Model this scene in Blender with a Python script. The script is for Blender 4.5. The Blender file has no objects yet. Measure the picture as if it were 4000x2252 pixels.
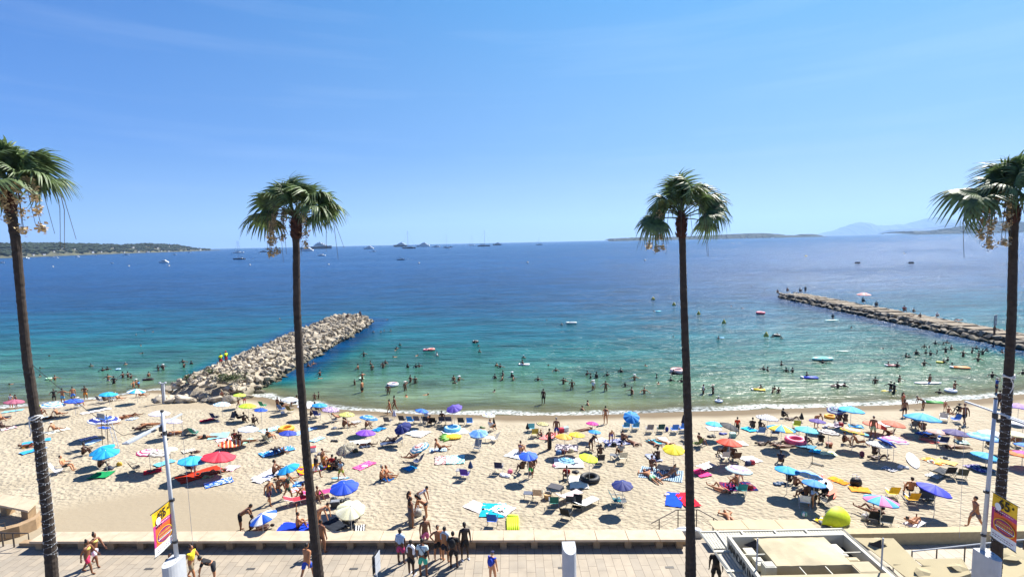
import bpy, bmesh, math, random
from mathutils import Vector, Matrix, Euler
random.seed(7)
S = bpy.context.scene
COL = S.collection
rad = math.radians
# ---------------------------------------------------------------- camera
FPX, CX, CY, CAMH = 2030.0, 2000.0, 1126.0, 17.6
PITCH, ROLL = rad(5.16), rad(1.2)
_fw = Vector((0, math.cos(PITCH), -math.sin(PITCH)))
_u0 = Vector((0, math.sin(PITCH), math.cos(PITCH)))
_r0 = Vector((1, 0, 0))
_rt = _r0*math.cos(ROLL) - _u0*math.sin(ROLL)
_up = _r0*math.sin(ROLL) + _u0*math.cos(ROLL)
cam = bpy.data.objects.new('camera', bpy.data.cameras.new('camera'))
COL.objects.link(cam)
cam.matrix_world = Matrix(((_rt.x, _up.x, -_fw.x, 0), (_rt.y, _up.y, -_fw.y, 0), (_rt.z, _up.z, -_fw.z, CAMH), (0, 0, 0, 1)))
cam.data.sensor_width = 36
cam.data.lens = FPX/4000*36
cam.data.clip_start = .2
cam.data.clip_end = 80000
S.camera = cam
# ---------------------------------------------------------------- world, sun, exposure
SUN = Vector((.62, .64, 1.0)).normalized()
w = bpy.data.worlds.new('World'); S.world = w; w.use_nodes = True
nt = w.node_tree; nt.nodes.clear()
sky = nt.nodes.new('ShaderNodeTexSky'); sky.sky_type = 'NISHITA'; sky.sun_disc = False
sky.sun_elevation = math.asin(SUN.z); sky.sun_rotation = math.atan2(SUN.x, SUN.y)
sky.air_density = 1.0; sky.dust_density = .25; sky.ozone_density = 2.2; sky.altitude = 20
hs = nt.nodes.new('ShaderNodeHueSaturation'); hs.inputs['Saturation'].default_value = 1.12
bg = nt.nodes.new('ShaderNodeBackground'); bg.inputs['Strength'].default_value = .079
wo = nt.nodes.new('ShaderNodeOutputWorld')
# thin high cloud veils, part of the sky itself
tc = nt.nodes.new('ShaderNodeTexCoord'); mp = nt.nodes.new('ShaderNodeMapping'); mp.inputs['Scale'].default_value = (1.2, 1.2, 16)
nz = nt.nodes.new('ShaderNodeTexNoise'); nz.inputs['Scale'].default_value = 1.7; nz.inputs['Detail'].default_value = 6
cr = nt.nodes.new('ShaderNodeValToRGB'); cr.color_ramp.elements[0].position = .52; cr.color_ramp.elements[1].position = .85
cr.color_ramp.elements[1].color = (.11, .11, .11, 1)
mx = nt.nodes.new('ShaderNodeMix'); mx.data_type = 'RGBA'; mx.inputs[7].default_value = (6.2, 7.0, 7.8, 1)
L = nt.links.new
L(tc.outputs['Generated'], mp.inputs[0]); L(mp.outputs[0], nz.inputs['Vector']); L(nz.outputs['Fac'], cr.inputs[0])
# elevation and sun-side colour of a clear Mediterranean morning, blended with the physical sky
sp = nt.nodes.new('ShaderNodeSeparateXYZ'); L(tc.outputs['Generated'], sp.inputs[0])
def ramp(stops, src):
    r = nt.nodes.new('ShaderNodeValToRGB'); e = r.color_ramp.elements
    e[0].position = stops[0][0]; e[0].color = stops[0][1]+(1,); e[1].position = stops[-1][0]; e[1].color = stops[-1][1]+(1,)
    for p, c in stops[1:-1]: e.new(p).color = c+(1,)
    L(src, r.inputs[0]); return r
r1 = ramp([(0, (.36, .57, .94)), (.05, (.22, .50, .94)), (.16, (.065, .285, .85)), (.38, (.015, .14, .60)), (.6, (.010, .07, .33)), (1, (.005, .04, .2))], sp.outputs['Z'])
r2 = ramp([(0, (.68, .80, 1.0)), (.05, (.53, .75, 1.0)), (.16, (.31, .65, 1.0)), (.40, (.13, .50, .98)), (.62, (.03, .14, .45)), (1, (.01, .06, .25))], sp.outputs['Z'])
dt = nt.nodes.new('ShaderNodeVectorMath'); dt.operation = 'DOT_PRODUCT'; dt.inputs[1].default_value = SUN; L(tc.outputs['Generated'], dt.inputs[0])
dm = nt.nodes.new('ShaderNodeMapRange'); dm.inputs['From Max'].default_value = .95; L(dt.outputs['Value'], dm.inputs['Value']); dq = nt.nodes.new('ShaderNodeMath'); dq.operation = 'POWER'; dq.inputs[1].default_value = 1.6; L(dm.outputs[0], dq.inputs[0])
m0 = nt.nodes.new('ShaderNodeMix'); m0.data_type = 'RGBA'; L(dq.outputs[0], m0.inputs[0]); L(r1.outputs[0], m0.inputs[6]); L(r2.outputs[0], m0.inputs[7])
sc_ = nt.nodes.new('ShaderNodeVectorMath'); sc_.operation = 'SCALE'; sc_.inputs['Scale'].default_value = 5.6; L(m0.outputs[2], sc_.inputs[0])
m1 = nt.nodes.new('ShaderNodeMix'); m1.data_type = 'RGBA'; m1.inputs[0].default_value = .93
L(sky.outputs[0], hs.inputs['Color']); L(hs.outputs[0], m1.inputs[6]); L(sc_.outputs[0], m1.inputs[7]); L(m1.outputs[2], mx.inputs[6]); L(cr.outputs[0], mx.inputs[0])
L(mx.outputs[2], bg.inputs['Color']); L(bg.outputs[0], wo.inputs[0])
sl = bpy.data.lights.new('sun', 'SUN'); sl.energy = 5.0; sl.angle = rad(.53); sl.color = (1, .955, .88)
so = bpy.data.objects.new('sun', sl); COL.objects.link(so); so.rotation_euler = SUN.to_track_quat('Z', 'Y').to_euler(); so.location = (0, 0, 60)
S.view_settings.view_transform = 'Standard'; S.view_settings.look = 'None'; S.view_settings.gamma = 1
S.view_settings.exposure = 1.15
S.render.engine = 'CYCLES'
S.cycles.max_bounces = 6; S.cycles.transparent_max_bounces = 12; S.cycles.volume_bounces = 0
# ---------------------------------------------------------------- picture point -> place on the ground
def ray(px, py):
    return _fw + _rt*((px-CX)/FPX) - _up*((py-CY)/FPX)
def hit(px, py, z=0.0):
    d = ray(px, py); t = (z-CAMH)/d.z
    return Vector((d.x*t, d.y*t, z))
def proj(v):
    d = Vector(v)-Vector((0, 0, CAMH)); z = d.dot(_fw); return CX+d.dot(_rt)/z*FPX, CY-d.dot(_up)/z*FPX
def hity(px, py, Y):
    d = ray(px, py); t = Y/d.y
    return Vector((d.x*t, Y, CAMH+d.z*t))
SHORE = [(-95, 62), (-58, 57.6), (-50, 60.5), (-45, 64), (-38, 62.5), (-30, 60), (-24, 56.6), (-17, 54.3), (-9.6, 52.6), (0, 51.6), (8, 51.3), (16, 51.6), (26, 51.9), (39, 52.4), (47, 53.4), (56, 55.2), (76, 62), (110, 66)]
def yshore(x):
    for (a, ya), (b, yb) in zip(SHORE, SHORE[1:]):
        if x <= b:
            t = max(0, min(1, (x-a)/(b-a))); t = t*t*(3-2*t)*.5+t*.5
            return ya+(yb-ya)*t
    return SHORE[-1][1]
def sandz(x, y):
    s = yshore(x)-y
    if s < 0: return max(-4, s*.055)
    return .78*(1-math.exp(-s/6.5))+.021*s
def gp(px, py, dz=0.0):      # place on the sand (dz above it)
    z = .6
    for _ in range(25):
        p = hit(px, py, z+dz); z = .5*z+.5*max(0, sandz(p.x, p.y))
    return Vector((p.x, p.y, z))
# tiles in which positions were read off: origin and magnification
TILES = {}
for i in range(8):
    TILES['a%d' % i] = (500*i, 1500, 3.816); TILES['b%d' % i] = (500*i, 1870, 3.816)
for i in range(4): TILES['w%d' % i] = (600*i, 1200, 4.265)
TILES.update(w4=(2400, 1160, 3.815), w5=(2900, 1080, 4.293), w6=(3000, 1280, 5.152), w7=(3500, 1200, 2.412),
             h0=(0, 880, 2.576), h1=(850, 850, 2.576), h2=(1750, 830, 2.576), h3=(2300, 800, 2.576), h4=(3000, 800, 2.576))
def tp(t, x, y):
    ox, oy, k = TILES[t]; return ox+float(x)/k, oy+float(y)/k
# ---------------------------------------------------------------- materials
def lin(h):
    if not isinstance(h, str): return tuple(h)+((1,) if len(h) == 3 else ())
    v = [int(h[i:i+2], 16)/255 for i in (0, 2, 4)]
    return tuple((c/12.92 if c <= .04045 else ((c+.055)/1.055)**2.4) for c in v)+(1,)
MATS = {}
def newmat(name):
    m = bpy.data.materials.new(name); m.use_nodes = True
    return m, m.node_tree.nodes['Principled BSDF'], m.node_tree
def mat(name, col='808080', rough=.7, metal=0.0, var=.12, scale=6.0, bump=0.0, bscale=40.0, spec=.5):
    if name in MATS: return MATS[name]
    m, b, t = newmat(name); MATS[name] = m
    c = lin(col); b.inputs['Roughness'].default_value = rough; b.inputs['Metallic'].default_value = metal
    b.inputs['Specular IOR Level'].default_value = spec
    tc = t.nodes.new('ShaderNodeTexCoord'); n = t.nodes.new('ShaderNodeTexNoise'); n.inputs['Scale'].default_value = scale; n.inputs['Detail'].default_value = 5
    r = t.nodes.new('ShaderNodeValToRGB'); e = r.color_ramp.elements
    e[0].position = .3; e[1].position = .7
    e[0].color = tuple(max(0, x*(1-var)) for x in c[:3])+(1,); e[1].color = tuple(min(1, x*(1+var)) for x in c[:3])+(1,)
    t.links.new(tc.outputs['Object'], n.inputs['Vector']); t.links.new(n.outputs['Fac'], r.inputs[0]); t.links.new(r.outputs[0], b.inputs['Base Color'])
    if bump:
        n2 = t.nodes.new('ShaderNodeTexNoise'); n2.inputs['Scale'].default_value = bscale; n2.inputs['Detail'].default_value = 4
        bp = t.nodes.new('ShaderNodeBump'); bp.inputs['Strength'].default_value = bump; bp.inputs['Distance'].default_value = .02
        t.links.new(tc.outputs['Object'], n2.inputs['Vector']); t.links.new(n2.outputs['Fac'], bp.inputs['Height']); t.links.new(bp.outputs[0], b.inputs['Normal'])
    return m
# ---------------------------------------------------------------- mesh helper
class MB:
    def __init__(s): s.v = []; s.f = []; s.mi = []; s.cm = 0
    def quad(s, *p):
        k = len(s.v); s.v += [tuple(q) for q in p]; s.f.append(tuple(range(k, k+len(p)))); s.mi.append(s.cm)
    def box(s, c, d, rz=0, M=None):
        x, y, z = d[0]/2, d[1]/2, d[2]/2; k = len(s.v)
        R_ = Matrix.Rotation(rz, 3, 'Z') if M is None else M
        for a in (-x, x):
            for b in (-y, y):
                for e in (-z, z):
                    s.v.append(tuple(Vector(c)+R_ @ Vector((a, b, e))))
        for f in ((0, 1, 3, 2), (4, 6, 7, 5), (0, 4, 5, 1), (2, 3, 7, 6), (0, 2, 6, 4), (1, 5, 7, 3)):
            s.f.append(tuple(k+i for i in f)); s.mi.append(s.cm)
    def prism(s, pts, z0, z1):
        n = len(pts); k = len(s.v)
        if sum(pts[i][0]*pts[(i+1) % n][1]-pts[(i+1) % n][0]*pts[i][1] for i in range(n)) < 0: pts = pts[::-1]
        zf0 = z0 if callable(z0) else (lambda x, y: z0); zf1 = z1 if callable(z1) else (lambda x, y: z1)
        s.v += [(p[0], p[1], zf0(p[0], p[1])) for p in pts]+[(p[0], p[1], zf1(p[0], p[1])) for p in pts]
        s.f.append(tuple(k+i for i in range(n))[::-1]); s.f.append(tuple(k+n+i for i in range(n))); s.mi += [s.cm]*2
        for i in range(n):
            j = (i+1) % n; s.f.append((k+i, k+j, k+n+j, k+n+i)); s.mi.append(s.cm)
    def tube(s, pts, r, n=6, cap=True):
        pts = [Vector(p) for p in pts]; rs = r if isinstance(r, (list, tuple)) else [r]*len(pts); k = len(s.v)
        for i, p in enumerate(pts):
            d = (pts[min(i+1, len(pts)-1)]-pts[max(i-1, 0)]).normalized()
            a = d.cross(Vector((0, 0, 1)) if abs(d.z) < .9 else Vector((1, 0, 0))).normalized(); b = d.cross(a)
            for j in range(n):
                t = 2*math.pi*j/n; s.v.append(tuple(p+(a*math.cos(t)+b*math.sin(t))*rs[i]))
        for i in range(len(pts)-1):
            for j in range(n):
                a, b = k+i*n+j, k+i*n+(j+1) % n; s.f.append((a, a+n, b+n, b)); s.mi.append(s.cm)
        if cap:
            s.f.append(tuple(k+j for j in range(n))); s.f.append(tuple(k+(len(pts)-1)*n+j for j in range(n))[::-1]); s.mi += [s.cm]*2
    def lathe(s, prof, n=16, c=(0, 0, 0), sx=1, sy=1):
        k = len(s.v)
        for (r, z) in prof:
            for j in range(n):
                t = 2*math.pi*j/n; s.v.append((c[0]+r*sx*math.cos(t), c[1]+r*sy*math.sin(t), c[2]+z))
        for i in range(len(prof)-1):
            for j in range(n):
                a, b = k+i*n+j, k+i*n+(j+1) % n; s.f.append((a, b, b+n, a+n)); s.mi.append(s.cm)
        s.f.append(tuple(k+j for j in range(n))[::-1]); s.f.append(tuple(k+(len(prof)-1)*n+j for j in range(n))); s.mi += [s.cm]*2
    def ball(s, c, r, n=10, m=6, M=None):
        r = r if isinstance(r, (list, tuple)) else (r, r, r); k = len(s.v)
        for i in range(m+1):
            p = math.pi*(i/m)
            for j in range(n):
                t = 2*math.pi*j/n; q = Vector((r[0]*math.sin(p)*math.cos(t), r[1]*math.sin(p)*math.sin(t), r[2]*math.cos(p)))
                if M is not None: q = M @ q
                s.v.append(tuple(Vector(c)+q))
        for i in range(m):
            for j in range(n):
                a, b = k+i*n+j, k+i*n+(j+1) % n; s.f.append((a, a+n, b+n, b)); s.mi.append(s.cm)
    def mesh(s, name, mats, smooth=False):
        me = bpy.data.meshes.new(name); me.from_pydata(s.v, [], s.f)
        for m in (mats if isinstance(mats, (list, tuple)) else [mats]): me.materials.append(m)
        me.polygons.foreach_set('material_index', s.mi)
        if smooth: me.polygons.foreach_set('use_smooth', [True]*len(s.f))
        if smooth:
            bm = bmesh.new(); bm.from_mesh(me); bmesh.ops.remove_doubles(bm, verts=bm.verts, dist=1e-4); bm.to_mesh(me); bm.free()
        me.update(); return me
def addo(name, data, parent=None, loc=(0, 0, 0), rz=0, **kw):
    o = bpy.data.objects.new(name, data); COL.objects.link(o); o.location = loc
    if rz: o.rotation_euler = (0, 0, rz)
    if parent: o.parent = parent
    for k, v in kw.items():
        if v is not None: o[k] = v
    return o
def thing(name, label, cat, loc=(0, 0, 0), rz=0, group=None):
    return addo(name, None, None, loc, rz, label=label, category=cat, group=group)
def part(name, mb, m, parent, smooth=False, label=None, loc=(0, 0, 0)):
    return addo(name, mb.mesh(name, m, smooth) if isinstance(mb, MB) else mb, parent, loc, label=label)
def one(name, mb, m, label, cat, loc=(0, 0, 0), rz=0, group=None, smooth=False, kind=None):
    return addo(name, mb.mesh(name, m, smooth) if isinstance(mb, MB) else mb, None, loc, rz, label=label, category=cat, group=group, kind=kind)
def struct(name, mb, m, smooth=False):
    return addo(name, mb.mesh(name, m, smooth), None, kind='structure')
# ================================================================ SETTING
def lerp(a, b, t): return a+(b-a)*t
JL = [(-37.6, 115), (-36.2, 58)]      # left groyne axis
JR = [(78.6, 148), (77.6, 60)]        # right jetty axis
def segd(x, y, A, B):
    ax, ay = A; bx, by = B; t = max(0, min(1, ((x-ax)*(bx-ax)+(y-ay)*(by-ay))/((bx-ax)**2+(by-ay)**2)))
    return math.hypot(x-ax-t*(bx-ax), y-ay-t*(by-ay))
def build_sea():
    ys = [46+.55*i for i in range(110)]
    while ys[-1] < 7400: ys.append(ys[-1]+max(.6, (ys[-1]-60)*.022))
    ys[-1] = 7400
    n = 260; V = []; F = []; sh = []; dp = []
    for y in ys:
        hw = y*1.12+48
        for i in range(n+1):
            x = -hw+2*hw*i/n; s = y-yshore(x)
            d = max(0, s)*.055
            if d > 2: d = 2+(d-2)*.75
            d = min(14, d)
            e = min(segd(x, y, *JL)-5.6, segd(x, y, *JR)-3.4)
            if s > 3: d += 4.5*math.exp(-max(0, e)**2/14)*min(1, (s-3)/8)
            V.append((x, y, 0)); sh.append(s); dp.append(d/14)
    for j in range(len(ys)-1):
        for i in range(n):
            a = j*(n+1)+i
            if max(sh[a], sh[a+1], sh[a+n+1], sh[a+n+2]) > -2.5: F.append((a, a+1, a+n+2, a+n+1))
    me = bpy.data.meshes.new('sea'); me.from_pydata(V, [], F)
    for nm, dat in (('shore', sh), ('depth', dp)):
        at = me.attributes.new(nm, 'FLOAT', 'POINT'); at.data.foreach_set('value', dat)
    m, b, t = newmat('sea_water'); me.materials.append(m); N = t.nodes.new; K = t.links.new
    tc = N('ShaderNodeTexCoord')
    a1 = N('ShaderNodeAttribute'); a1.attribute_name = 'depth'; a2 = N('ShaderNodeAttribute'); a2.attribute_name = 'shore'
    # drifting patches of deeper bottom
    mpn = N('ShaderNodeMapping'); mpn.inputs['Scale'].default_value = (.012, .05, 1)
    n0 = N('ShaderNodeTexNoise'); n0.inputs['Scale'].default_value = 1.0; n0.inputs['Detail'].default_value = 4
    K(tc.outputs['Object'], mpn.inputs[0]); K(mpn.outputs[0], n0.inputs['Vector'])
    ma = N('ShaderNodeMath'); ma.operation = 'MULTIPLY_ADD'; ma.inputs[1].default_value = .28; ma.inputs[2].default_value = -.14; K(n0.outputs['Fac'], ma.inputs[0])
    mb2 = N('ShaderNodeMath'); mb2.operation = 'MULTIPLY'; K(ma.outputs[0], mb2.inputs[0])
    mm = N('ShaderNodeMath'); mm.operation = 'MINIMUM'; mm.inputs[1].default_value = 1; K(a1.outputs['Fac'], mm.inputs[0])
    m4 = N('ShaderNodeMath'); m4.operation = 'MULTIPLY'; m4.inputs[1].default_value = 2.2; m4.use_clamp = True; K(mm.outputs[0], m4.inputs[0]); K(m4.outputs[0], mb2.inputs[1])
    ad = N('ShaderNodeMath'); ad.operation = 'ADD'; K(a1.outputs['Fac'], ad.inputs[0]); K(mb2.outputs[0], ad.inputs[1])
    r = N('ShaderNodeValToRGB'); e = r.color_ramp.elements
    stops = [(0, (.16, .17, .095)), (.02, (.10, .145, .085)), (.06, (.040, .115, .080)), (.12, (.009, .096, .098)), (.20, (.002, .070, .112)), (.32, (.001, .042, .112)), (.55, (.001, .032, .106)), (1, (.001, .042, .14))]
    e[0].position = 0; e[0].color = stops[0][1]+(1,); e[1].position = 1; e[1].color = stops[-1][1]+(1,)
    for p, c in stops[1:-1]: q = e.new(p); q.color = c+(1,)
    K(ad.outputs[0], r.inputs[0])
    # foam at the edge: noise-broken white band
    nf = N('ShaderNodeTexNoise'); nf.inputs['Scale'].default_value = .16; nf.inputs['Detail'].default_value = 3; K(tc.outputs['Object'], nf.inputs['Vector'])
    nf2 = N('ShaderNodeTexNoise'); nf2.inputs['Scale'].default_value = 2.6; nf2.inputs['Detail'].default_value = 6; K(tc.outputs['Object'], nf2.inputs['Vector'])
    f1 = N('ShaderNodeMath'); f1.operation = 'MULTIPLY_ADD'; f1.inputs[1].default_value = 3.2; f1.inputs[2].default_value = -1.6; K(nf.outputs['Fac'], f1.inputs[0])
    f2 = N('ShaderNodeMath'); f2.operation = 'ADD'; K(a2.outputs['Fac'], f2.inputs[0]); K(f1.outputs[0], f2.inputs[1])
    fr = N('ShaderNodeValToRGB'); fe = fr.color_ramp.elements; fe[0].position = 0; fe[0].color = (0, 0, 0, 1); fe[1].position = 1; fe[1].color = (0, 0, 0, 1)
    f3 = N('ShaderNodeMath'); f3.operation = 'MULTIPLY_ADD'; f3.inputs[1].default_value = .1; f3.inputs[2].default_value = .2; f3.use_clamp = True; K(f2.outputs[0], f3.inputs[0])
    for p, c in ((.135, 0), (.16, 1), (.25, .9), (.33, 0)): q = fe.new(p); q.color = (c, c, c, 1)
    K(f3.outputs[0], fr.inputs[0])
    f4 = N('ShaderNodeMath'); f4.operation = 'MULTIPLY_ADD'; f4.inputs[1].default_value = 3.4; f4.inputs[2].default_value = -1.0; f4.use_clamp = True; K(nf2.outputs['Fac'], f4.inputs[0])
    f5 = N('ShaderNodeMath'); f5.operation = 'MULTIPLY'; f5.use_clamp = True; K(fr.outputs[0], f5.inputs[0]); K(f4.outputs[0], f5.inputs[1])
    mxc = N('ShaderNodeMix'); mxc.data_type = 'RGBA'; mxc.inputs[7].default_value = (.62, .64, .62, 1); K(f5.outputs[0], mxc.inputs[0]); K(r.outputs[0], mxc.inputs[6])
    cw = N('ShaderNodeMapping'); cw.inputs['Scale'].default_value = (.05, .17, 1); cw.inputs['Rotation'].default_value = (0, 0, rad(7))  # wave shading painted into the water colour: stretched noise darkens wave backs
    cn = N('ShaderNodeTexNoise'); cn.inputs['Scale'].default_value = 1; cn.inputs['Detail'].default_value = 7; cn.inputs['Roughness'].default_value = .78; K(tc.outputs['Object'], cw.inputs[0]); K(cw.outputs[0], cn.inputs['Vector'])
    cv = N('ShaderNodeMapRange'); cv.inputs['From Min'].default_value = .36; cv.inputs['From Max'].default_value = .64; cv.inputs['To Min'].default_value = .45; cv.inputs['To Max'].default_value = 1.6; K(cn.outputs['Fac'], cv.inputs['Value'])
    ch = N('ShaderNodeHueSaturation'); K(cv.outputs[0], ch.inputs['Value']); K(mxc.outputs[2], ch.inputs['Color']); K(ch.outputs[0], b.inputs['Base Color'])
    b.inputs['IOR'].default_value = 1.333; b.inputs['Roughness'].default_value = .22; b.inputs['Specular IOR Level'].default_value = .105
    # waves: long swell + chop + ripples
    hgt = None
    for sc, st, amp, det in (((.10, .30, 1), 1, 1.0, 2), ((.30, 1.0, 1), 1, 1.0, 3), ((1.1, 3.0, 1), 1, .30, 3), ((5, 9, 1), 1, .03, 2)):
        mq = N('ShaderNodeMapping'); mq.inputs['Scale'].default_value = sc; mq.inputs['Rotation'].default_value = (0, 0, rad(6))
        q = N('ShaderNodeTexNoise'); q.inputs['Scale'].default_value = st; q.inputs['Detail'].default_value = det; q.inputs['Distortion'].default_value = .4
        K(tc.outputs['Object'], mq.inputs[0]); K(mq.outputs[0], q.inputs['Vector'])
        x = N('ShaderNodeMath'); x.operation = 'MULTIPLY_ADD'; x.inputs[1].default_value = amp; K(q.outputs['Fac'], x.inputs[0])
        if hgt is None: x.inputs[2].default_value = 0
        else: K(hgt, x.inputs[2])
        hgt = x.outputs[0]
    bp = N('ShaderNodeBump'); bp.inputs['Distance'].default_value = 1.0; K(hgt, bp.inputs['Height'])
    # calmer water close to the beach, wind lanes farther out
    cs = N('ShaderNodeMath'); cs.operation = 'MULTIPLY_ADD'; cs.inputs[1].default_value = .02; cs.inputs[2].default_value = .5; cs.use_clamp = True; K(a2.outputs['Fac'], cs.inputs[0])
    wl = N('ShaderNodeMapping'); wl.inputs['Scale'].default_value = (.0016, .011, 1); wn = N('ShaderNodeTexNoise'); wn.inputs['Scale'].default_value = 1; wn.inputs['Detail'].default_value = 4
    K(tc.outputs['Object'], wl.inputs[0]); K(wl.outputs[0], wn.inputs['Vector'])
    wr = N('ShaderNodeMapRange'); wr.inputs['From Min'].default_value = .35; wr.inputs['From Max'].default_value = .65; wr.inputs['To Min'].default_value = .5; wr.inputs['To Max'].default_value = 1.2
    K(wn.outputs['Fac'], wr.inputs['Value'])
    ws = N('ShaderNodeMath'); ws.operation = 'MULTIPLY'; K(cs.outputs[0], ws.inputs[0]); K(wr.outputs[0], ws.inputs[1]); K(ws.outputs[0], bp.inputs['Strength'])
    K(bp.outputs[0], b.inputs['Normal'])
    # thin water lets the sand show through
    tr = N('ShaderNodeBsdfTransparent'); tr.inputs[0].default_value = (.86, .93, .88, 1); ms = N('ShaderNodeMixShader')
    tf = N('ShaderNodeMapRange'); tf.inputs['From Min'].default_value = -1.2; tf.inputs['From Max'].default_value = 5.5; tf.inputs['To Min'].default_value = .95; tf.inputs['To Max'].default_value = 0; K(f2.outputs[0], tf.inputs['Value'])
    tf2 = N('ShaderNodeMath'); tf2.operation = 'SUBTRACT'; tf2.use_clamp = True; K(tf.outputs[0], tf2.inputs[0]); K(f5.outputs[0], tf2.inputs[1])
    # beyond the wash line there is no water at all
    dry = N('ShaderNodeMath'); dry.operation = 'LESS_THAN'; dry.inputs[1].default_value = -.55; K(f2.outputs[0], dry.inputs[0])
    mxf = N('ShaderNodeMath'); mxf.operation = 'MAXIMUM'; K(tf2.outputs[0], mxf.inputs[0]); K(dry.outputs[0], mxf.inputs[1])
    K(mxf.outputs[0], ms.inputs[0]); K(b.outputs[0], ms.inputs[1]); K(tr.outputs[0], ms.inputs[2]); K(ms.outputs[0], t.nodes['Material Output'].inputs[0])
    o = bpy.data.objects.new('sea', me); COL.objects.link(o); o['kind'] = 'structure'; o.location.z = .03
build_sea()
def build_sand():
    V = []; F = []; sh = []; sm = []
    xs = [-100+.7*i for i in range(300)]; ys = [25.2+.45*i for i in range(115)]
    n = len(xs)
    for y in ys:
        for x in xs:
            s = yshore(x)-y; z = sandz(x, y)
            if s > 2: z += .02*math.sin(x*1.3+2*math.sin(y*.9))*math.sin(y*1.7+math.sin(x*.8))*min(1, (s-2)/3)
            V.append((x, y, z)); sh.append(s)
            d = math.hypot((x+22.5)/8.5, (y-28)/6.5); d2 = math.hypot((x+36)/5.5, (y-55.5)/2.6)
            sm.append(max(0, min(1, (1.15-d)*3), min(1, (1.1-d2)*3)*.7))
    for j in range(len(ys)-1):
        for i in range(n-1):
            a = j*n+i; F.append((a, a+1, a+n+1, a+n))
    me = bpy.data.meshes.new('sand'); me.from_pydata(V, [], F); me.polygons.foreach_set('use_smooth', [True]*len(F))
    for nm, dat in (('shore', sh), ('smooth', sm)):
        at = me.attributes.new(nm, 'FLOAT', 'POINT'); at.data.foreach_set('value', dat)
    m, b, t = newmat('beach_sand'); me.materials.append(m); N = t.nodes.new; K = t.links.new
    tc = N('ShaderNodeTexCoord'); a2 = N('ShaderNodeAttribute'); a2.attribute_name = 'shore'; a3 = N('ShaderNodeAttribute'); a3.attribute_name = 'smooth'
    n1 = N('ShaderNodeTexNoise'); n1.inputs['Scale'].default_value = .5; n1.inputs['Detail'].default_value = 7; K(tc.outputs['Object'], n1.inputs['Vector'])
    r = N('ShaderNodeValToRGB'); r.color_ramp.elements[0].position = .35; r.color_ramp.elements[1].position = .65
    r.color_ramp.elements[0].color = (.35, .30, .217, 1); r.color_ramp.elements[1].color = (.405, .35, .258, 1); K(n1.outputs['Fac'], r.inputs[0])
    # damp band near the water
    nf = N('ShaderNodeTexNoise'); nf.inputs['Scale'].default_value = .16; nf.inputs['Detail'].default_value = 3; K(tc.outputs['Object'], nf.inputs['Vector'])
    f1 = N('ShaderNodeMath'); f1.operation = 'MULTIPLY_ADD'; f1.inputs[1].default_value = -2.6; f1.inputs[2].default_value = 1.3; K(nf.outputs['Fac'], f1.inputs[0])
    f2 = N('ShaderNodeMath'); f2.operation = 'ADD'; K(a2.outputs['Fac'], f2.inputs[0]); K(f1.outputs[0], f2.inputs[1])
    wm = N('ShaderNodeMapRange'); wm.inputs['From Min'].default_value = 1.9; wm.inputs['From Max'].default_value = 3.4; wm.inputs['To Min'].default_value = 1; wm.inputs['To Max'].default_value = 0; K(f2.outputs[0], wm.inputs['Value'])
    mx = N('ShaderNodeMix'); mx.data_type = 'RGBA'; mx.inputs[7].default_value = (.165, .125, .078, 1); K(wm.outputs[0], mx.inputs[0]); K(r.outputs[0], mx.inputs[6])
    mx2 = N('ShaderNodeMix'); mx2.data_type = 'RGBA'; mx2.inputs[7].default_value = (.31, .258, .18, 1); K(a3.outputs['Fac'], mx2.inputs[0]); K(mx.outputs[2], mx2.inputs[6])
    K(mx2.outputs[2], b.inputs['Base Color']); b.inputs['Roughness'].default_value = .9; b.inputs['Specular IOR Level'].default_value = .15
    # footprints: dimples
    mp = N('ShaderNodeMapping'); mp.inputs['Scale'].default_value = (2.6, 3.4, 2)
    dn = N('ShaderNodeTexNoise'); dn.inputs['Scale'].default_value = 1.0; dn.inputs['Detail'].default_value = 2; dn.inputs['Distortion'].default_value = .7; K(tc.outputs['Object'], mp.inputs[0]); K(mp.outputs[0], dn.inputs['Vector'])
    vo = N('ShaderNodeTexVoronoi'); vo.feature = 'SMOOTH_F1'; vo.inputs['Scale'].default_value = 1.15; vo.inputs['Smoothness'].default_value = .35; K(mp.outputs[0], vo.inputs['Vector'])
    s1 = N('ShaderNodeMath'); s1.operation = 'MULTIPLY_ADD'; s1.inputs[1].default_value = .8; K(vo.outputs['Distance'], s1.inputs[0]); K(dn.outputs['Fac'], s1.inputs[2])
    fn = N('ShaderNodeTexNoise'); fn.inputs['Scale'].default_value = 9; fn.inputs['Detail'].default_value = 3; K(tc.outputs['Object'], fn.inputs['Vector'])
    s2 = N('ShaderNodeMath'); s2.operation = 'MULTIPLY_ADD'; s2.inputs[1].default_value = .16; K(fn.outputs['Fac'], s2.inputs[0]); K(s1.outputs[0], s2.inputs[2])
    bp = N('ShaderNodeBump'); bp.inputs['Distance'].default_value = .135; K(s2.outputs[0], bp.inputs['Height'])
    st = N('ShaderNodeMapRange'); st.inputs['From Min'].default_value = 2.8; st.inputs['From Max'].default_value = 5; st.inputs['To Min'].default_value = .08; st.inputs['To Max'].default_value = 1.0; K(f2.outputs[0], st.inputs['Value'])
    s3 = N('ShaderNodeMath'); s3.operation = 'MULTIPLY_ADD'; s3.inputs[1].default_value = -.9; s3.inputs[2].default_value = 1; K(a3.outputs['Fac'], s3.inputs[0])
    s4 = N('ShaderNodeMath'); s4.operation = 'MULTIPLY'; K(st.outputs[0], s4.inputs[0]); K(s3.outputs[0], s4.inputs[1]); K(s4.outputs[0], bp.inputs['Strength']); K(bp.outputs[0], b.inputs['Normal'])
    o = bpy.data.objects.new('sand', me); COL.objects.link(o); o['kind'] = 'structure'
build_sand()
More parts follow.
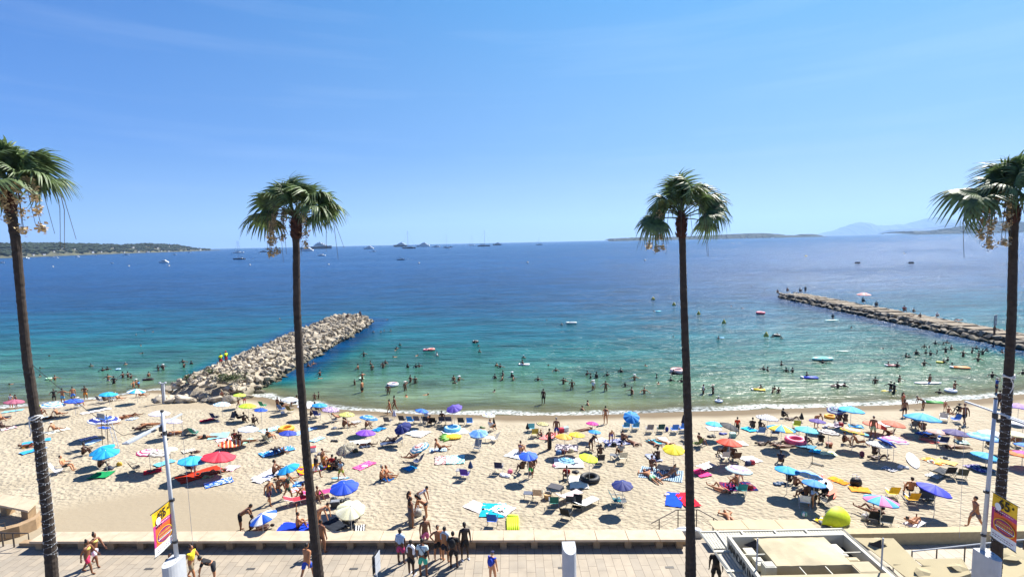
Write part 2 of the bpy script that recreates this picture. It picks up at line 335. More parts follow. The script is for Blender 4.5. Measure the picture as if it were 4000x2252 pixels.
# base ground sheet under everything near
g = MB(); g.quad((-120, -30, -.8), (120, -30, -.8), (120, 62, -.8), (-120, 62, -.8))
struct('ground', g, mat('earth', '8a7a60', .9))
# ---------------------------------------------------------------- promenade
def pf(x): return 25.5-.0315*(x-2.4)       # front edge line of the long bench
def paving(name, rot=90, sx=1.0, c1=(.34, .287, .215, 1), c2=(.275, .24, .188, 1)):
    m, b, t = newmat(name); N = t.nodes.new; K = t.links.new; MATS[name] = m
    tc = N('ShaderNodeTexCoord'); mp = N('ShaderNodeMapping'); mp.inputs['Rotation'].default_value = (0, 0, rad(rot)); br = N('ShaderNodeTexBrick')
    br.inputs['Scale'].default_value = 1; br.inputs['Brick Width'].default_value = .95*sx; br.inputs['Row Height'].default_value = .43*sx; br.inputs['Mortar Size'].default_value = .011
    br.inputs['Color1'].default_value = c1; br.inputs['Color2'].default_value = c2; br.inputs['Mortar'].default_value = (.15, .12, .09, 1); br.offset = .37; br.inputs['Bias'].default_value = -.2
    K(tc.outputs['Object'], mp.inputs[0]); K(mp.outputs[0], br.inputs['Vector'])
    n = N('ShaderNodeTexNoise'); n.inputs['Scale'].default_value = 1.4; n.inputs['Detail'].default_value = 8; K(tc.outputs['Object'], n.inputs['Vector'])
    hs_ = N('ShaderNodeHueSaturation'); vr = N('ShaderNodeMapRange'); vr.inputs['To Min'].default_value = .72; vr.inputs['To Max'].default_value = 1.3; K(n.outputs['Fac'], vr.inputs['Value'])
    K(vr.outputs[0], hs_.inputs['Value']); K(br.outputs['Color'], hs_.inputs['Color']); K(hs_.outputs[0], b.inputs['Base Color']); b.inputs['Roughness'].default_value = .75
    bp = N('ShaderNodeBump'); bp.inputs['Strength'].default_value = .4; bp.inputs['Distance'].default_value = .01; K(br.outputs['Fac'], bp.inputs['Height']); bp.invert = True; K(bp.outputs[0], b.inputs['Normal'])
    return m
PAV = paving('stone_paving')
g = MB(); g.prism([(-60, -6), (60, -6), (60, pf(60)+.5), (11.2, pf(11.2)+.5), (11.0, pf(11)+.9), (-60, pf(-60)+.5)], 1.2, 1.7)
struct('promenade', g, PAV)
STONE = mat('pale_limestone', 'b9a68d', .7, var=.14, scale=2.2, bump=.15, bscale=30)
STONE2 = mat('weathered_limestone', '9c8262', .8, var=.2, scale=3, bump=.3, bscale=25)
g = MB()
for x in range(-27, 9): g.prism([(x, pf(x)+.42), (x+1, pf(x+1)+.42), (x+1, pf(x+1)+.78), (x, pf(x)+.78)], 1.0, 1.9)
one('kerb_wall', g, STONE2, 'low pale stone kerb running under the long bench against the sand', 'kerb')
bench = thing('stone_bench', 'long backless pale stone bench of joined slabs along the promenade edge', 'bench', (-8.7, 25.9, 1.7))
def lp(par, pts, z=None):
    return pts
j0 = hit(2084.4, 2069, 2.25).x
xs = [j0+1.61*k for k in range(-17, 6)]
xs = [x for x in xs if -25.6 < x < 8.0]; xs = [-26.0]+xs+[8.7]
for a, b_ in zip(xs, xs[1:]):
    a_, c_ = a+.014, b_-.014
    g = MB(); ox, oy, oz = 8.7, -25.9, -1.7
    P = [(a_, pf(a_)), (c_, pf(c_)), (c_, pf(c_)+.93), (a_, pf(a_)+.93)]
    g.prism([(p[0]+8.7, p[1]-25.9) for p in P], .43, .55)
    part('seat_slab', g, STONE, bench)
for x in xs:
    x = min(max(x, -25.6), 8.35)
    g = MB(); k = []
    w_ = .17
    def sc(x, y): return (x+8.7, y-25.9)
    g.prism([sc(x-w_, pf(x)+.1), sc(x+w_, pf(x)+.1), sc(x+w_, pf(x)+.41), sc(x-w_, pf(x)+.41)], 0, .425)
    part('support', g, STONE2, bench)
# drain covers in the paving
for (t_, x, y), lb in zip([('b1', 310, 1335), ('b1', 1830, 1336), ('b2', 1455, 1335), ('b3', 1110, 1328), ('b4', 750, 1320), ('b5', 440, 1313)],
        ['dark drain grille in the paving left of the banner', 'dark drain grille right of the bent pedestrian', 'dark drain grille right of the second palm trunk',
         'drain grille behind the flip flops of the man in black', 'drain grille touching the plain white pillar', 'bluish drain grille left of the third palm trunk']):
    p = hit(*tp(t_, x, y), 1.7); g = MB(); g.box((0, 0, .006), (.42, .16, .012))
    for k in range(9): g.cm = 0; g.box((-.18+k*.045, 0, .014), (.014, .13, .008))
    one('drain_cover', g, mat('cast_iron', '5d5b58', .6, .4), lb, 'drain', p, group='drain grilles in the promenade')
# ---------------------------------------------------------------- rocks
def rock_mesh(seed, sx, sy, sz):
    r = random.Random(seed); bm = bmesh.new()
    for i in range(16):
        v = Vector((r.gauss(0, 1), r.gauss(0, 1), r.gauss(0, 1))).normalized()
        v = Vector((v.x*r.uniform(.75, 1), v.y*r.uniform(.75, 1), v.z*r.uniform(.7, 1)))
        bm.verts.new((v.x*sx, v.y*sy, v.z*sz))
    bmesh.ops.convex_hull(bm, input=bm.verts)
    bmesh.ops.bevel(bm, geom=bm.edges[:], offset=.03, segments=1, affect='EDGES')
    me = bpy.data.meshes.new('boulder'); bm.to_mesh(me); bm.free(); return me
def rock_mat(name, c1, c2, c3):
    m, b, t = newmat(name); N = t.nodes.new; K = t.links.new
    tc = N('ShaderNodeTexCoord'); oi = N('ShaderNodeObjectInfo'); n = N('ShaderNodeTexNoise'); n.inputs['Scale'].default_value = 2.2; n.inputs['Detail'].default_value = 8
    ad = N('ShaderNodeVectorMath'); ad.operation = 'ADD'; K(tc.outputs['Object'], ad.inputs[0]); K(oi.outputs['Location'], ad.inputs[1]); K(ad.outputs[0], n.inputs['Vector'])
    r = N('ShaderNodeValToRGB'); e = r.color_ramp.elements; e[0].position = .32; e[0].color = c1+(1,); e[1].position = .7; e[1].color = c3+(1,); q = e.new(.5); q.color = c2+(1,)
    mi = N('ShaderNodeMapRange'); mi.inputs['To Min'].default_value = .75; mi.inputs['To Max'].default_value = 1.25; K(oi.outputs['Random'], mi.inputs['Value']); h_ = N('ShaderNodeHueSaturation'); K(mi.outputs[0], h_.inputs['Value'])
    K(n.outputs['Fac'], r.inputs[0]); K(r.outputs[0], h_.inputs['Color'])
    # weed and damp stain up to the tide line
    ge = N('ShaderNodeNewGeometry'); sp = N('ShaderNodeSeparateXYZ'); K(ge.outputs['Position'], sp.inputs[0]); wm = N('ShaderNodeMapRange'); wm.inputs['From Min'].default_value = .15; wm.inputs['From Max'].default_value = .75; wm.inputs['To Min'].default_value = 1; wm.inputs['To Max'].default_value = 0
    K(sp.outputs['Z'], wm.inputs['Value']); mx = N('ShaderNodeMix'); mx.data_type = 'RGBA'; mx.inputs[7].default_value = (.05, .045, .02, 1); K(wm.outputs[0], mx.inputs[0]); K(h_.outputs[0], mx.inputs[6]); K(mx.outputs[2], b.inputs['Base Color'])
    b.inputs['Roughness'].default_value = .85; bp = N('ShaderNodeBump'); bp.inputs['Distance'].default_value = .12; bp.inputs['Strength'].default_value = .7
    n2 = N('ShaderNodeTexNoise'); n2.inputs['Scale'].default_value = 3.5; n2.inputs['Detail'].default_value = 6; K(ad.outputs[0], n2.inputs['Vector']); K(n2.outputs['Fac'], bp.inputs['Height']); K(bp.outputs[0], b.inputs['Normal'])
    return m
RKL = rock_mat('pale_boulder_stone', (.26, .215, .155), (.42, .36, .27), (.53, .465, .36))
RKR = rock_mat('grey_boulder_stone', (.10, .085, .066), (.19, .165, .13), (.29, .255, .20))
LR = [rock_mesh(i, 1, .8, .6) for i in range(10)]; RR = [rock_mesh(40+i, 1, .75, .6) for i in range(8)]
for me in LR: me.materials.append(RKL)
for me in RR: me.materials.append(RKR)
def gl_h(x, y):      # height of the left groyne surface
    wx = -36.2+(y-58)*(-.0)  ; u = (x-(-35.8))/4.9
    e = max(0, 1-abs(u)**3.0) if x > -35.8 else max(0, 1-abs(u)**8)
    k = min(1, max(0, (117-y)/3.5))
    return 2.15*e*k**.5
g = MB(); nn = 14; st = [57.5+1.5*i for i in range(40)]
k0 = 0
for y in st:
    for i in range(nn+1):
        x = -40.6+9.9*i/nn; g.v.append((x, y, (gl_h(x, y)-.5)*min(1, (y-57.5)/2.2) if y < 116.4 else -1))
for j in range(len(st)-1):
    for i in range(nn):
        a = j*(nn+1)+i; g.f.append((a, a+1, a+nn+2, a+nn+1)); g.mi.append(0)
struct('groyne_core', g, RKL)
rr = random.Random(5); cnt = 0; pts = []
y = 56.6; rubble = MB()
while y < 117:
    s_ = rr.uniform(.8, 1.25)*(1.0 if y < 75 else 1.1)
    x = -40.3+rr.uniform(0, .8)
    while x < -31.0:
        px_, py_ = x+rr.uniform(-.3, .3), y+rr.uniform(-.5, .5)
        pts.append((px_, py_, rr.uniform(.5, 1.0)*s_)); x += 1.22*s_
    y += 1.12*s_
pts = [p for p in pts if p[1] < 116 and not (p[1] > 113 and abs(p[0]+35.8) > 4.2)]
print('left rocks', len(pts))
pts.sort(key=lambda p: p[1]-(2.0*p[2]))
NL = 225
for i, (x, y, s_) in enumerate(pts):
    if y < 60: s_ *= 1.15
    z = gl_h(x, y)*1.0-.05+rr.uniform(-.1, .1)
    if y < 58.3: z = sandz(x, y)+.3*s_
    e = Euler((rr.uniform(-.22, .22), rr.uniform(-.22, .22), rr.uniform(0, 6.28)))
    if i < NL:
        o = addo('boulder', LR[rr.randrange(10)], None, (x, y, z), label='pale limestone boulder heaped on the groyne left of the bathing bay', category='boulder', group='boulders of the left groyne')
        o.rotation_euler = e; o.scale = (s_, s_, s_*rr.uniform(.7, 1.0))
    else:
        me = LR[rr.randrange(10)]; M = Matrix.Translation((x, y, z)) @ e.to_matrix().to_4x4() @ Matrix.Scale(s_, 4); k = len(rubble.v)
        rubble.v += [tuple(M @ v.co) for v in me.vertices]; rubble.f += [tuple(k+i_ for i_ in p.vertices) for p in me.polygons]; rubble.mi += [0]*len(me.polygons)
rr2 = random.Random(8)
for i in range(900):     # small stones filling the gaps
    y = rr2.uniform(57.5, 115.5); x = rr2.uniform(-40.5, -31); z = gl_h(x, y)+rr2.uniform(.0, .3); s_ = rr2.uniform(.22, .5)
    if y < 58.5: z = sandz(x, y)+.12
    me = LR[rr2.randrange(10)]; M = Matrix.Translation((x, y, z)) @ Euler((rr2.uniform(0, 3), rr2.uniform(0, 3), 0)).to_matrix().to_4x4() @ Matrix.Scale(s_, 4); k = len(rubble.v)
    rubble.v += [tuple(M @ v.co) for v in me.vertices]; rubble.f += [tuple(k+i_ for i_ in p.vertices) for p in me.polygons]; rubble.mi += [0]*len(me.polygons)
one('rubble', rubble, RKL, 'smaller pale stones and far boulders filling the left groyne', 'rubble', kind='stuff')
# right jetty: concrete capped deck with dark armour rocks
def jx(y): return 77.6+(y-60)*.012
g = MB()
Y = [56+2*i for i in range(46)]
for a, b_ in zip(Y, Y[1:]):
    ta = max(.25, min(1, (151-a)/9)); tb = max(.25, min(1, (151-b_)/9))
    g.prism([(jx(a)-.9*ta, a), (jx(a)+3.6, a), (jx(b_)+3.6, b_), (jx(b_)-.9*tb, b_)], -1, 1.25+.12*math.sin(a*1.7))
struct('jetty_deck', g, mat('old_grey_concrete', '7a6e5c', .9, var=.35, scale=.9, bump=.6, bscale=6))
cnt = 0
for i in range(74):
    y = 57+i*1.27+rr.uniform(-.3, .3)
    for off, zz, s_ in ((-1.1, .85, 1.0), (-2.35, .25, 1.05)):
        if y > 148 and off < -2: continue
        o = addo('boulder', RR[rr.randrange(8)], None, (jx(y)+off+rr.uniform(-.25, .25), y+rr.uniform(-.3, .3), zz+rr.uniform(-.15, .15)),
                 label='dark grey armour boulder along the inner side of the right jetty' if off > -2 else 'wet dark boulder at the waterline of the right jetty', category='boulder',
                 group='upper boulders of the right jetty' if off > -2 else 'lower boulders of the right jetty')
        k = s_*rr.uniform(.8, 1.15); o.rotation_euler = (rr.uniform(-.3, .3), rr.uniform(-.3, .3), rr.uniform(0, 6.28)); o.scale = (k, k, k); cnt += 1
        if cnt+NL >= 372: break
# flat stones on the jetty deck and its far lip: one mass
g2 = MB()
for i in range(420):
    y = rr.uniform(60, 150); x = jx(y)+(rr.uniform(-.6, 3.2) if i % 2 else rr.uniform(2.9, 3.8)); s_ = rr.uniform(.35, .8)
    me = RR[rr.randrange(8)]; M = Matrix.Translation((x, y, 1.22)) @ Matrix.Rotation(rr.uniform(0, 6), 4, 'Z') @ Matrix.Diagonal((s_, s_, s_*(.22 if i % 2 else .6), 1)); k = len(g2.v)
    g2.v += [tuple(M @ v.co) for v in me.vertices]; g2.f += [tuple(k+i_ for i_ in p.vertices) for p in me.polygons]; g2.mi += [0]*len(me.polygons)
one('rubble', g2, rock_mat('deck_stone', (.17, .145, .11), (.25, .215, .165), (.33, .29, .225)), 'worn flat stones strewn along the right jetty deck', 'rubble', kind='stuff')
# scrub on the groyne
BUSH = mat('scrub_green', '46552c', .8, var=.4, scale=3)
def bush(p, r, n, lb):
    g = MB(); q = random.Random(int(p[0]*10))
    for i in range(n):
        c = Vector((q.gauss(0, .5)*r, q.gauss(0, .4)*r, abs(q.gauss(0, .3))*r)); d = Vector((q.gauss(0, 1), q.gauss(0, 1), q.gauss(.5, .6))).normalized()*.16; e = d.cross(Vector((q.random(), q.random(), .3))).normalized()*.05
        g.quad(c-e, c+e, c+d+e*.3, c+d-e*.3)
    one('scrub_bush', g, BUSH, lb, 'bush', p, group='scrub on the left groyne')
for (tx, ty, r, n, lb) in [(1300, 1210, 1.5, 900, 'largest dark green bush between the groyne boulders'), (930, 1090, .8, 260, 'small pale green tuft near the lifeguards on the groyne'), (590, 1180, .7, 220, 'lowest left green tuft on the groyne'), (1090, 1160, .5, 140, 'tiny tuft left of the biggest groyne bush')]:
    bush(hit(*tp('w1', tx, ty), 2.3), r, n, lb)
# ================================================================ FAR LAND
def ridge(name, pts, D, mt, thick=300, n=200, seed=1, amp=2.0, kind='structure', zb=-60, label=None, cat=None, smooth=True):
    """a hill range: pts are picture points of its skyline, built at distance D with real depth"""
    r = random.Random(seed); P = [hity(x, y, D) for x, y in pts]; g = MB()
    xs = [P[0].x+(P[-1].x-P[0].x)*i/n for i in range(n+1)]; rows = 7
    def sk(x):
        for a, b in zip(P, P[1:]):
            if a.x <= x <= b.x or x <= b.x: t = max(0, (x-a.x)/(b.x-a.x)); return a.z+(b.z-a.z)*t
        return P[-1].z
    top = [sk(x)+r.uniform(-amp, amp) for x in xs]
    for i, x in enumerate(xs):
        for j in range(rows+1):
            u = j/rows; h = math.sin(min(1, u*1.25)*math.pi/2) if u < .8 else max(0, 1-((u-.8)/.2)*.3)
            g.v.append((x+r.uniform(-1, 1)*thick*.02, D-thick*.5*(1-u*1.25), zb+(top[i]-zb)*h+r.uniform(-amp, amp)*.8*(0 < j < 6)))
    for i in range(n):
        for j in range(rows):
            a = i*(rows+1)+j; g.f.append((a, a+rows+1, a+rows+2, a+1)); g.mi.append(0)
    o = struct(name, g, mt, smooth); return o
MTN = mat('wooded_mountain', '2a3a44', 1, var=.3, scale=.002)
# tile h4 skyline readings
def T(t, l): return [tp(t, x, y) for x, y in l]
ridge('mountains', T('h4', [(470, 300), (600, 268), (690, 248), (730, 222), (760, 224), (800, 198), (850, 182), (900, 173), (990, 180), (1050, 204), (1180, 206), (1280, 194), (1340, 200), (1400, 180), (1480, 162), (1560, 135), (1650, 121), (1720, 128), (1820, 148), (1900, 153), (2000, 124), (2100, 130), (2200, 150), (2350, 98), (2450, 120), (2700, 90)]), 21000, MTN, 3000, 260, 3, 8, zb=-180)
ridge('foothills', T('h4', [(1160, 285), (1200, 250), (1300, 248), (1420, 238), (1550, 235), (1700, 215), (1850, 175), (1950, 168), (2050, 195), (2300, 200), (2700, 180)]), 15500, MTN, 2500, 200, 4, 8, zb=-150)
FOR = mat('pine_canopy_far', '1e2a22', 1, var=.45, scale=.03)
ridge('distant_island', T('h3', [(170, 352), (200, 340), (400, 330), (560, 322), (760, 325), (900, 318), (1200, 305), (1400, 295), (1600, 286), (1750, 284), (1900, 294), (1950, 303), (2080, 306), (2110, 295), (2220, 293), (2260, 302)]), 5200, FOR, 500, 420, 5, 1.0, zb=-3)
ridge('wooded_cape', T('h4', [(1200, 284), (1260, 272), (1400, 268), (1640, 266), (1700, 250), (1780, 240), (1900, 222), (2000, 208), (2080, 186), (2150, 178), (2260, 166), (2330, 160), (2500, 175), (2800, 168)]), 5600, FOR, 900, 300, 6, 5, zb=-3)
# headland on the left: ground + pines + villas
HD = 1750
def hd_sky(px):       # skyline of its tree tops, source px
    L_ = [(-80, 952), (0, 955), (130, 953), (260, 954), (420, 957), (500, 958), (560, 954), (660, 957), (700, 960), (760, 970), (800, 974), (822, 975)]
    for (a, ya), (b, yb) in zip(L_, L_[1:]):
        if px <= b: return ya+(yb-ya)*(px-a)/(b-a)
    return 975
def hd_coast(px): return 1004-.034*px-.000006*px*px+(3 if px < 60 else 0)
def hdY(px): return 1500+1.15*max(0, px)+(0.0011*px*px)
g = MB(); nn = 90; rows = 8; HP = []
for i in range(nn+1):
    px = -100+960*i/nn; Yc = hdY(px); a = hity(px, hd_coast(px), Yc); dx = a.x/Yc
    for j in range(rows+1):
        u = j/rows; Y_ = Yc+u*330; zt = hity(px, hd_sky(px)-3, Yc+250).z-7
        z = max(-1, 1.2+(zt-1.2)*min(1, u*1.35)**.9) if j else -1.5
        if px > 830: z = min(z, 1.5)
        g.v.append((dx*Y_+0, Y_, z))
for i in range(nn):
    for j in range(rows):
        a = i*(rows+1)+j; g.f.append((a, a+rows+1, a+rows+2, a+1)); g.mi.append(0)
struct('headland', g, mat('headland_rock', '4a4a34', .9, var=.4, scale=.02))
def hd_pt(px, u):
    i = (px+100)/960*nn; i0 = int(i); t = i-i0; j = u*rows; j0 = min(rows-1, int(j)); s = j-j0
    q = lambda i_, j_: Vector(g.v[i_*(rows+1)+j_])
    return (q(i0, j0)*(1-t)+q(i0+1, j0)*t)*(1-s)+(q(i0, j0+1)*(1-t)+q(i0+1, j0+1)*t)*s
VW = mat('villa_white', 'f6f3ec', .8, var=.04); VR = mat('villa_roof_tile', 'b08a70', .9); VG = mat('villa_window', '39424a', .3)
vil = [(150, 226, 34, 15, 'largest white villa rising above the headland pines near the left palm'), (10, 246, 18, 5, 'white villa at the far left edge of the headland'), (225, 243, 14, 5, 'small pale villa right of the big white one'), (335, 296, 12, 6, 'first of the low shore villas on the headland'),
 (440, 295, 18, 6, 'low white shore villa under the pines right of the first ones'), (545, 262, 10, 5, 'tiny pale villa between dense pines'), (632, 234, 16, 5, 'cream villa near the top of the wood'), (755, 240, 10, 4, 'half hidden villa with pale wall mid slope'), (930, 270, 16, 9, 'white two storey villa close to the rocks'),
 (1020, 268, 8, 5, 'pinkish villa beside the white two storey one'), (1140, 224, 8, 3, 'small ridge villa in a gap between crowns'), (1250, 268, 8, 6, 'narrow white villa above the moored boat'), (1340, 220, 14, 7, 'pale ridge villa standing against the sky'), (1390, 262, 14, 5, 'long white villa right of the ridge gap'),
 (1480, 270, 22, 5, 'long low white villa on the shore'), (1585, 228, 12, 6, 'white villa high on the right slope'), (1620, 256, 8, 4, 'small villa under the right slope one'), (1690, 268, 14, 5, 'white shore villa near the end of the wood'), (1705, 212, 6, 4, 'chimney-like pale villa on the last hill'), (2010, 244, 13, 7, 'isolated white villa on the tip of the headland')]
VP = []
for (x, y, w_, h_, lb) in vil:
    px, py = tp('h0', x, y+h_*.5+2); p = min((hd_pt(px, u/40) for u in range(2, 36)), key=lambda q: abs(proj(q)[1]-py)); sc = p.y/FPX/2.576
    W = w_*sc*2.0; Hh = max(5, h_*sc*2.0); VP.append((p.x, p.y, W)); v = thing('villa', lb, 'villa', (p.x, p.y, p.z-1), -.5, 'villas on the headland')
    g3 = MB(); g3.box((0, 0, Hh/2), (W, W*.6, Hh)); part('wall', g3, VW, v)
    g3 = MB(); g3.box((0, 0, Hh+.3), (W*1.06, W*.66, .6)); part('roof', g3, VR, v)
    n_ = max(2, int(W/4))
    for k in range(n_):
        g3 = MB(); g3.box((-W/2+W*(k+.5)/n_, -W*.3-.05, Hh*.55), (W/n_*.4, .12, Hh*.35)); part('window', g3, VG, v)
PIN = mat('headland_pines', '202d1c', 1, var=.6, scale=.05, bump=0)
gt = MB(); r = random.Random(11)
for i in range(1500):
    px = r.uniform(-95, 822); u = r.uniform(.04, .92)**.8
    if px > 740: u = r.uniform(.3, .85)
    p = hd_pt(px, u); s_ = r.uniform(7, 13)*(1 if px < 700 else .7)
    if any(abs(p.x-q[0]+(p.y-q[1])*.7) < q[2]*.5+7 and -75 < p.y-q[1] < 12 for q in VP): continue
    zc = p.z+r.uniform(2, 8)
    k = len(gt.v); nv = 9
    for q in range(nv):
        t_ = 6.283*q/nv; rr_ = s_*r.uniform(.75, 1.1); gt.v.append((p.x+rr_*math.cos(t_), p.y+rr_*math.sin(t_), zc+r.uniform(-1, 1)))
    gt.v.append((p.x, p.y, zc+s_*r.uniform(.35, .6))); gt.v.append((p.x, p.y, zc-s_*.5))
    for q in range(nv):
        gt.f.append((k+q, k+(q+1) % nv, k+nv)); gt.f.append((k+(q+1) % nv, k+q, k+nv+1)); gt.mi += [0, 0]
one('pine_wood', gt, PIN, 'dark umbrella pine wood covering the headland on the left', 'woods', kind='stuff')
# ================================================================ BOATS
BW = mat('boat_white', 'e8e8e4', .35, var=.03); BN = mat('boat_navy', '1e2b45', .35); BD = mat('boat_dark_glass', '141a22', .15); MST = mat('mast_metal', '5b6068', .5); BWO = mat('boat_teak', '8a6844', .6)
def hull_mb(Ln, B, Hh, sheer=.25):
    g = MB(); n = 14
    for i in range(n+1):
        u = i/n; wd = B/2*(math.sin(min(1, (1-u)*2.2)*math.pi/2))**.8*(1 if u > .05 else .92); wd = max(.02*B, wd); z = Hh*(1+sheer*u*u); x = -Ln/2+Ln*u
        g.v += [(x, -wd, z), (x-Ln*.03*u, -wd*.75, -.2*Hh), (x-Ln*.03*u, wd*.75, -.2*Hh), (x, wd, z)]
    for i in range(n):
        for j in range(3): a = i*4+j; g.f.append((a, a+1, a+5, a+4)); g.mi.append(0)
        g.f.append((i*4+3, i*4, i*4+4, i*4+7)); g.mi.append(0)
    g.f.append((0, 3, 2, 1)); g.mi.append(0); g.f.append((n*4, n*4+1, n*4+2, n*4+3)); g.mi.append(0)
    return g
def boat(kind, t, x, y, wpx, label, flip=1, dark=False, hgt=None):
    px, py = tp(t, x, y); k = TILES[t][2]; p = hit(px, py, 0)
    if p.y > 4600: p = p*(4600/p.y); p.z = 0
    Ln = wpx/k*p.y/FPX; Hpx = (hgt or 0)/k*p.y/FPX
    b = thing({'sail': 'sailing_yacht', 'yacht': 'motor_yacht', 'small': 'motorboat', 'dinghy': 'dinghy'}[kind], label, 'boat', p, 0 if flip > 0 else math.pi, 'boats moored in the bay')
    Hh = Ln*(.085 if kind == 'sail' else .12); part('hull', hull_mb(Ln, Ln*.26, Hh), BN if dark else BW, b, True)
    if kind == 'sail':
        g = MB(); g.box((-Ln*.08, 0, Hh*1.35), (Ln*.42, Ln*.13, Hh*.6)); part('cabin', g, BW, b)
        mh = Hpx or Ln*1.25
        g = MB(); g.tube([(Ln*.06, 0, Hh), (Ln*.06, 0, mh)], [Ln*.011, Ln*.006], 6); part('mast', g, MST, b)
        g = MB(); g.tube([(Ln*.06, 0, Hh*2.1), (-Ln*.34, 0, Hh*2.1)], Ln*.015, 6); part('boom', g, MST, b)
        g = MB()
        for e in ((Ln*.5, 0, Hh*1.2), (-Ln*.48, 0, Hh*1.1)): g.tube([(Ln*.06, 0, mh*.98), e], Ln*.0025, 3)
        part('rigging', g, MST, b)
    elif kind == 'yacht':
        z = Hh*1.1
        for i, (l_, xo, h_) in enumerate(((.62, -.06, .075), (.44, -.07, .07), (.26, -.08, .06))):
            g = MB(); g.prism([(Ln*(xo-l_/2), -Ln*.10), (Ln*(xo+l_/2-.05), -Ln*.10), (Ln*(xo+l_/2), 0), (Ln*(xo+l_/2-.05), Ln*.10), (Ln*(xo-l_/2), Ln*.10)], z, z+Ln*h_*.8); part('deckhouse', g, BW, b)
            g = MB(); g.prism([(Ln*(xo-l_/2+.03), -Ln*.104), (Ln*(xo+l_/2-.055), -Ln*.104), (Ln*(xo+l_/2+.004), 0), (Ln*(xo+l_/2-.055), Ln*.104), (Ln*(xo-l_/2+.03), Ln*.104)], z+Ln*h_*.25, z+Ln*h_*.55); part('window_band', g, BD, b)
            z += Ln*h_*.8
        g = MB(); g.tube([(-Ln*.1, 0, z), (-Ln*.12, 0, z+Ln*.09)], [Ln*.012, Ln*.004], 6); g.box((-Ln*.11, 0, z+Ln*.05), (Ln*.03, Ln*.09, Ln*.008)); part('radar_mast', g, MST if not dark else BN, b)
    elif kind == 'small':
        g = MB(); g.prism([(-Ln*.22, -Ln*.09), (Ln*.12, -Ln*.09), (Ln*.2, 0), (Ln*.12, Ln*.09), (-Ln*.22, Ln*.09)], Hh*.9, Hh*2.0); part('cabin', g, BW, b)
        g = MB(); g.prism([(-Ln*.2, -Ln*.095), (Ln*.125, -Ln*.095), (Ln*.21, 0), (Ln*.125, Ln*.095), (-Ln*.2, Ln*.095)], Hh*1.3, Hh*1.75); part('windscreen', g, BD, b)
    else:
        g = MB(); g.box((-Ln*.1, 0, Hh*1.0), (Ln*.1, Ln*.2, Hh*.25)); part('thwart', g, BWO, b)
    return b
for a in [
 ('sail', 'h1', 215, 420, 122, 'nearest dark hulled sailing boat under the twin masts left of the second palm', -1, True, 190), ('sail', 'h1', 213, 356, 108, 'white sailing yacht just behind the nearest dark sailing boat', 1, False, 122),
 ('small', 'h1', 462, 346, 66, 'dark blue motor cruiser between the two masted yachts', 1, True), ('sail', 'h1', 530, 320, 105, 'pale two masted ketch hazy under the palm fronds', 1, False, 100), ('dinghy', 'h1', 420, 356, 30, 'tiny white tender left of the dark cruiser'),
 ('yacht', 'h1', 862, 320, 90, 'dark superstructure yacht directly right of the palm trunk', 1, True), ('yacht', 'h1', 895, 336, 130, 'white motor yacht overlapping the dark yacht beside the palm trunk', -1), ('yacht', 'h1', 1050, 312, 205, 'longest grey hulled superyacht right of the second palm', 1, True),
 ('small', 'h1', 1045, 384, 78, 'open speedboat with a canopy below the superyacht', -1), ('yacht', 'h1', 1520, 315, 100, 'white motor yacht alone in mid bay', -1), ('small', 'h1', 1570, 342, 46, 'small white cruiser in front of the mid bay yacht', 1), ('dinghy', 'h1', 1525, 346, 20, 'tiny dinghy left of the small white cruiser'),
 ('yacht', 'h1', 1838, 292, 138, 'tall many decked yacht behind the tallest mast', -1, True), ('sail', 'h1', 1925, 310, 135, 'sloop with the tallest mast and dark red hull', -1, True, 178), ('sail', 'h1', 1843, 424, 80, 'small fishing sailboat with a leaning mast near the mooring buoys', -1, True, 100),
 ('yacht', 'h1', 2066, 292, 135, 'low grey motor yacht right of the tallest mast', -1), ('small', 'h1', 2200, 298, 78, 'white cruiser between the low yacht and the raft of boats', 1), ('sail', 'h1', 2300, 302, 66, 'sloop moored inside a raft of small boats', 1, True, 140), ('small', 'h1', 2315, 308, 52, 'white launch tied in front of the rafted sloop', -1), ('small', 'h1', 2345, 298, 44, 'dark launch at the right end of the raft', 1, True),
 ('sail', 'h2', 238, 332, 70, 'shorter sloop left of the long dark sloop', 1, False, 100), ('sail', 'h2', 362, 339, 125, 'long dark sloop with a bare mast right of centre', 1, True, 160), ('yacht', 'h2', 494, 328, 88, 'dark explorer yacht right of the long sloop', -1, True), ('sail', 'h2', 918, 326, 68, 'lone two masted boat far right of the fleet', -1, True, 72),
 ('yacht', 'h0', 1645, 376, 98, 'white flybridge cruiser nearest the left of the bay', -1), ('small', 'h0', 1127, 382, 36, 'small white boat left of the flybridge cruiser', 1), ('small', 'h0', 1757, 296, 44, 'little boat close under the headland tip', 1), ('small', 'h0', 1272, 300, 60, 'moored cruiser under the middle of the headland', 1), ('small', 'h0', 255, 336, 70, 'grey boat beside the left palm trunk', -1),
 ('small', 'h0', 20, 380, 56, 'white boat cut by the left edge of the view', 1), ('small', 'h0', 522, 322, 48, 'first of two boats off the headland beach', 1), ('small', 'h0', 570, 328, 40, 'second of two boats off the headland beach', -1), ('small', 'h0', 776, 318, 44, 'boat moored off the low cape rocks', -1), ('dinghy', 'h0', 960, 306, 34, 'tender off the two storey villa', 1),
 ('small', 'h0', 1905, 274, 40, 'boat near the last rocks of the headland', 1), ('dinghy', 'h1', 1918, 418, 18, 'tender trailing behind the leaning mast boat', 1), ('dinghy', 'h1', 352, 414, 26, 'white tender right of the nearest dark sailing boat', 1),
 ('small', 'h3', 1328, 324, 30, 'white speck of a boat off the island middle', 1), ('small', 'h3', 1590, 320, 34, 'boat off the island to the right of the third palm', -1), ('small', 'h3', 1850, 316, 34, 'boat off the right tip of the island', 1), ('sail', 'h3', 243, 358, 16, 'tiny dark sail at the left tip of the island', 1, True, 20)]:
    boat(*a)
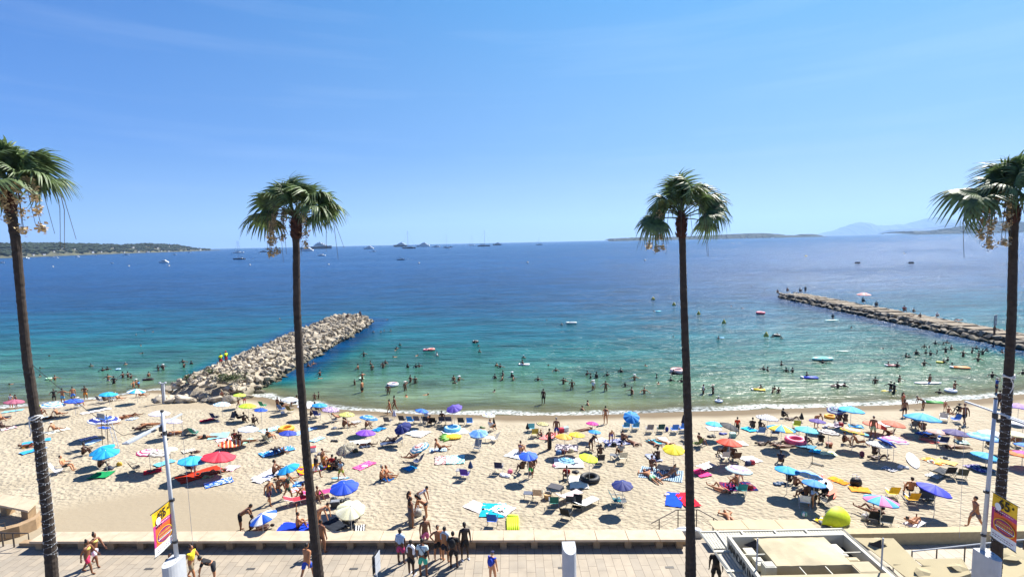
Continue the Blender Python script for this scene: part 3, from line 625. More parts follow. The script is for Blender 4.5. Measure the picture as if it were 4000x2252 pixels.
# ---------------------------------------------------------------- buoys
BY = mat('buoy_yellow', 'c8b24a', .5); BWH = mat('buoy_white', 'd8d4cc', .5); BK = mat('buoy_dark', '2c2a28', .6)
def buoy(t, x, y, label, kind='cone', r_=.3):
    p = hit(*tp(t, x, y), 0); g = MB(); b = thing('buoy', label, 'buoy', p, 0, 'buoys')
    if kind == 'cone': g.lathe([(.02, -.2), (r_, -.05), (r_*1.15, .12), (r_*.5, .6), (.04, .85)], 12); part('float', g, BY, b, True)
    else: g.ball((0, 0, r_*.4), (r_, r_, r_), 12, 8); part('float', g, BWH, b, True)
    g = MB(); g.tube([(0, 0, .3), (0, 0, .95 if kind == 'cone' else r_*2)], .03, 5); part('mooring_ring', g, BK, b)
for t, x, y, lb, kd, r_ in [('w4', 577, 38, 'first yellow cone buoy of the swim line from the left', 'cone', .5), ('w4', 888, 122, 'yellow cone buoy just left of the third palm', 'cone', .42), ('w4', 1255, 260, 'yellow cone buoy just right of the third palm', 'cone', .4), ('w4', 1633, 392, 'yellow cone buoy between the third palm and the pink ring', 'cone', .38), ('w4', 2262, 585, 'nearest yellow cone buoy beside three swimmers', 'cone', .38),
  ('h0', 534, 418, 'white mooring buoy near the left palm', 'b', .8), ('h0', 1298, 412, 'white mooring buoy below the small white boat', 'b', .8), ('h0', 1701, 410, 'white mooring buoy below the flybridge cruiser', 'b', .8), ('h0', 2515, 400, 'white mooring buoy right of the dark sailing boat', 'b', .8), ('h1', 1118, 474, 'white mooring buoy right of the second palm', 'b', .8), ('h1', 2027, 460, 'white mooring buoy right of the leaning mast boat', 'b', .8),
  ('h2', 801, 506, 'pale mooring buoy below the lone two masted boat', 'b', .8), ('h2', 1982, 486, 'pale buoy left of the third palm trunk', 'b', .8), ('h4', 382, 516, 'dark buoy below the small island', 'cone', 1.0), ('h4', 1372, 490, 'dark round buoy under the mountains', 'b', .7)]:
    buoy(t, x, y, lb, kd, r_)
# ================================================================ PALMS
BARK = mat('palm_bark', '382f28', .95, var=.35, scale=5, bump=.5, bscale=14)
BARK2 = mat('palm_leaf_bases', '452a20', .95, var=.35, scale=6, bump=.5, bscale=20)
def leafmat(name, c1, c2):
    m, b, t = newmat(name); N = t.nodes.new; K = t.links.new
    tc = N('ShaderNodeTexCoord'); n = N('ShaderNodeTexNoise'); n.inputs['Scale'].default_value = 5; r = N('ShaderNodeValToRGB'); r.color_ramp.elements[0].color = lin(c1); r.color_ramp.elements[1].color = lin(c2)
    r.color_ramp.elements[0].position = .3; r.color_ramp.elements[1].position = .7; K(tc.outputs['Object'], n.inputs['Vector']); K(n.outputs['Fac'], r.inputs[0]); K(r.outputs[0], b.inputs['Base Color']); b.inputs['Roughness'].default_value = .5
    tl = N('ShaderNodeBsdfTranslucent'); K(r.outputs[0], tl.inputs[0]); ms = N('ShaderNodeMixShader'); ms.inputs[0].default_value = .3; K(b.outputs[0], ms.inputs[1]); K(tl.outputs[0], ms.inputs[2]); K(ms.outputs[0], t.nodes['Material Output'].inputs[0])
    return m
LEAF = leafmat('palm_leaf', '3a4a30', '748a55'); FLW = mat('palm_flowers', 'c4ae86', .9, var=.25, scale=9); STK = mat('flower_stalk', '4c4634', .8)
def frond_mesh(seed):
    r = random.Random(seed); g = MB(); Lp = r.uniform(.85, 1.15); R_ = r.uniform(.85, 1.05)
    # petiole arching outwards along +X
    pts = [(Lp*u, 0, .28*math.sin(u*1.6)*Lp) for u in (0, .25, .5, .75, 1)]
    g.tube(pts, [.035, .028, .024, .02, .016], 5)
    h = Vector(pts[-1]); n = 34
    for i in range(n):
        a = (i/(n-1)-.5)*rad(238); l_ = R_*(1-.30*abs(math.sin(a*.5))**2)*r.uniform(.93, 1.05)
        dr = Vector((math.cos(a), math.sin(a), 0)); sd = Vector((-math.sin(a), math.cos(a), 0)); dro = r.uniform(.35, 1.15)
        fold = .16*math.cos(a)-.10*abs(math.sin(a)); prev = None; m_ = 8
        for k in range(m_+1):
            u = k/m_; free = max(0, u-.42)
            p = h+dr*(l_*(u-.22*free*free*dro*2))+Vector((0, 0, l_*(fold*u*.7-1.25*dro*free*free*1.7-.10*u*u)))
            wd = l_*(.068*u/.42 if u < .42 else .068*max(0, 1-(u-.42)/.58)**.8+.003); z_ = .030 if u < .5 else .012
            q = [p-sd*wd, p+Vector((0, 0, z_*(1 if i % 2 else -1)*0+z_)), p+sd*wd]
            if prev: g.quad(prev[0], prev[1], q[1], q[0]); g.quad(prev[1], prev[2], q[2], q[1])
            prev = q
    return g.mesh('frond', LEAF)
FR = [frond_mesh(i) for i in range(6)]
def flower_mesh(seed):
    r = random.Random(seed); g = MB(); Lr = r.uniform(1.1, 1.55); pts = []
    for k in range(9):
        u = k/8; pts.append(Vector((Lr*.62*math.sin(min(1, u*1.5)*1.4), 0, .45*math.sin(u*2.6)-Lr*.95*u**2.2)))
    g.tube(pts, [.02-.0015*k for k in range(9)], 4); g.cm = 1
    for k in range(4, 9):
        for j in range(60):
            d = Vector((r.gauss(0, .06), r.gauss(0, .06), r.gauss(-.03, .07))); c = pts[k]+d; e = Vector((r.gauss(0, 1), r.gauss(0, 1), r.gauss(0, 1))).normalized()*.035; f = e.cross(Vector((0, .3, 1))).normalized()*.03
            g.quad(c-e-f, c+e-f, c+e+f, c-e+f)
    return g.mesh('flower_cluster', [STK, FLW])
def stalk_mesh(seed):
    r = random.Random(seed); g = MB(); Lr = r.uniform(1.9, 2.5)
    g.tube([(Lr*.55*math.sin(min(1, u/8*1.3)*1.5), 0, .75*math.sin(u/8*2.4)-Lr*.9*(u/8)**2.2) for u in range(9)], [.018-.0014*u for u in range(9)], 4)
    return g.mesh('bare_stalk', STK)
FM = [flower_mesh(i) for i in range(3)]; SM = [stalk_mesh(i) for i in range(3)]
ROPE = mat('white_rope', 'd8d4cc', .7); LT = mat('string_light_cord', 'b0b4b8', .5)
def palm(pix, wid, YD, seed, label, crown=1.0, skip=None, lights=0, flowers=((200, 3), (170, 2)), fronds=None, rope=None):
    r = random.Random(seed); P = [hity(x, y, YD) for x, y in pix]
    W = [hity(x+w_/2, y, YD).x-hity(x-w_/2, y, YD).x for (x, y), w_ in zip(pix, wid)]; kc = math.cos(math.atan2(P[0].x, YD)); W = [q*kc for q in W]
    a, b_ = P[-2], P[-1]; s_ = (1.7-b_.z)/(b_.z-a.z); P.append(Vector((b_.x+(b_.x-a.x)*s_, YD, 1.7))); W.append(W[-1]*1.1)
    base = P[-1]; t = thing('palm_tree', label, 'palm tree', base, 0, 'tall fan palms along the promenade')
    pts = []; rs = []
    for i in range(len(P)-1):
        n = max(2, int((P[i]-P[i+1]).length/.11))
        for k in range(n):
            u = k/n; p = P[i].lerp(P[i+1], u)-base; pts.append(p+Vector((r.uniform(-.006, .006), r.uniform(-.006, .006), 0))); rs.append((W[i]*(1-u)+W[i+1]*u)/2*(1+.05*(len(pts) % 2)+r.uniform(-.025, .03)))
    pts.append(P[-1]-base); rs.append(W[-1]/2*1.2)
    g = MB(); g.tube(pts, rs, 14); part('trunk', g, BARK, t)
    top = P[0]-base; r0 = W[0]/2; g = MB()      # old leaf bases under the crown
    for i in range(130):
        z = -r.uniform(0, .7); a_ = r.uniform(0, 6.28); rr_ = r0*(1.0+.25*max(0, 1+z)); c = top+Vector((math.cos(a_)*rr_, math.sin(a_)*rr_, z)); o = Vector((math.cos(a_), math.sin(a_), 0)); sd = Vector((-math.sin(a_), math.cos(a_), 0))*.05
        g.quad(c-sd, c+sd, c+o*.07+Vector((0, 0, .13))+sd*.5, c+o*.07+Vector((0, 0, .13))-sd*.5)
    g.tube([top+Vector((0, 0, -.65)), top+Vector((0, 0, -.2)), top+Vector((0, 0, .35))], [r0*1.02, r0*1.3, r0*.7], 12)
    part('leaf_bases', g, BARK2, t)
    nf = 19
    for i in range(nf):
        if fronds and i in fronds: az, el, sc = fronds[i]
        else: az = i*137.5+r.uniform(-12, 12); el = 84-i/nf*92+r.uniform(-8, 8); sc = r.uniform(.86, 1.05)
        o = part('frond', FR[r.randrange(6)], None, t, loc=top+Vector((0, 0, .05)))
        o.rotation_euler = (Matrix.Rotation(rad(az), 3, 'Z') @ Matrix.Rotation(-rad(el), 3, 'Y') @ Matrix.Rotation(rad(r.uniform(-50, 50)), 3, 'X')).to_euler(); o.scale = (sc*crown*.93,)*3
    for az, n in flowers:
        for k in range(n):
            o = part('flower_cluster', FM[r.randrange(3)], None, t, loc=top+Vector((0, 0, .15))); o.rotation_euler = (0, rad(r.uniform(-12, 8)), rad(az+r.uniform(-22, 22))); o.scale = (crown*r.uniform(.85, 1.1),)*3
    for k in range(9):
        o = part('bare_stalk', SM[r.randrange(3)], None, t, loc=top+Vector((0, 0, .15))); o.rotation_euler = (0, rad(r.uniform(-25, 5)), rad(r.uniform(0, 360))); o.scale = (crown,)*3
    if lights:
        g = MB(); z1, z0 = lights; n = int((z1-z0)*70); pl = []
        def axis(z):
            for i in range(len(P)-1):
                if P[i].z >= z >= P[i+1].z: u = (P[i].z-z)/(P[i].z-P[i+1].z); return P[i].lerp(P[i+1], u)-base, (W[i]*(1-u)+W[i+1]*u)/2
            return P[-1]-base, W[-1]/2
        for ks, tw in ((1, 5.0), (-1, 3.4)):
            pl = []
            for k in range(n+1):
                z = z0+(z1-z0)*k/n; c, rr_ = axis(z); a_ = ks*z*tw*4.5+r.uniform(-.05, .05); pl.append(c+Vector((math.cos(a_), math.sin(a_), 0))*(rr_*1.12))
            g.tube(pl, .004, 3)
            for k in range(0, n, 4): g.box(pl[k]+Vector((0, 0, -.02)), (.014, .014, .045))
        part('string_lights', g, LT, t)
        c, rr_ = axis(z1); g = MB()
        g.tube([c+Vector((math.cos(k*.4)*rr_*1.2, math.sin(k*.4)*rr_*1.2, .04*math.sin(k*.9)+k*.004)) for k in range(34)], .03, 5)
        g.tube([c+Vector((-rr_*.5, -rr_*1.2, 0)), c+Vector((-rr_*.2, -rr_*1.6, -.2)), c+Vector((-.02, -rr_*1.4, -.42)), c+Vector((-.1, -rr_*1.3, -.62))], .022, 5)
        part('rope_tie', g, ROPE, t)
    return t, P
F1 = palm([(34, 762), (64, 960), (85, 1200), (105, 1400), (150, 1700), (185, 2000), (204, 2250)], [46, 41, 38, 42, 46, 48, 56], 19.5, 21, 'leftmost fan palm wrapped in string lights, crown cut by the frame edge', 1.22, lights=(11.2, 5.6), flowers=((-35, 2), (-60, 1)))
F2 = palm([(1155, 862), (1157, 960), (1160, 1200), (1172, 1450), (1195, 1750), (1222, 2030), (1245, 2250)], [34, 28, 30, 31, 34, 37, 42], 19.5, 5, 'fan palm in front of the rock groyne with dense green crown', 1.0, fronds={17: (182, -8, 1.2), 16: (5, 8, 1.1), 15: (-12, -5, 1.0)}, flowers=((192, 3), (172, 1), (-20, 1)))
F3 = palm([(2661, 858), (2666, 960), (2672, 1200), (2683, 1500), (2692, 1800), (2697, 2050), (2698, 2250)], [31, 26, 28, 31, 33, 36, 43], 19.5, 33, 'fan palm right of centre with very dark slim trunk', .97, fronds={17: (180, -14, 1.1), 16: (0, 12, 1.2), 15: (-20, -25, .95)}, flowers=((175, 2), (190, 1)))
F4 = palm([(3961, 808), (3958, 960), (3952, 1240), (3938, 1500), (3918, 1800), (3900, 2050), (3888, 2240)], [42, 38, 40, 42, 44, 46, 56], 22.3, 58, 'rightmost fan palm beside the second banner, wrapped in lights', 1.28, fronds={17: (180, 2, 1.35), 16: (200, -8, 1.2)}, lights=(11.2, 3.6), flowers=((185, 3), (200, 2)))
# ================================================================ LAMP MASTS
WP = mat('white_painted_steel', 'b4b9bf', .45, var=.06); WPD = mat('grey_painted_steel', '9aa0a8', .5, var=.1); CON = mat('white_render', 'b2b6bb', .7, var=.07, scale=3, bump=.15); CLP = mat('dark_clamp', '2b2e33', .5)
def pillar(parent, z1, top=True):
    g = MB(); n = 12; pts = [(.27*math.cos(rad(180+180*k/n)), -.25+.55*math.sin(rad(180+180*k/n))) for k in range(n+1)]+[(.27, .15), (-.27, .15)]
    g.prism(pts, 0, lambda x, y: z1+(y+.8)*.0)
    part('pillar', g, CON, parent)
    g = MB(); r = random.Random(3)
    for k in range(16): g.lathe([(r.uniform(.008, .028), 0), (.004, .006)], 6, (r.uniform(-.18, .18), r.uniform(-.6, .1), z1+.002))
    part('bird_droppings', g, CLP, parent)
Y1 = 20.4
def lampmast(px_top, px_arm, px_pil, label, arms, bside, blabel):
    T_ = hity(*px_top, Y1); A = hity(*px_arm, Y1); Pp = hity(*px_pil, Y1); base = Vector((Pp.x, Y1, 1.7))
    t = thing('lamp_mast', label, 'lamp post', base, 0, 'white lamp masts with banners')
    top = T_-base
    g = MB(); g.tube([(0, 0, Pp.z-1.7-.05), tuple(top)], [.085, .062], 14); part('mast', g, WP, t, True)
    g = MB(); g.lathe([(.07, 0), (.074, .05), (.05, .07)], 14, tuple(top)); part('mast_cap', g, CLP, t)
    az = A-base; g = MB(); yn, yf = arms
    M = Matrix.Rotation(0, 3, 'Z')
    g.box((az.x, az.y+(yf+yn)/2*0+(-yn+yf)/2, az.z), (.07, yn+yf, .06)); part('arm', g, WP, t)
    g = MB(); g.box((az.x, az.y-yn*.72, az.z-.02), (.26, yn*.62, .05)); g.box((az.x, az.y-yn*.72, az.z-.05), (.2, yn*.56, .03)); part('flood_light', g, WPD, t)
    g = MB(); g.lathe([(.09, -.12), (.1, -.08), (.1, .08), (.09, .12)], 12, tuple(az-Vector((0, 0, .15)))); g.box((az.x+.12, az.y, az.z-.35), (.1, .14, .16)); part('bracket', g, CLP, t)
    g = MB(); g.tube([tuple(az+Vector((0, yf*.97, 0))), tuple(az+Vector((.06, yf*.97, -(az.z-Pp.z+1.7+.3))))], .008, 4); part('halyard', g, WPD, t)
    pil = MB(); pillar(t, Pp.z-1.7)
    return t, base
t1, b1_ = lampmast((633, 1607), (630, 1657), (690, 2172), 'white lamp mast with a bright festival banner on its left side', (1.9, 1.3), -1, '')
t2, b2_ = lampmast((3890, 1557), (3888, 1608), (3838, 2146), 'white lamp mast with a dull banner beside the rightmost palm', (1.5, 1.4), 1, '')
mp_ = hity(2230, 2166, 19.7); tm = thing('rendered_pillar', 'plain white rendered pillar without a mast in the bottom centre', 'pillar', (mp_.x, 19.7+.8, 1.7)); pillar(tm, mp_.z-1.7)
# banners: text and bands are thin raised print on the cloth
def bmat(n, c): return mat(n, c, .6, var=.05)
B_Y, B_M, B_O, B_P, B_W, B_K = bmat('banner_yellow', 'f0bf1e'), bmat('banner_magenta', 'b8357e'), bmat('banner_orange', 'e8622c'), bmat('banner_purple', '7a2a66'), bmat('banner_white', 'e6e8ea'), bmat('banner_black', '181412')
def text_mesh(s, size, m, ext=.004):
    c = bpy.data.curves.new('txt', 'FONT'); c.body = s; c.size = size; c.align_x = 'CENTER'; c.align_y = 'CENTER'; c.extrude = ext; c.offset = size*.018
    o = bpy.data.objects.new('tmp', c); me = bpy.data.meshes.new_from_object(o); bpy.data.objects.remove(o); bpy.data.curves.remove(c); me.materials.clear(); me.materials.append(m); return me
def banner(px, Yp, label, mirror=False):
    C_ = [hity(x, y, Yp) for x, y in px]   # near-top, mast-top, mast-bottom, near-bottom corners
    return C_
def make_banner(mast_base, az_top, az_bot, e1, e2, side, lab):
    """cloth hangs beside the mast in a plane turned towards the street"""
    H_ = az_top-az_bot; t = thing('street_banner', lab, 'banner', mast_base, 0, 'festival banners on the lamp masts')
    zt_ = az_top+mast_base.z; A_ = hit(*e1, zt_); B_ = hit(*e2, zt_); X = (B_-A_); X.z = 0; W_ = X.length; X.normalize(); o0 = Vector((A_.x-mast_base.x, A_.y-mast_base.y, az_top))
    if side < 0: X = -X; o0 = o0-X*W_
    Z = Vector((0, 0, 1)); Nn = X.cross(Z)      # towards the street
    def pt(u, v, d=0): return o0+X*(u*W_)+Z*(-(1-v)*H_)+Nn*d
    def put(name, g, m, lb=None): part(name, g, m, t, label=lb)
    g = MB(); n = 10
    for i in range(n):
        for j in range(n):
            f = lambda u, v: pt(u, v, .02*math.sin(u*5+v*3))
            g.cm = 0 if (j/n) > .69 else (1 if j/n > .58 else (2 if j/n > .16 else 3))
            if g.cm == 2 and i == 0: g.cm = 1
            g.quad(f(i/n, j/n), f((i+1)/n, j/n), f((i+1)/n, (j+1)/n), f(i/n, (j+1)/n))
    k = len(g.f); v0 = len(g.v); g.v += [tuple(Vector(v)-Nn*.006) for v in g.v]; g.f += [tuple(i+v0 for i in f_)[::-1] for f_ in g.f]; g.mi += g.mi[:k]
    put('cloth', g, [B_Y, B_M, B_O, B_W, B_P])
    M = Matrix(((X.x, Z.x, Nn.x), (X.y, Z.y, Nn.y), (X.z, Z.z, Nn.z))).to_4x4()
    def txt(s, size, u, v, m, nm, lb=None):
        o = part(nm, text_mesh(s, size, m), None, t, label=lb); o.matrix_local = Matrix.Translation(pt(u, v, .03)) @ M
    txt('65', .46*W_, .50, .85, B_K, 'number_print', 'black 65 printed across the banner top'); txt('e', .17*W_, .84, .90, B_K, 'number_print')
    txt('9-19', .17*W_, .30, .635, B_K, 'date_print'); 
    def disc(u, v, ru, rv, m, nm, d=.028, ring=0):
        g = MB(); n = 28; k = [pt(u+ru*math.cos(6.283*i/n), v+rv*math.sin(6.283*i/n), d) for i in range(n)]
        if ring:
            k2 = [pt(u+ru*ring*math.cos(6.283*i/n), v+rv*ring*math.sin(6.283*i/n), d) for i in range(n)]
            for i in range(n): g.quad(k[i], k[(i+1) % n], k2[(i+1) % n], k2[i])
        else: g.quad(*k)
        put(nm, g, m)
    asp = W_/H_
    disc(.27, .765, .13, .13*asp, B_W, 'round_emblem', .040)
    disc(.55, .37, .44, .17, B_Y, 'oval_emblem', .034, .93); disc(.55, .37, .40, .155, B_P, 'oval_emblem', .030)
    r = random.Random(4)
    for v_, m_, u0, u1 in ((.465, B_O, .32, .78), (.43, B_Y, .25, .86), (.395, B_O, .22, .88), (.36, B_Y, .24, .86), (.325, B_W, .2, .9), (.285, B_O, .36, .76)):
        g = MB(); u = u0
        while u < u1:
            w_ = r.uniform(.03, .07); g.quad(pt(u, v_-.009, .036), pt(u+w_, v_-.009, .036), pt(u+w_, v_+.012, .036), pt(u, v_+.012, .036)); u += w_+.015
        put('lettering', g, m_)
    for v_, m_, u0, u1 in ((.675, B_W, .12, .9), (.195, B_W, .15, .9), (.12, B_P, .1, .9), (.07, B_K, .1, .85), (.965, B_K, .1, .8)):
        g = MB(); u = u0
        while u < u1:
            w_ = r.uniform(.02, .09); g.quad(pt(u, v_-.007, .036), pt(u+w_, v_-.007, .036), pt(u+w_, v_+.008, .036), pt(u, v_+.008, .036)); u += w_+.03
        put('lettering', g, m_)
    for v_ in (1.005, -.005):
        g = MB(); g.tube([pt(-.06, v_), pt(1.04, v_)], .018, 6); put('banner_rod', g, CLP)
        q = pt(1 if side < 0 else 0, v_); g = MB(); g.lathe([(.1, -.05), (.1, .05)], 10, (0+ (q.x-side*.09)*.0, 0, q.z)); put('clamp', g, CLP)
    return t
def zof(px, b): return hity(px[0], px[1], Y1).z-b.z
make_banner(b1_, zof((665, 1952), b1_), zof((686, 2112), b1_), (662, 1955), (592, 2008), -1, 'bright yellow and magenta festival banner on the left lamp mast')
make_banner(b2_, zof((3872, 1919), b2_), zof((3856, 2086), b2_), (3880, 1922), (3978, 1978), 1, 'shaded dull red festival banner on the right lamp mast')
# sign on a post (bottom, left of the group)
p = hity(1472, 2250, 20.6); sg = thing('street_sign', 'double sided white and black street sign seen edge-on near the bottom', 'sign', (p.x, 20.6, 1.7))
zt = hity(1470, 2160, 20.6).z-1.7; zb = hity(1470, 2232, 20.6).z-1.7
g = MB(); g.tube([(0, 0, 0), (0, 0, zt-.1)], .03, 8); part('post', g, WPD, sg, True)
for dx, m_ in ((-.055, CLP), (.06, WP)):
    g = MB(); g.box((dx, 0, (zt+zb)/2), (.02, .5, zt-zb), rad(-8)); part('sign_panel', g, m_, sg); g = MB(); g.box((dx, 0, (zt+zb)/2), (.03, .56, .04), rad(-8)); part('rail', g, WPD, sg)
# ================================================================ KIOSK (bottom right)
CRM = mat('cream_roof_membrane', 'aea284', .8, var=.25, scale=.8, bump=.25, bscale=3); WT = mat('weathered_white_metal', 'bab6a6', .6, var=.12, scale=2); GRY = mat('dark_roof_pit', '2c2a26', .8, var=.4, scale=2); DK = mat('kiosk_dark', '1a1b1c', .6); SLT = mat('grey_slats', 'a9a89c', .7, var=.12)
K0 = Vector((11.55, 20, 1.7)); kx0, kx1, ky0, ky1, kz = 8.98, 14.02, 18.62, 21.2, 4.9
kk = thing('beach_kiosk', 'white flat roofed beach kiosk with recessed roof and slatted awning', 'kiosk', K0)
def kb(g, x0, x1, y0, y1, z0, z1): g.box(((x0+x1)/2-K0.x, (y0+y1)/2-K0.y, (z0+z1)/2-K0.z), (x1-x0, y1-y0, z1-z0))
g = MB(); kb(g, kx0+.1, kx1-.1, 17.2, ky1-.1, 1.7, 4.3); part('wall', g, WT, kk)
g = MB(); kb(g, kx0, kx0+.13, 17.6, ky1, 4.2, kz); kb(g, kx1-.13, kx1, 17.6, ky1, 4.2, kz); kb(g, kx0+.132, kx1-.132, ky1-.14, ky1, 4.2, kz-.003); part('parapet', g, WT, kk)
g = MB(); kb(g, kx0+.132, kx1-.132, 17.6, 18.45, 4.2, kz+.03); part('parapet', g, CRM, kk)
g = MB(); kb(g, kx0+.132, kx1-.132, 18.452, ky1-.142, 4.22, 4.34); part('roof_floor', g, GRY, kk)
# raised membrane with slightly domed top
g = MB(); mx0, mx1, my0, my1 = 10.05, 13.0, 19.1, 20.98; n = 10
for j in range(n+1):
    for i in range(n+1):
        u, v = i/n, j/n; g.v.append((mx0+(mx1-mx0)*u-K0.x, my0+(my1-my0)*v-K0.y, 4.86+.10*math.sin(u*math.pi)*math.sin(v*math.pi)+.008*math.sin(u*23+v*9)-K0.z))
for j in range(n):
    for i in range(n): a = j*(n+1)+i; g.f.append((a, a+1, a+n+2, a+n+1)); g.mi.append(0)
kb(g, mx0, mx1, my0, my1, 4.35, 4.85); part('roof_membrane', g, CRM, kk)
for x0, x1, y0, y1, z0, z1, m_, nm in ((13.1, 13.45, 20.0, 20.85, 4.35, 4.62, WT, 'air_duct'), (13.15, 13.6, 19.55, 19.8, 4.35, 4.7, CRM, 'air_conditioner'), (12.95, 13.75, 18.6, 19.3, 4.35, 4.84, CRM, 'roof_hatch'), (9.45, 9.85, 20.2, 20.75, 4.35, 4.6, WT, 'air_duct'), (9.55, 9.9, 19.55, 20.1, 4.35, 4.6, WT, 'air_conditioner'), (9.55, 9.98, 18.95, 19.35, 4.35, 4.9, SLT, 'air_conditioner')):
    g = MB(); kb(g, x0, x1, y0, y1, z0, z1); kb(g, x0+.05, x1-.05, y0+.05, y1-.05, z1, z1+.015); part(nm, g, m_, kk)
for x in (10.9, 11.9): g = MB(); kb(g, x, x+.035, 18.46, 19.08, 4.8, 4.83); part('roof_bar', g, WT, kk)
g = MB(); kb(g, 13.14, 13.88, 19.9, 19.94, 4.8, 4.84); kb(g, 9.12, 9.98, 19.9, 19.94, 4.8, 4.84); part('roof_bar', g, WT, kk)
for i, ch in enumerate('MANDARINE'):
    o = part('sign_letter', text_mesh(ch, .47, DK, .006), None, kk, label='dark capital %s of the kiosk name' % ch)
    yy = 20.85-i*(20.85-18.5)/8.6; o.matrix_local = Matrix.Translation((kx0-.012-K0.x, yy-K0.y, 4.55-K0.z)) @ Matrix(((0, 0, -1, 0), (-1, 0, 0, 0), (0, 1, 0, 0), (0, 0, 0, 1)))
# slatted awning round the building
ax0, ax1, ay1, azz = 8.28, 14.78, 22.55, 4.3
g = MB(); kb(g, ax0, ax1, ay1-.08, ay1, azz-.06, azz+.02)
for x, xe in ((ax0, 8.75), (ax1, 14.7)):
    g.tube([(x-K0.x, ay1-K0.y, azz-K0.z), (xe-.35*(1 if x < 10 else -.0)-K0.x+.25*(x < 10), 16.8-K0.y, azz-K0.z)], .05, 4)
part('awning_frame', g, WT, kk)
g = MB()
x = ax0+.12
while x < ax1-.06: g.box((x-K0.x, (ky1+ay1)/2-K0.y, azz-.03-K0.z), (.105, ay1-ky1-.1, .02)); x += .125
part('awning_slats', g, SLT, kk)
for x in (9.0, 10.1, 11.6, 13.0):
    g = MB(); kb(g, x, x+.09, ky1+.02, ay1-.09, azz-.02, azz+.05); part('awning_beam', g, WT, kk)
g = MB(); x = ax0+.12
while x < kx0-.06: g.box((x-K0.x, 19.1-K0.y, azz-.03-K0.z), (.105, 4.1, .02)); x += .125
x = kx1+.08
while x < ax1-.02: g.box((x-K0.x, 19.1-K0.y, azz-.03-K0.z), (.105, 4.1, .02)); x += .125
part('awning_slats', g, SLT, kk)
for y in (20.9, 19.6, 18.5):
    g = MB(); kb(g, ax0+.05, kx0-.01, y, y+.12, azz-.015, azz+.04); part('awning_beam', g, WT, kk)
for nm, (x, y), lb in (('left', (2955, 2222), 'small dark pennant on the left corner of the kiosk roof'), ('right', (3442, 2222), 'small dark pennant on the right corner of the kiosk roof')):
    p = hit(x, y, kz); f = thing('pennant', lb, 'flag', p, 0, 'pennants on the kiosk')
    g = MB(); g.tube([(0, 0, 0), (.02, 0, 1.25)], .03, 8); part('pole', g, WPD, f); g = MB(); g.prism([(-.03, .0), (-.45, .02), (-.03, .012)], 0, .01)
    g = MB(); g.quad((-.03, 0, 1.2), (-.5, .03, .98), (-.03, 0, .82)); g.quad((-.03, .008, .82), (-.5, .038, .98), (-.03, .008, 1.2)); part('flag_cloth', g, mat('black_flag', '16181f', .8), f)
# pale awning roof between kiosk and sand
p = [hit(x, y, 2.6) for x, y in [(2764, 2031), (3155, 2026), (3196, 2064), (2792, 2066)]]; g = MB(); c0 = p[0]
SH = mat('beige_canvas', 'b9a888', .85, var=.08, scale=1.5)
aw = thing('canvas_awning', 'beige canvas awning roof between the kiosk and the sand', 'awning', (12.8, 26, 1.5))
for i in range(3):
    q = lambda u, v: p[0].lerp(p[1], u).lerp(p[3].lerp(p[2], u), v)
    a_, b_ = i/3+.003, (i+1)/3-.003; g = MB(); P4 = [q(a_, 0), q(b_, 0), q(b_, 1), q(a_, 1)]
    g.prism([(v.x-12.8, v.y-26) for v in P4], 1.07, 1.1); part('canvas_panel', g, SH, aw)
for x in (-2.4, 2.4):
    for y in (-.3, .3): g = MB(); g.tube([(x, y, -.1), (x, y, 1.07)], .04, 6); part('leg', g, WT, aw)
# handrail and landing of the beach steps
g = MB(); q = [hit(x, y, 1.75) for x, y in [(2620, 2065), (2660, 2048), (2730, 2052), (2745, 2066)]]; g.prism([(v.x, v.y) for v in q], .9, 1.66); one('step_landing', g, CON, 'small grey concrete landing of the beach steps by the third palm', 'steps')
RST = mat('rusty_rail', '4a4038', .6)
hr = thing('stair_handrail', 'thin dark handrail of the beach steps behind the third palm', 'handrail', (9, 27, 1.5))
rp = [hit(x, y, 2.45)-Vector((9, 27, 1.5)) for x, y in [(2545, 2042), (2642, 1990), (2728, 1989), (2803, 2030)]]
g = MB(); g.tube(rp, .028, 6); part('top_rail', g, RST, hr)
for dz in (.3, .5):
    g = MB(); g.tube([v-Vector((0, 0, dz)) for v in rp], .01, 4); part('wire', g, RST, hr)
for v in (rp[0].lerp(rp[1], .3), rp[1].lerp(rp[2], .08), rp[1].lerp(rp[2], .92), rp[2].lerp(rp[3], .8)):
    g = MB(); g.box((v.x, v.y, v.z-.5), (.05, .03, 1.0)); part('post', g, RST, hr)
# sea wall on the right and the terrace below it
g = MB(); g.prism([(15.4, 25.35), (60, 25.0), (60, 25.5), (15.4, 25.85)], 1.0, 2.35)
one('sea_wall', g, mat('cream_wall', 'ac9c78', .8, var=.1), 'low cream rendered wall along the sand on the right', 'wall')
g = MB(); g.prism([(15.3, 16), (60, 16), (60, 25.1), (15.3, 25.3)], 1.4, 1.712); struct('terrace', g, paving('terrace_paving', 90, 1.25, (.40, .345, .265, 1), (.36, .315, .245, 1)))
th = thing('ramp_handrail', 'steel handrail on short posts over the pale terrace at right', 'handrail', (21.5, 23.5, 1.7)); o_ = Vector((21.5, 23.5, 1.7))
rp = [hit(x, y, 2.6)-o_ for x, y in [(3563, 2151), (3660, 2141), (3770, 2129), (3880, 2117), (4000, 2106), (4150, 2090)]]
g = MB(); g.tube(rp, .035, 8); part('top_rail', g, WPD, th)
for v in rp: g = MB(); g.tube([v, (v.x, v.y, 0)], .03, 6); part('post', g, RST, th)
CAN = mat('cream_canopy', 'a59978', .85, var=.05, scale=1.2)
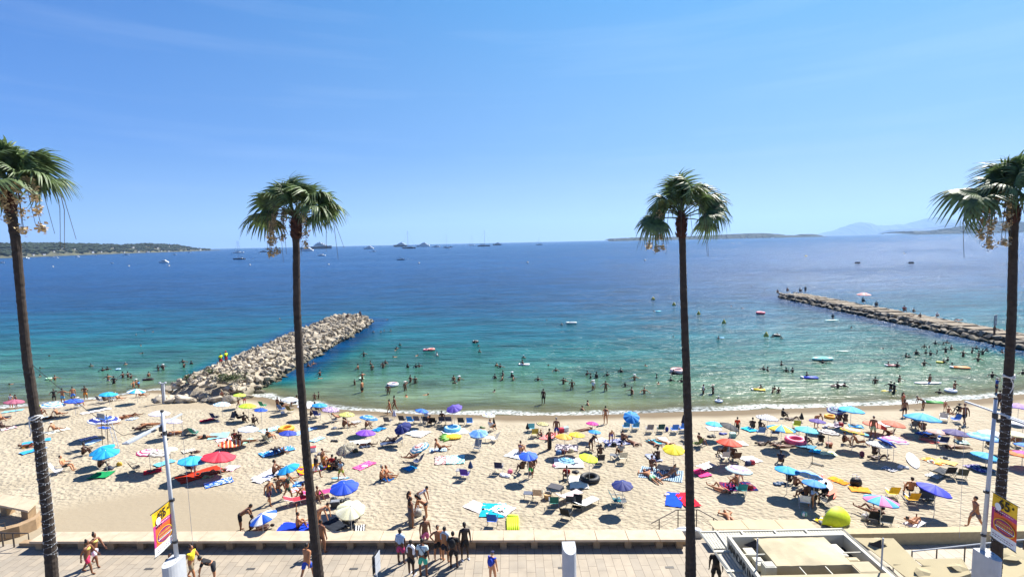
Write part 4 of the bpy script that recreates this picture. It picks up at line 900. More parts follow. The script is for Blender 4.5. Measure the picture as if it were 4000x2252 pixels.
def canopy(pts, tri, label, cloth):
    P = [hit(x, y, z) for x, y, z in pts]; c = sum(P, Vector())/len(P); c.z = 1.7; t = thing('shade_canopy', label, 'canopy', c, 0, 'folded cream canopies on the terrace')
    for f in tri:
        g = MB(); q = [P[i]-c for i in f]; nrm = (q[1]-q[0]).cross(q[2]-q[0]).normalized()*.03
        if nrm.z < 0: nrm = -nrm
        g.quad(*q); g.quad(*[v-nrm for v in q][::-1])
        for i in range(len(q)): g.quad(q[i], q[(i+1) % len(q)], q[(i+1) % len(q)]-nrm, q[i]-nrm)
        part('canopy_panel', g, CAN, t)
    for v in P[:3:2]: g = MB(); g.tube([(v-c)-Vector((0, 0, .04)), ((v-c).x, (v-c).y, 0)], .03, 6); part('post', g, WT, t)
    g = MB(); C = hit(*cloth, P[0].z+.12)-c; r = random.Random(int(cloth[0]))
    ring = [Vector((C.x+.42*math.cos(k*.785)*r.uniform(.7, 1.2), C.y+.3*math.sin(k*.785)*r.uniform(.7, 1.2), C.z+r.uniform(-.06, .1))) for k in range(8)]
    for k in range(8): g.quad(ring[k], ring[(k+1) % 8], C+Vector((0, 0, .09)))
    part('bundled_cloth', g, CAN, t)
canopy([(3335, 2098, 2.62), (3490, 2100, 2.75), (3650, 2262, 2.75), (3560, 2268, 2.6), (3420, 2160, 2.5)], [(0, 1, 4), (1, 2, 3, 4)], 'first cream canopy, right beside the kiosk roof edge', (3430, 2112))
canopy([(3490, 2202, 2.6), (3640, 2208, 2.75), (3700, 2268, 2.7), (3560, 2274, 2.5), (3500, 2222, 2.45)], [(0, 1, 3, 4), (1, 2, 3)], 'lowest cream canopy at the bottom edge left of the white pillar', (3600, 2235))
canopy([(3575, 2182, 2.55), (3755, 2178, 2.72), (3790, 2236, 2.72), (3790, 2268, 2.45), (3690, 2268, 2.45)], [(0, 1, 4), (1, 2, 3, 4)], 'cream canopy with a dark bundled cloth below the steel handrail', (3745, 2215))
canopy([(3905, 2150, 2.6), (3960, 2125, 2.75), (4100, 2200, 2.75), (4100, 2280, 2.45), (3905, 2275, 2.45)], [(0, 1, 2), (0, 2, 3, 4)], 'cream canopy at the lower right corner behind the last palm', (3950, 2175))
# left corner: second bench and ramp wall with railing
lb_ = thing('stone_bench', 'second short stone bench at the left edge beyond the ramp', 'bench', (-31.5, 31, 1.3)); o_ = Vector((-31.5, 31, 1.3))
q = [hit(x, y, 2.25)-o_ for x, y in [(-120, 1905), (150, 1952), (108, 1993), (-120, 1946)]]
for a_, b_ in ((0, .48), (.485, .78), (.785, 1)):
    g = MB(); P4 = [q[0].lerp(q[1], a_), q[0].lerp(q[1], b_), q[3].lerp(q[2], b_), q[3].lerp(q[2], a_)]; g.prism([(v.x, v.y) for v in P4], .83, .95); part('seat_slab', g, STONE, lb_)
for a_ in (.35, .6, .92):
    v = q[0].lerp(q[1], a_).lerp(q[3].lerp(q[2], a_), .5); g = MB(); g.box((v.x, v.y, .4), (.4, .55, .85)); part('support', g, STONE2, lb_)
g = MB(); q = [hit(x, y, 2.0) for x, y in [(-60, 2078), (70, 2046), (135, 2018), (158, 1992), (160, 2008), (140, 2028), (75, 2056), (-60, 2090)]]
g.prism([(v.x, v.y) for v in q], 1.2, 2.05); one('ramp_wall', g, STONE2, 'curved low stone wall of the beach ramp at the left edge', 'wall')
rl = thing('ramp_handrail', 'bent dark metal railing at the lower left edge', 'handrail', (-28, 27, 1.7)); o_ = Vector((-28, 27, 1.7))
for l_, z in (([(-40, 2080), (110, 2081)], 2.5), ([(-60, 2062), (18, 2040)], 2.7), ([(-10, 2076), (18, 2078)], 2.5)):
    a_, b_ = [hit(x, y, z)-o_ for x, y in l_]; g = MB(); g.tube([a_, b_, b_-Vector((0, 0, .35))], .03, 6); part('rail', g, RST, rl)
    g = MB(); m_ = a_.lerp(b_, .6); g.tube([m_, (m_.x, m_.y, 0)], .04, 6); part('post', g, RST, rl)
# rescue / information sign on the right jetty and sign post by the left groyne
p = hit(*tp('w7', 925, 262), 1.3); js = thing('jetty_sign', 'tall narrow notice board on the right jetty near the last palm', 'sign', p)
g = MB(); g.box((0, 0, 1.0), (.16, .1, 2.0)); part('post', g, CLP, js); g = MB(); g.box((0, -.06, 2.4), (1.1, .06, 1.7), rad(30)); part('sign_panel', g, mat('sign_grey', '8c8f93', .6), js)
g = MB(); g.box((.02, -.11, 2.8), (.6, .03, .3), rad(30)); g.box((.02, -.11, 2.1), (.6, .03, .3), rad(30)); part('notice', g, WP, js)
p = gp(*tp('a1', 540, 283)); bs = thing('beach_post', 'squat white metal post with two lamps on top beside the left groyne', 'post', p)
g = MB(); g.box((0, 0, 1.1), (.3, .16, 2.2)); part('post', g, WP, bs); g = MB(); g.box((-.14, 0, 1.1), (.04, .18, 2.15)); part('dark_edge', g, CLP, bs)
g = MB(); g.box((0, 0, 2.25), (.75, .12, .05)); g.lathe([(.14, 0), (.1, .12)], 10, (-.3, 0, 2.28)); g.lathe([(.14, 0), (.1, .12)], 10, (.3, 0, 2.28)); part('lamp_head', g, WP, bs)
# span wire from the first palm over the beach to the first mast
a_ = hity(110, 1410, 19.5); b_ = b1_+Vector((-.05, 0, hity(630, 1660, Y1).z-1.7)); g = MB()
m1_ = hity(480, 1700, 20.0)
pts_ = [a_.lerp(m1_, u/8)-Vector((0, 0, .12*math.sin(u/8*math.pi))) for u in range(9)]+[m1_.lerp(b_, u/4) for u in range(1, 5)]
one('overhead_wire', mb_ if False else (lambda g_: (g_.tube(pts_, .012, 4), g_)[1])(MB()), CLP, 'thin overhead cable from the leftmost palm to the left lamp mast', 'cable')
# ================================================================ PEOPLE
def nv(v): return Vector(v).normalized()
def mir(v): return (-v[0], v[1], v[2])
# ua/fa = upper arm / forearm, th/sh = thigh / shin, left (l) and right (r); body faces +Y
DA = ((.22, -.06, -1), (.05, .22, -1)); LEG = ((.07, 0, -1), (0, 0, -1))
POSES = {
 'stand': dict(pz=.92, sp=(0, .03, 1), l=(DA, LEG), r=(DA, ((.12, .08, -1), (.02, -.05, -1)))),
 'hips': dict(pz=.92, sp=(0, .0, 1), l=(((.75, -.25, -.7), (-.55, .45, -.55)), LEG), r=(((.7, -.2, -.75), (-.5, .5, -.5)), ((.16, .1, -1), (.02, 0, -1)))),
 'walk': dict(pz=.88, sp=(0, .10, 1), l=(((.15, .45, -.9), (0, .6, -.8)), ((.05, -.32, -1), (0, -.62, -1))), r=(((.15, -.5, -.9), (0, -.1, -1)), ((.05, .52, -1), (0, .12, -1)))),
 'phone': dict(pz=.92, sp=(0, .05, 1), l=(DA, LEG), r=(((.2, .35, -.9), (-.35, .8, .25)), LEG)),
 'handup': dict(pz=.92, sp=(0, .02, 1), l=(DA, LEG), r=(((.8, .3, .25), (-.75, .1, .5)), LEG)),
 'reach': dict(pz=.92, sp=(0, .12, 1), l=(((.2, .9, -.2), (-.1, 1, .1)), LEG), r=(DA, ((.1, .2, -1), (0, -.1, -1)))),
 'wade': dict(pz=.92, sp=(0, .05, 1), l=(((.75, .15, -.55), (.5, .45, -.3)), LEG), r=(((.75, .15, -.55), (.35, .6, -.15)), LEG)),
 'wave': dict(pz=.92, sp=(0, .0, 1), l=(((.3, .1, -.9), (.2, .5, -.6)), LEG), r=(((.5, .0, .9), (.1, .1, 1)), LEG)),
 'bend': dict(pz=.86, sp=(0, .82, .5), l=(((.1, .35, -.9), (0, .15, -1)), ((.1, -.12, -1), (0, .1, -1))), r=(((.1, .45, -.85), (0, .3, -1)), ((.12, .12, -1), (0, -.12, -1)))),
 'crouch': dict(pz=.30, sp=(0, .45, .9), l=(((.15, .7, -.6), (-.1, .6, -.6)), ((.25, .85, .35), (-.05, -.35, -1))), r=(((.15, .6, -.7), (-.1, .6, -.7)), ((.25, .85, .3), (-.05, -.3, -1)))),
 'kneel': dict(pz=.45, sp=(0, .2, 1), l=(((.2, .4, -.8), (-.2, .8, -.3)), ((.1, .15, -1), (0, -1, -.05))), r=(((.2, .4, -.8), (-.2, .8, -.3)), ((.1, .15, -1), (0, -1, -.05)))),
 'sit': dict(pz=.12, sp=(0, .12, 1), l=(((.2, .6, -.65), (-.3, .8, .05)), ((.15, .72, .66), (.02, .42, -.9))), r=(((.2, .6, -.65), (-.3, .8, .05)), ((.15, .78, .58), (.02, .35, -.9)))),
 'sitwave': dict(pz=.12, sp=(0, .1, 1), l=(((.6, -.1, .9), (.1, .1, 1)), ((.15, .72, .66), (.02, .42, -.9))), r=(((.2, .6, -.65), (-.3, .8, .05)), ((.15, .78, .58), (.02, .35, -.9)))),
 'sitlean': dict(pz=.12, sp=(0, -.42, .9), l=(((.3, -.45, -.8), (.05, -.1, -1)), ((.1, 1, .05), (0, 1, -.06))), r=(((.3, -.45, -.8), (.05, -.1, -1)), ((.12, .8, .52), (0, .6, -.75)))),
 'sitflat': dict(pz=.12, sp=(0, .05, 1), l=(((.15, .5, -.8), (-.1, .8, -.2)), ((.12, 1, .04), (0, 1, -.05))), r=(((.15, .4, -.8), (-.1, .8, -.3)), ((.14, 1, .04), (0, 1, -.05)))),
 'lieback': dict(pz=.12, sp=(0, -1, .04), hd=(0, -.95, .3), l=(((.35, .9, -.05), (.05, 1, 0)), ((.12, 1, 0), (.02, 1, 0))), r=(((.4, .85, -.05), (-.4, .7, .3)), ((.14, .75, .62), (0, .55, -.8)))),
 'lieprone': dict(pz=.13, sp=(0, -1, .02), hd=(0, -1, .2), l=(((.75, -.6, -.05), (-.5, -.85, 0)), ((.1, 1, -.02), (0, 1, 0))), r=(((.75, -.55, -.05), (-.55, -.8, 0)), ((.12, 1, -.02), (.05, 1, 0))), prone=1),
 'propped': dict(pz=.12, sp=(0, -.8, .5), hd=(0, -.35, .95), l=(((.15, .1, -1), (.05, -.9, -.05)), ((.1, 1, -.02), (0, 1, 0))), r=(((.15, .1, -1), (.05, -.9, -.05)), ((.12, 1, -.02), (.05, .6, .8))), prone=1),
 'chair': dict(pz=.42, sp=(0, -.3, 1), l=(((.25, .35, -.85), (-.05, 1, .05)), ((.1, 1, .1), (0, .25, -1))), r=(((.25, .35, -.85), (-.05, 1, .05)), ((.12, 1, .1), (0, .35, -1)))),
 'lounge': dict(pz=.36, sp=(0, -.85, .5), hd=(0, -.6, .8), l=(((.35, .75, -.4), (-.2, .9, .1)), ((.12, 1, .0), (0, 1, -.02))), r=(((.35, .75, -.4), (-.2, .9, .1)), ((.14, .8, .6), (0, .6, -.75)))),
 'swim': dict(pz=-.12, sp=(0, 1, .12), hd=(0, .6, .8), l=(((.6, .8, 0), (.1, 1, 0)), ((.08, -1, -.06), (0, -1, .02))), r=(((.7, .2, -.1), (.3, -.6, -.3)), ((.1, -1, -.06), (0, -1, .02))), prone=2),
}
def skel(pose):
    P = POSES[pose]; J = {}; p = Vector((0, 0, P['pz'])); sp = nv(P['sp']); hd = nv(P.get('hd', (0, sp.y*.4+.0, max(.3, sp.z)) if not P.get('prone') else P['sp']))
    lat = Vector((1, 0, 0))
    J['pel'] = p; J['bel'] = p+sp*.2; J['che'] = p+sp*.40; J['nek'] = p+sp*.52; J['hed'] = J['nek']+hd*.155; J['hd_dir'] = hd; J['sp'] = sp
    for s, k in ((-1, 'l'), (1, 'r')):
        arm, leg = P[k]; f = lambda v: nv((v[0]*s, v[1], v[2]))
        J['sho'+k] = p+sp*.46+lat*.185*s; J['elb'+k] = J['sho'+k]+f(arm[0])*.285; J['wri'+k] = J['elb'+k]+f(arm[1])*.25; J['han'+k] = J['wri'+k]+f(arm[1])*.085; J['fd'+k] = f(arm[1])
        J['hip'+k] = p+lat*.095*s-sp*.03; J['kne'+k] = J['hip'+k]+f(leg[0])*.43; J['ank'+k] = J['kne'+k]+f(leg[1])*.41
        td = nv((.12*s, 1, -.12)) if abs(f(leg[1]).z) > .45 else nv((.1*s, .25, 1 if not P.get('prone') else -.4))
        if P.get('prone'): td = nv((0, .9, -.3)) if P['prone'] == 1 else nv((0, -1, 0))
        J['toe'+k] = J['ank'+k]+td*.17
    return J
RAD = dict(pel=.135, bel=.128, che=.145, nek=.058, sho=.068, elb=.047, wri=.029, han=.036, hip=.104, kne=.062, ank=.038, toe=.034)
def grow(verts, edges, rads, sub=1):
    bm = bmesh.new(); L_ = bm.verts.layers.skin.verify(); vs = []
    for i, v in enumerate(verts):
        q = bm.verts.new(v); r = rads[i]; q[L_].radius = (r, r); q[L_].use_root = i == 0; vs.append(q)
    for a, b in edges: bm.edges.new((vs[a], vs[b]))
    me = bpy.data.meshes.new('t'); bm.to_mesh(me); bm.free(); o = bpy.data.objects.new('t', me); COL.objects.link(o)
    m = o.modifiers.new('s', 'SKIN'); m.branch_smoothing = .4
    if sub: m2 = o.modifiers.new('u', 'SUBSURF'); m2.levels = sub; m2.render_levels = sub
    dg = bpy.context.evaluated_depsgraph_get(); dg.update(); out = bpy.data.meshes.new_from_object(o.evaluated_get(dg)); bpy.data.objects.remove(o); bpy.data.meshes.remove(me)
    return out
def headframe(J):
    z = J['hd_dir']; y = Vector((0, 1, 0)) if abs(z.y) < .8 else Vector((0, -z.z*.2, 1 if z.y < 0 else .6))
    if J.get('flip'): y = -y
    y = (y-z*y.dot(z)).normalized(); x = y.cross(z); return Matrix(((x.x, y.x, z.x), (x.y, y.y, z.y), (x.z, y.z, z.z)))
CACHE = {}
def body_mesh(pose, hands=False):
    k = ('body', pose, hands)
    if k in CACHE: return CACHE[k]
    J = skel(pose); names = ['pel', 'bel', 'che', 'nek']; V = [J[n] for n in names]; R_ = [RAD[n] for n in names]; E = [(0, 1), (1, 2), (2, 3)]
    for s in 'lr':
        i = len(V); V += [J['sho'+s], J['elb'+s], J['wri'+s], J['han'+s]]; R_ += [RAD['sho'], RAD['elb'], RAD['wri'], RAD['han']]; E += [(2, i), (i, i+1), (i+1, i+2), (i+2, i+3)]
        if hands:
            h = i+3; d = J['fd'+s]; sd = d.cross(Vector((1, 0, 0)) if abs(d.x) < .7 else Vector((0, 0, 1))).normalized(); pn = d.cross(sd)
            for q, (o_, l_) in enumerate(((-.036, .070), (-.012, .083), (.012, .078), (.034, .060))):
                a = len(V); b0 = J['han'+s]+sd*o_+d*.030; V += [b0, b0+d*l_*.55+pn*.006, b0+d*l_*.95+pn*.028]; R_ += [.011, .0095, .008]; E += [(h, a), (a, a+1), (a+1, a+2)]
            a = len(V); b0 = J['wri'+s]+d*.035-sd*.032; V += [b0, b0+d*.03-sd*.028+pn*.012, b0+d*.06-sd*.03+pn*.03]; R_ += [.014, .011, .009]; E += [(h, a), (a, a+1), (a+1, a+2)]
            R_[h] = .034
        else:
            a = len(V); V.append(J['han'+s]+J['fd'+s]*.075); R_.append(.018); E.append((i+3, a))
        i = len(V); V += [J['hip'+s], J['kne'+s], (J['kne'+s]*.68+J['ank'+s]*.32), J['ank'+s], J['toe'+s]]; R_ += [RAD['hip'], RAD['kne'], .056, RAD['ank'], RAD['toe']]; E += [(0, i), (i, i+1), (i+1, i+2), (i+2, i+3), (i+3, i+4)]
    me = grow(V, E, R_); bm = bmesh.new(); bm.from_mesh(me)
    M = headframe(J); g = MB(); g.ball(J['hed'], (.074, .094, .118), 12, 9, M); g.ball(J['hed']+M @ Vector((0, .092, -.01)), (.013, .02, .024), 6, 4, M)
    for e in (-1, 1): g.ball(J['hed']+M @ Vector((e*.074, -.005, -.005)), (.01, .02, .03), 6, 4, M)
    g.ball(J['hed']+M @ Vector((0, .04, -.07)), (.05, .052, .045), 8, 5, M)
    t = g.mesh('t', []); bm.from_mesh(t); bm.to_mesh(me); bm.free(); bpy.data.meshes.remove(t); me.name = 'body'
    me.polygons.foreach_set('use_smooth', [True]*len(me.polygons)); me.materials.clear(); me.materials.append(None); CACHE[k] = me; return me
def wear_mesh(kind, pose):
    k = (kind, pose)
    if k in CACHE: return CACHE[k]
    J = skel(pose); sp = J['sp']; M = headframe(J); g = MB(); me = None
    if kind in ('shorts', 'trunks', 'bottom'):
        f = {'shorts': .80, 'trunks': .42, 'bottom': .10}[kind]; ad = .026 if kind != 'bottom' else .008
        V = [J['pel'], J['pel']+sp*(.09 if kind != 'bottom' else .02)]; R_ = [RAD['pel']+ad*.7, RAD['pel']+ad*.2-.01]; E = [(0, 1)]
        for s in 'lr':
            i = len(V); V += [J['hip'+s], J['hip'+s].lerp(J['kne'+s], f)]; R_ += [RAD['hip']+ad, (RAD['hip']*(1-f)+RAD['kne']*f)+ad*1.3]; E += [(0, i), (i, i+1)]
        me = grow(V, E, R_)
    elif kind in ('shirt', 'vest'):
        V = [J['che'], J['bel'], J['pel']+sp*.03, J['nek']-sp*.03]; R_ = [RAD['che']+.02, RAD['bel']+.03, RAD['pel']+.02, .075]; E = [(0, 1), (1, 2), (0, 3)]
        for s in 'lr':
            i = len(V); V += [J['sho'+s], J['sho'+s].lerp(J['elb'+s], .7 if kind == 'shirt' else .12)]; R_ += [RAD['sho']+.018, RAD['elb']+.03]; E += [(0, i), (i, i+1)]
        me = grow(V, E, R_)
    elif kind == 'dress':
        c = (J['knel']+J['kner'])/2; g.tube([J['che']+sp*.03, J['bel'], J['pel'], J['pel'].lerp(c, .5), c], [.135, .135, .165, .19, .21], 12)
    elif kind == 'skirt':
        c = (J['ankl']+J['ankr'])/2; g.tube([J['bel'], J['pel'], J['pel'].lerp(c, .5), J['pel'].lerp(c, .95)], [.13, .16, .17, .16], 12)
    elif kind == 'top': g.tube([J['che']-sp*.07, J['che']-sp*.03, J['che']+sp*.015], [.122, .141, .128], 12)
    elif kind == 'swimsuit': V = [J['che'], J['bel'], J['pel'], J['hipl'], J['hipr']]; me = grow(V, [(0, 1), (1, 2), (2, 3), (2, 4)], [.137, .125, .136, .104, .104])
    elif kind == 'towelwrap':
        V = [J['shol'], J['nek']-sp*.01, J['shor']]; me = grow(V+[J['shol']-sp*.35, J['shor']-sp*.35], [(0, 1), (1, 2), (0, 3), (2, 4)], [.08, .085, .08, .07, .07])
    elif kind == 'hair': g.ball(J['hed']+M @ Vector((0, -.018, .028)), (.082, .094, .103), 12, 8, M)
    elif kind == 'longhair': g.ball(J['hed']+M @ Vector((0, -.02, .026)), (.086, .096, .106), 12, 8, M); g.tube([J['hed']+M @ Vector((0, -.06, .02)), J['hed']+M @ Vector((0, -.105, -.1)), J['hed']+M @ Vector((0, -.12, -.25)), J['hed']+M @ Vector((0, -.11, -.36))], [.07, .075, .06, .02], 9)
    elif kind == 'bun': g.ball(J['hed']+M @ Vector((0, -.02, .026)), (.084, .095, .104), 12, 8, M); g.ball(J['hed']+M @ Vector((0, -.06, .13)), .045, 8, 6)
    elif kind == 'cap': g.ball(J['hed']+M @ Vector((0, -.005, .045)), (.086, .103, .09), 12, 8, M); g.ball(J['hed']+M @ Vector((0, .105, .05)), (.065, .065, .012), 10, 4, M)
    elif kind == 'sunhat': g.ball(J['hed']+M @ Vector((0, -.01, .05)), (.088, .1, .085), 12, 8, M); g.ball(J['hed']+M @ Vector((0, -.01, .06)), (.2, .2, .014), 14, 4, M)
    elif kind == 'backpack': c = J['bel']+sp*.12; g.ball(c+Vector((0, -.19, 0)), (.15, .10, .22), 10, 7)
    elif kind == 'shoes':
        for s in 'lr': g.ball(J['ank'+s].lerp(J['toe'+s], .5)+Vector((0, 0, -.02)), (.052, .14, .045), 10, 5)
    elif kind == 'strap': g.tube([J['shol']+Vector((0, .02, .07)), J['che']+Vector((.02, -.16, 0)), J['bel']+Vector((.13, -.12, 0)), J['bel']+Vector((.17, 0, -.05)), J['bel']+Vector((.05, .15, .05)), J['shol']+Vector((0, .02, .07))], .012, 5); g.box(tuple(J['bel']+Vector((.19, -.05, -.06))), (.1, .2, .16))
    elif kind == 'phone_case': g.box(tuple(J['hanr']+J['fdr']*.06+Vector((0, 0, .02))), (.07, .012, .14))
    if me is None: me = g.mesh(kind, [])
    me.name = kind; me.polygons.foreach_set('use_smooth', [True]*len(me.polygons)); me.materials.clear(); me.materials.append(None); CACHE[k] = me; return me
SKIN = ['e0ac88', 'c98f66', 'a9714a', '7a4e33', '4a2e20', '2b1b14']
def skinmat(i): return mat('skin_tone_%d' % i, SKIN[i], .55, var=.08, scale=9)
HAIRC = dict(k='17120f', n='3a261a', b='a98a5a', g='8d8880', r='6a3018', w='d8d4cc')
def clothmat(h): return mat('cloth_'+h, h, .85, var=.16, scale=9)
PN = {'s': ('shorts', 'shorts'), 'u': ('trunks', 'swim_trunks'), 'm': ('bottom', 'bikini_bottom'), 'p': ('top', 'bikini_top'), 'o': ('swimsuit', 'swimsuit'), 't': ('shirt', 'shirt'), 'v': ('vest', 'vest'), 'd': ('dress', 'dress'), 'k': ('skirt', 'wrap_skirt'),
      'c': ('cap', 'cap'), 'h': ('sunhat', 'sun_hat'), 'w': ('towelwrap', 'towel'), 'y': ('backpack', 'backpack'), 'f': ('shoes', 'shoes'), 'z': ('strap', 'shoulder_bag'), 'e': ('phone_case', 'phone')}
def wearit(o, mesh, m, nm):
    q = bpy.data.objects.new(nm, mesh); COL.objects.link(q); q.parent = o; q.material_slots[0].link = 'OBJECT'; q.material_slots[0].material = m; return q
NPERS = [0]
def person(loc, pose, heading, skin, hair, clothes, label, sc=1.0, group=None, hands=False, dz=0.0, minor=False):
    """the body is the thing, hair and clothing its parts"""
    o = bpy.data.objects.new('person', body_mesh(pose, hands)); COL.objects.link(o); o.material_slots[0].link = 'OBJECT'; o.material_slots[0].material = skinmat(skin)
    z = Vector(loc); z.z += dz
    J0 = 0
    if pose not in ('chair', 'lounge', 'swim'):
        me = o.data; lo = me.get('lowz')
        if lo is None:
            lo = min(v.co.z for v in me.vertices); me['lowz'] = lo
        z.z -= lo*sc*(1 if dz == 0 else 0)
    o.location = z; o.rotation_euler = (0, 0, -rad(heading)); o.scale = (sc, sc, sc); o['label'] = label; o['category'] = 'person'
    if group: o['group'] = group
    if hair and hair[0] != '-':
        hk = {'s': 'hair', 'l': 'longhair', 'b': 'bun'}[hair[1] if len(hair) > 1 else 's']; wearit(o, wear_mesh(hk, pose), mat('hair_'+hair[0], HAIRC[hair[0]], .6, var=.2, scale=20), 'hair')
    for c in clothes.split():
        kd, nm = PN[c[0]]; wearit(o, wear_mesh(kd, pose), clothmat(c[1:]), nm)
    NPERS[0] += 1
    return o
# ================================================================ PARASOLS
def canopy_mat(code):
    if code in MATS: return MATS[code]
    kind, cs = code.split(':'); cs = [lin(c) for c in cs.split(',')]
    m, b, t = newmat('canopy_'+code.replace(':', '_').replace(',', '_')[:40]); MATS[code] = m; N = t.nodes.new; K = t.links.new
    tc = N('ShaderNodeTexCoord'); sx = N('ShaderNodeSeparateXYZ'); K(tc.outputs['Object'], sx.inputs[0])
    if kind == 'S': out = None
    elif kind in ('R', 'P', 'Q'):
        r = N('ShaderNodeValToRGB'); r.color_ramp.interpolation = 'CONSTANT'; e = r.color_ramp.elements; n = len(cs)
        if kind == 'P':   # panels alternate round the canopy
            at = N('ShaderNodeMath'); at.operation = 'ARCTAN2'; K(sx.outputs['Y'], at.inputs[0]); K(sx.outputs['X'], at.inputs[1])
            mu = N('ShaderNodeMath'); mu.operation = 'MULTIPLY_ADD'; mu.inputs[1].default_value = 8/(2*math.pi)/n; mu.inputs[2].default_value = 20+.5/n; K(at.outputs[0], mu.inputs[0])
            fr = N('ShaderNodeMath'); fr.operation = 'FRACT'; K(mu.outputs[0], fr.inputs[0]); src = fr.outputs[0]
        elif kind == 'R':
            # rings follow the panels' straight edges
            vl = N('ShaderNodeVectorMath'); vl.operation = 'LENGTH'; mp = N('ShaderNodeMapping'); mp.inputs['Scale'].default_value = (1, 1, 0); K(tc.outputs['Object'], mp.inputs[0]); K(mp.outputs[0], vl.inputs[0]); src = vl.outputs['Value']
        else:             # straight stripes across
            mu = N('ShaderNodeMath'); mu.operation = 'MULTIPLY'; mu.inputs[1].default_value = 3.2; K(sx.outputs['X'], mu.inputs[0]); fr = N('ShaderNodeMath'); fr.operation = 'FRACT'; ad = N('ShaderNodeMath'); ad.operation = 'ADD'; ad.inputs[1].default_value = 10; K(mu.outputs[0], ad.inputs[0]); K(ad.outputs[0], fr.inputs[0]); src = fr.outputs[0]
        e[0].position = 0; e[0].color = cs[0]; e[1].position = 1/n; e[1].color = cs[min(1, n-1)]
        for i in range(2, n): e.new(i/n).color = cs[i]
        K(src, r.inputs[0]); out = r.outputs[0]
    elif kind == 'N':
        vo = N('ShaderNodeTexVoronoi'); vo.inputs['Scale'].default_value = 7; K(tc.outputs['Object'], vo.inputs['Vector']); r = N('ShaderNodeValToRGB'); r.color_ramp.interpolation = 'CONSTANT'; e = r.color_ramp.elements; e[0].color = cs[0]; e[1].position = .38; e[1].color = cs[1]
        if len(cs) > 2: e.new(.56).color = cs[2]
        K(vo.outputs['Distance'], r.inputs[0]); out = r.outputs[0]
    nz_ = N('ShaderNodeTexNoise'); nz_.inputs['Scale'].default_value = 3; K(tc.outputs['Object'], nz_.inputs['Vector']); mr = N('ShaderNodeMapRange'); mr.inputs['To Min'].default_value = .85; mr.inputs['To Max'].default_value = 1.12; K(nz_.outputs['Fac'], mr.inputs['Value'])
    h_ = N('ShaderNodeHueSaturation'); K(mr.outputs[0], h_.inputs['Value'])
    if out is None: h_.inputs['Color'].default_value = cs[0]
    else: K(out, h_.inputs['Color'])
    K(h_.outputs[0], b.inputs['Base Color']); b.inputs['Roughness'].default_value = .7
    tl = N('ShaderNodeBsdfTranslucent'); K(h_.outputs[0], tl.inputs[0]); ms = N('ShaderNodeMixShader'); ms.inputs[0].default_value = .07; K(b.outputs[0], ms.inputs[1]); K(tl.outputs[0], ms.inputs[2]); K(ms.outputs[0], t.nodes['Material Output'].inputs[0])
    return m
def canopy_mesh(R_, rise=.30, n=8, flap=.07):
    g = MB(); rows = 6; pts = []; m2 = n*4
    for j in range(rows+1):
        u = j/rows; row = []
        for i in range(m2):
            a = 2*math.pi*i/m2; k = (i % 4)/4; rib = abs(math.cos(math.pi*k)); sag = 1-(1-math.cos(math.pi/n))*1.15*(1-rib)**.8*1.0*(1 if u > 0 else 0)
            rr_ = R_*u*sag; z = rise*R_*(1-u**1.55)-.045*R_*u*(1-rib)
            row.append((rr_*math.cos(a), rr_*math.sin(a), z))
        pts.append(row)
    fl = [(x*1.005, y*1.005, z-flap*(.8+.2*((i % 4) != 0))) for i, (x, y, z) in enumerate(pts[-1])]; pts.append(fl)
    for row in pts: g.v += row
    for j in range(len(pts)-1):
        for i in range(m2): a, b = j*m2+i, j*m2+(i+1) % m2; g.f.append((a, a+m2, b+m2, b)); g.mi.append(0)
    k = len(g.v); nf = len(g.f); g.v += [(x, y, z-.006) for x, y, z in g.v]; g.f += [tuple(k+i for i in f)[::-1] for f in g.f[:nf]]; g.mi += [0]*nf
    me = g.mesh('canopy', []); me.materials.append(None); return me
CANM = canopy_mesh(1.0)
g = MB()
for i in range(8):
    a = 2*math.pi*i/8; g.tube([(.02*math.cos(a), .02*math.sin(a), .27), (.5*math.cos(a), .5*math.sin(a), .175), (.97*math.cos(a), .97*math.sin(a), -.02)], .008, 3); g.tube([(.03*math.cos(a), .03*math.sin(a), -.05), (.5*math.cos(a), .5*math.sin(a), .17)], .006, 3)
RIBM = g.mesh('rib_frame', mat('umbrella_ribs', 'b8bcc0', .4, .6))
g = MB(); g.tube([(0, 0, 0), (0, 0, 1)], .018, 8); POLEM = g.mesh('pole', mat('umbrella_pole', 'c4c6c8', .4, .4)); g = MB(); g.ball((0, 0, 0), (.03, .03, .045), 8, 6); TIPM = g.mesh('finial', mat('umbrella_tip', 'e8e8e8', .5))
def parasol(px, py, wpx, code, label, hub=1.75, tilt=(10, 20), base=None, shut=False):
    """px,py: where the top of the canopy is seen; it stands on the sand under it"""
    p = gp(px, py, hub) if base is None else None
    for _ in range(2):
        D = p.y*math.cos(PITCH)+(CAMH-p.z-hub)*math.sin(PITCH); R_ = wpx/2/FPX*D*.985
    tl, az = tilt; off = Vector((math.sin(rad(az)), math.cos(rad(az)), 0)); 
    t = thing('beach_umbrella', label, 'parasol', p, 0, 'parasols on the beach')
    pl = part('pole', POLEM, None, t, loc=(0, 0, -.1)); pl.scale = (1, 1, hub+.02+.1-.05*R_)
    o = bpy.data.objects.new('canopy', CANM); COL.objects.link(o); o.parent = t; o.material_slots[0].link = 'OBJECT'; o.material_slots[0].material = canopy_mat(code)
    rot = Matrix.Rotation(rad(tl), 3, Vector((-off.y, off.x, 0)).normalized()) @ Matrix.Rotation(rad((px*7+py*3) % 45), 3, 'Z')
    o.rotation_euler = rot.to_euler(); o.scale = (R_,)*3; o.location = Vector((0, 0, hub))-rot @ Vector((0, 0, .30*R_))
    f = part('rib_frame', RIBM, None, o); 
    q = part('finial', TIPM, None, o, loc=(0, 0, .31)); q.scale = (1/R_,)*3
    return t
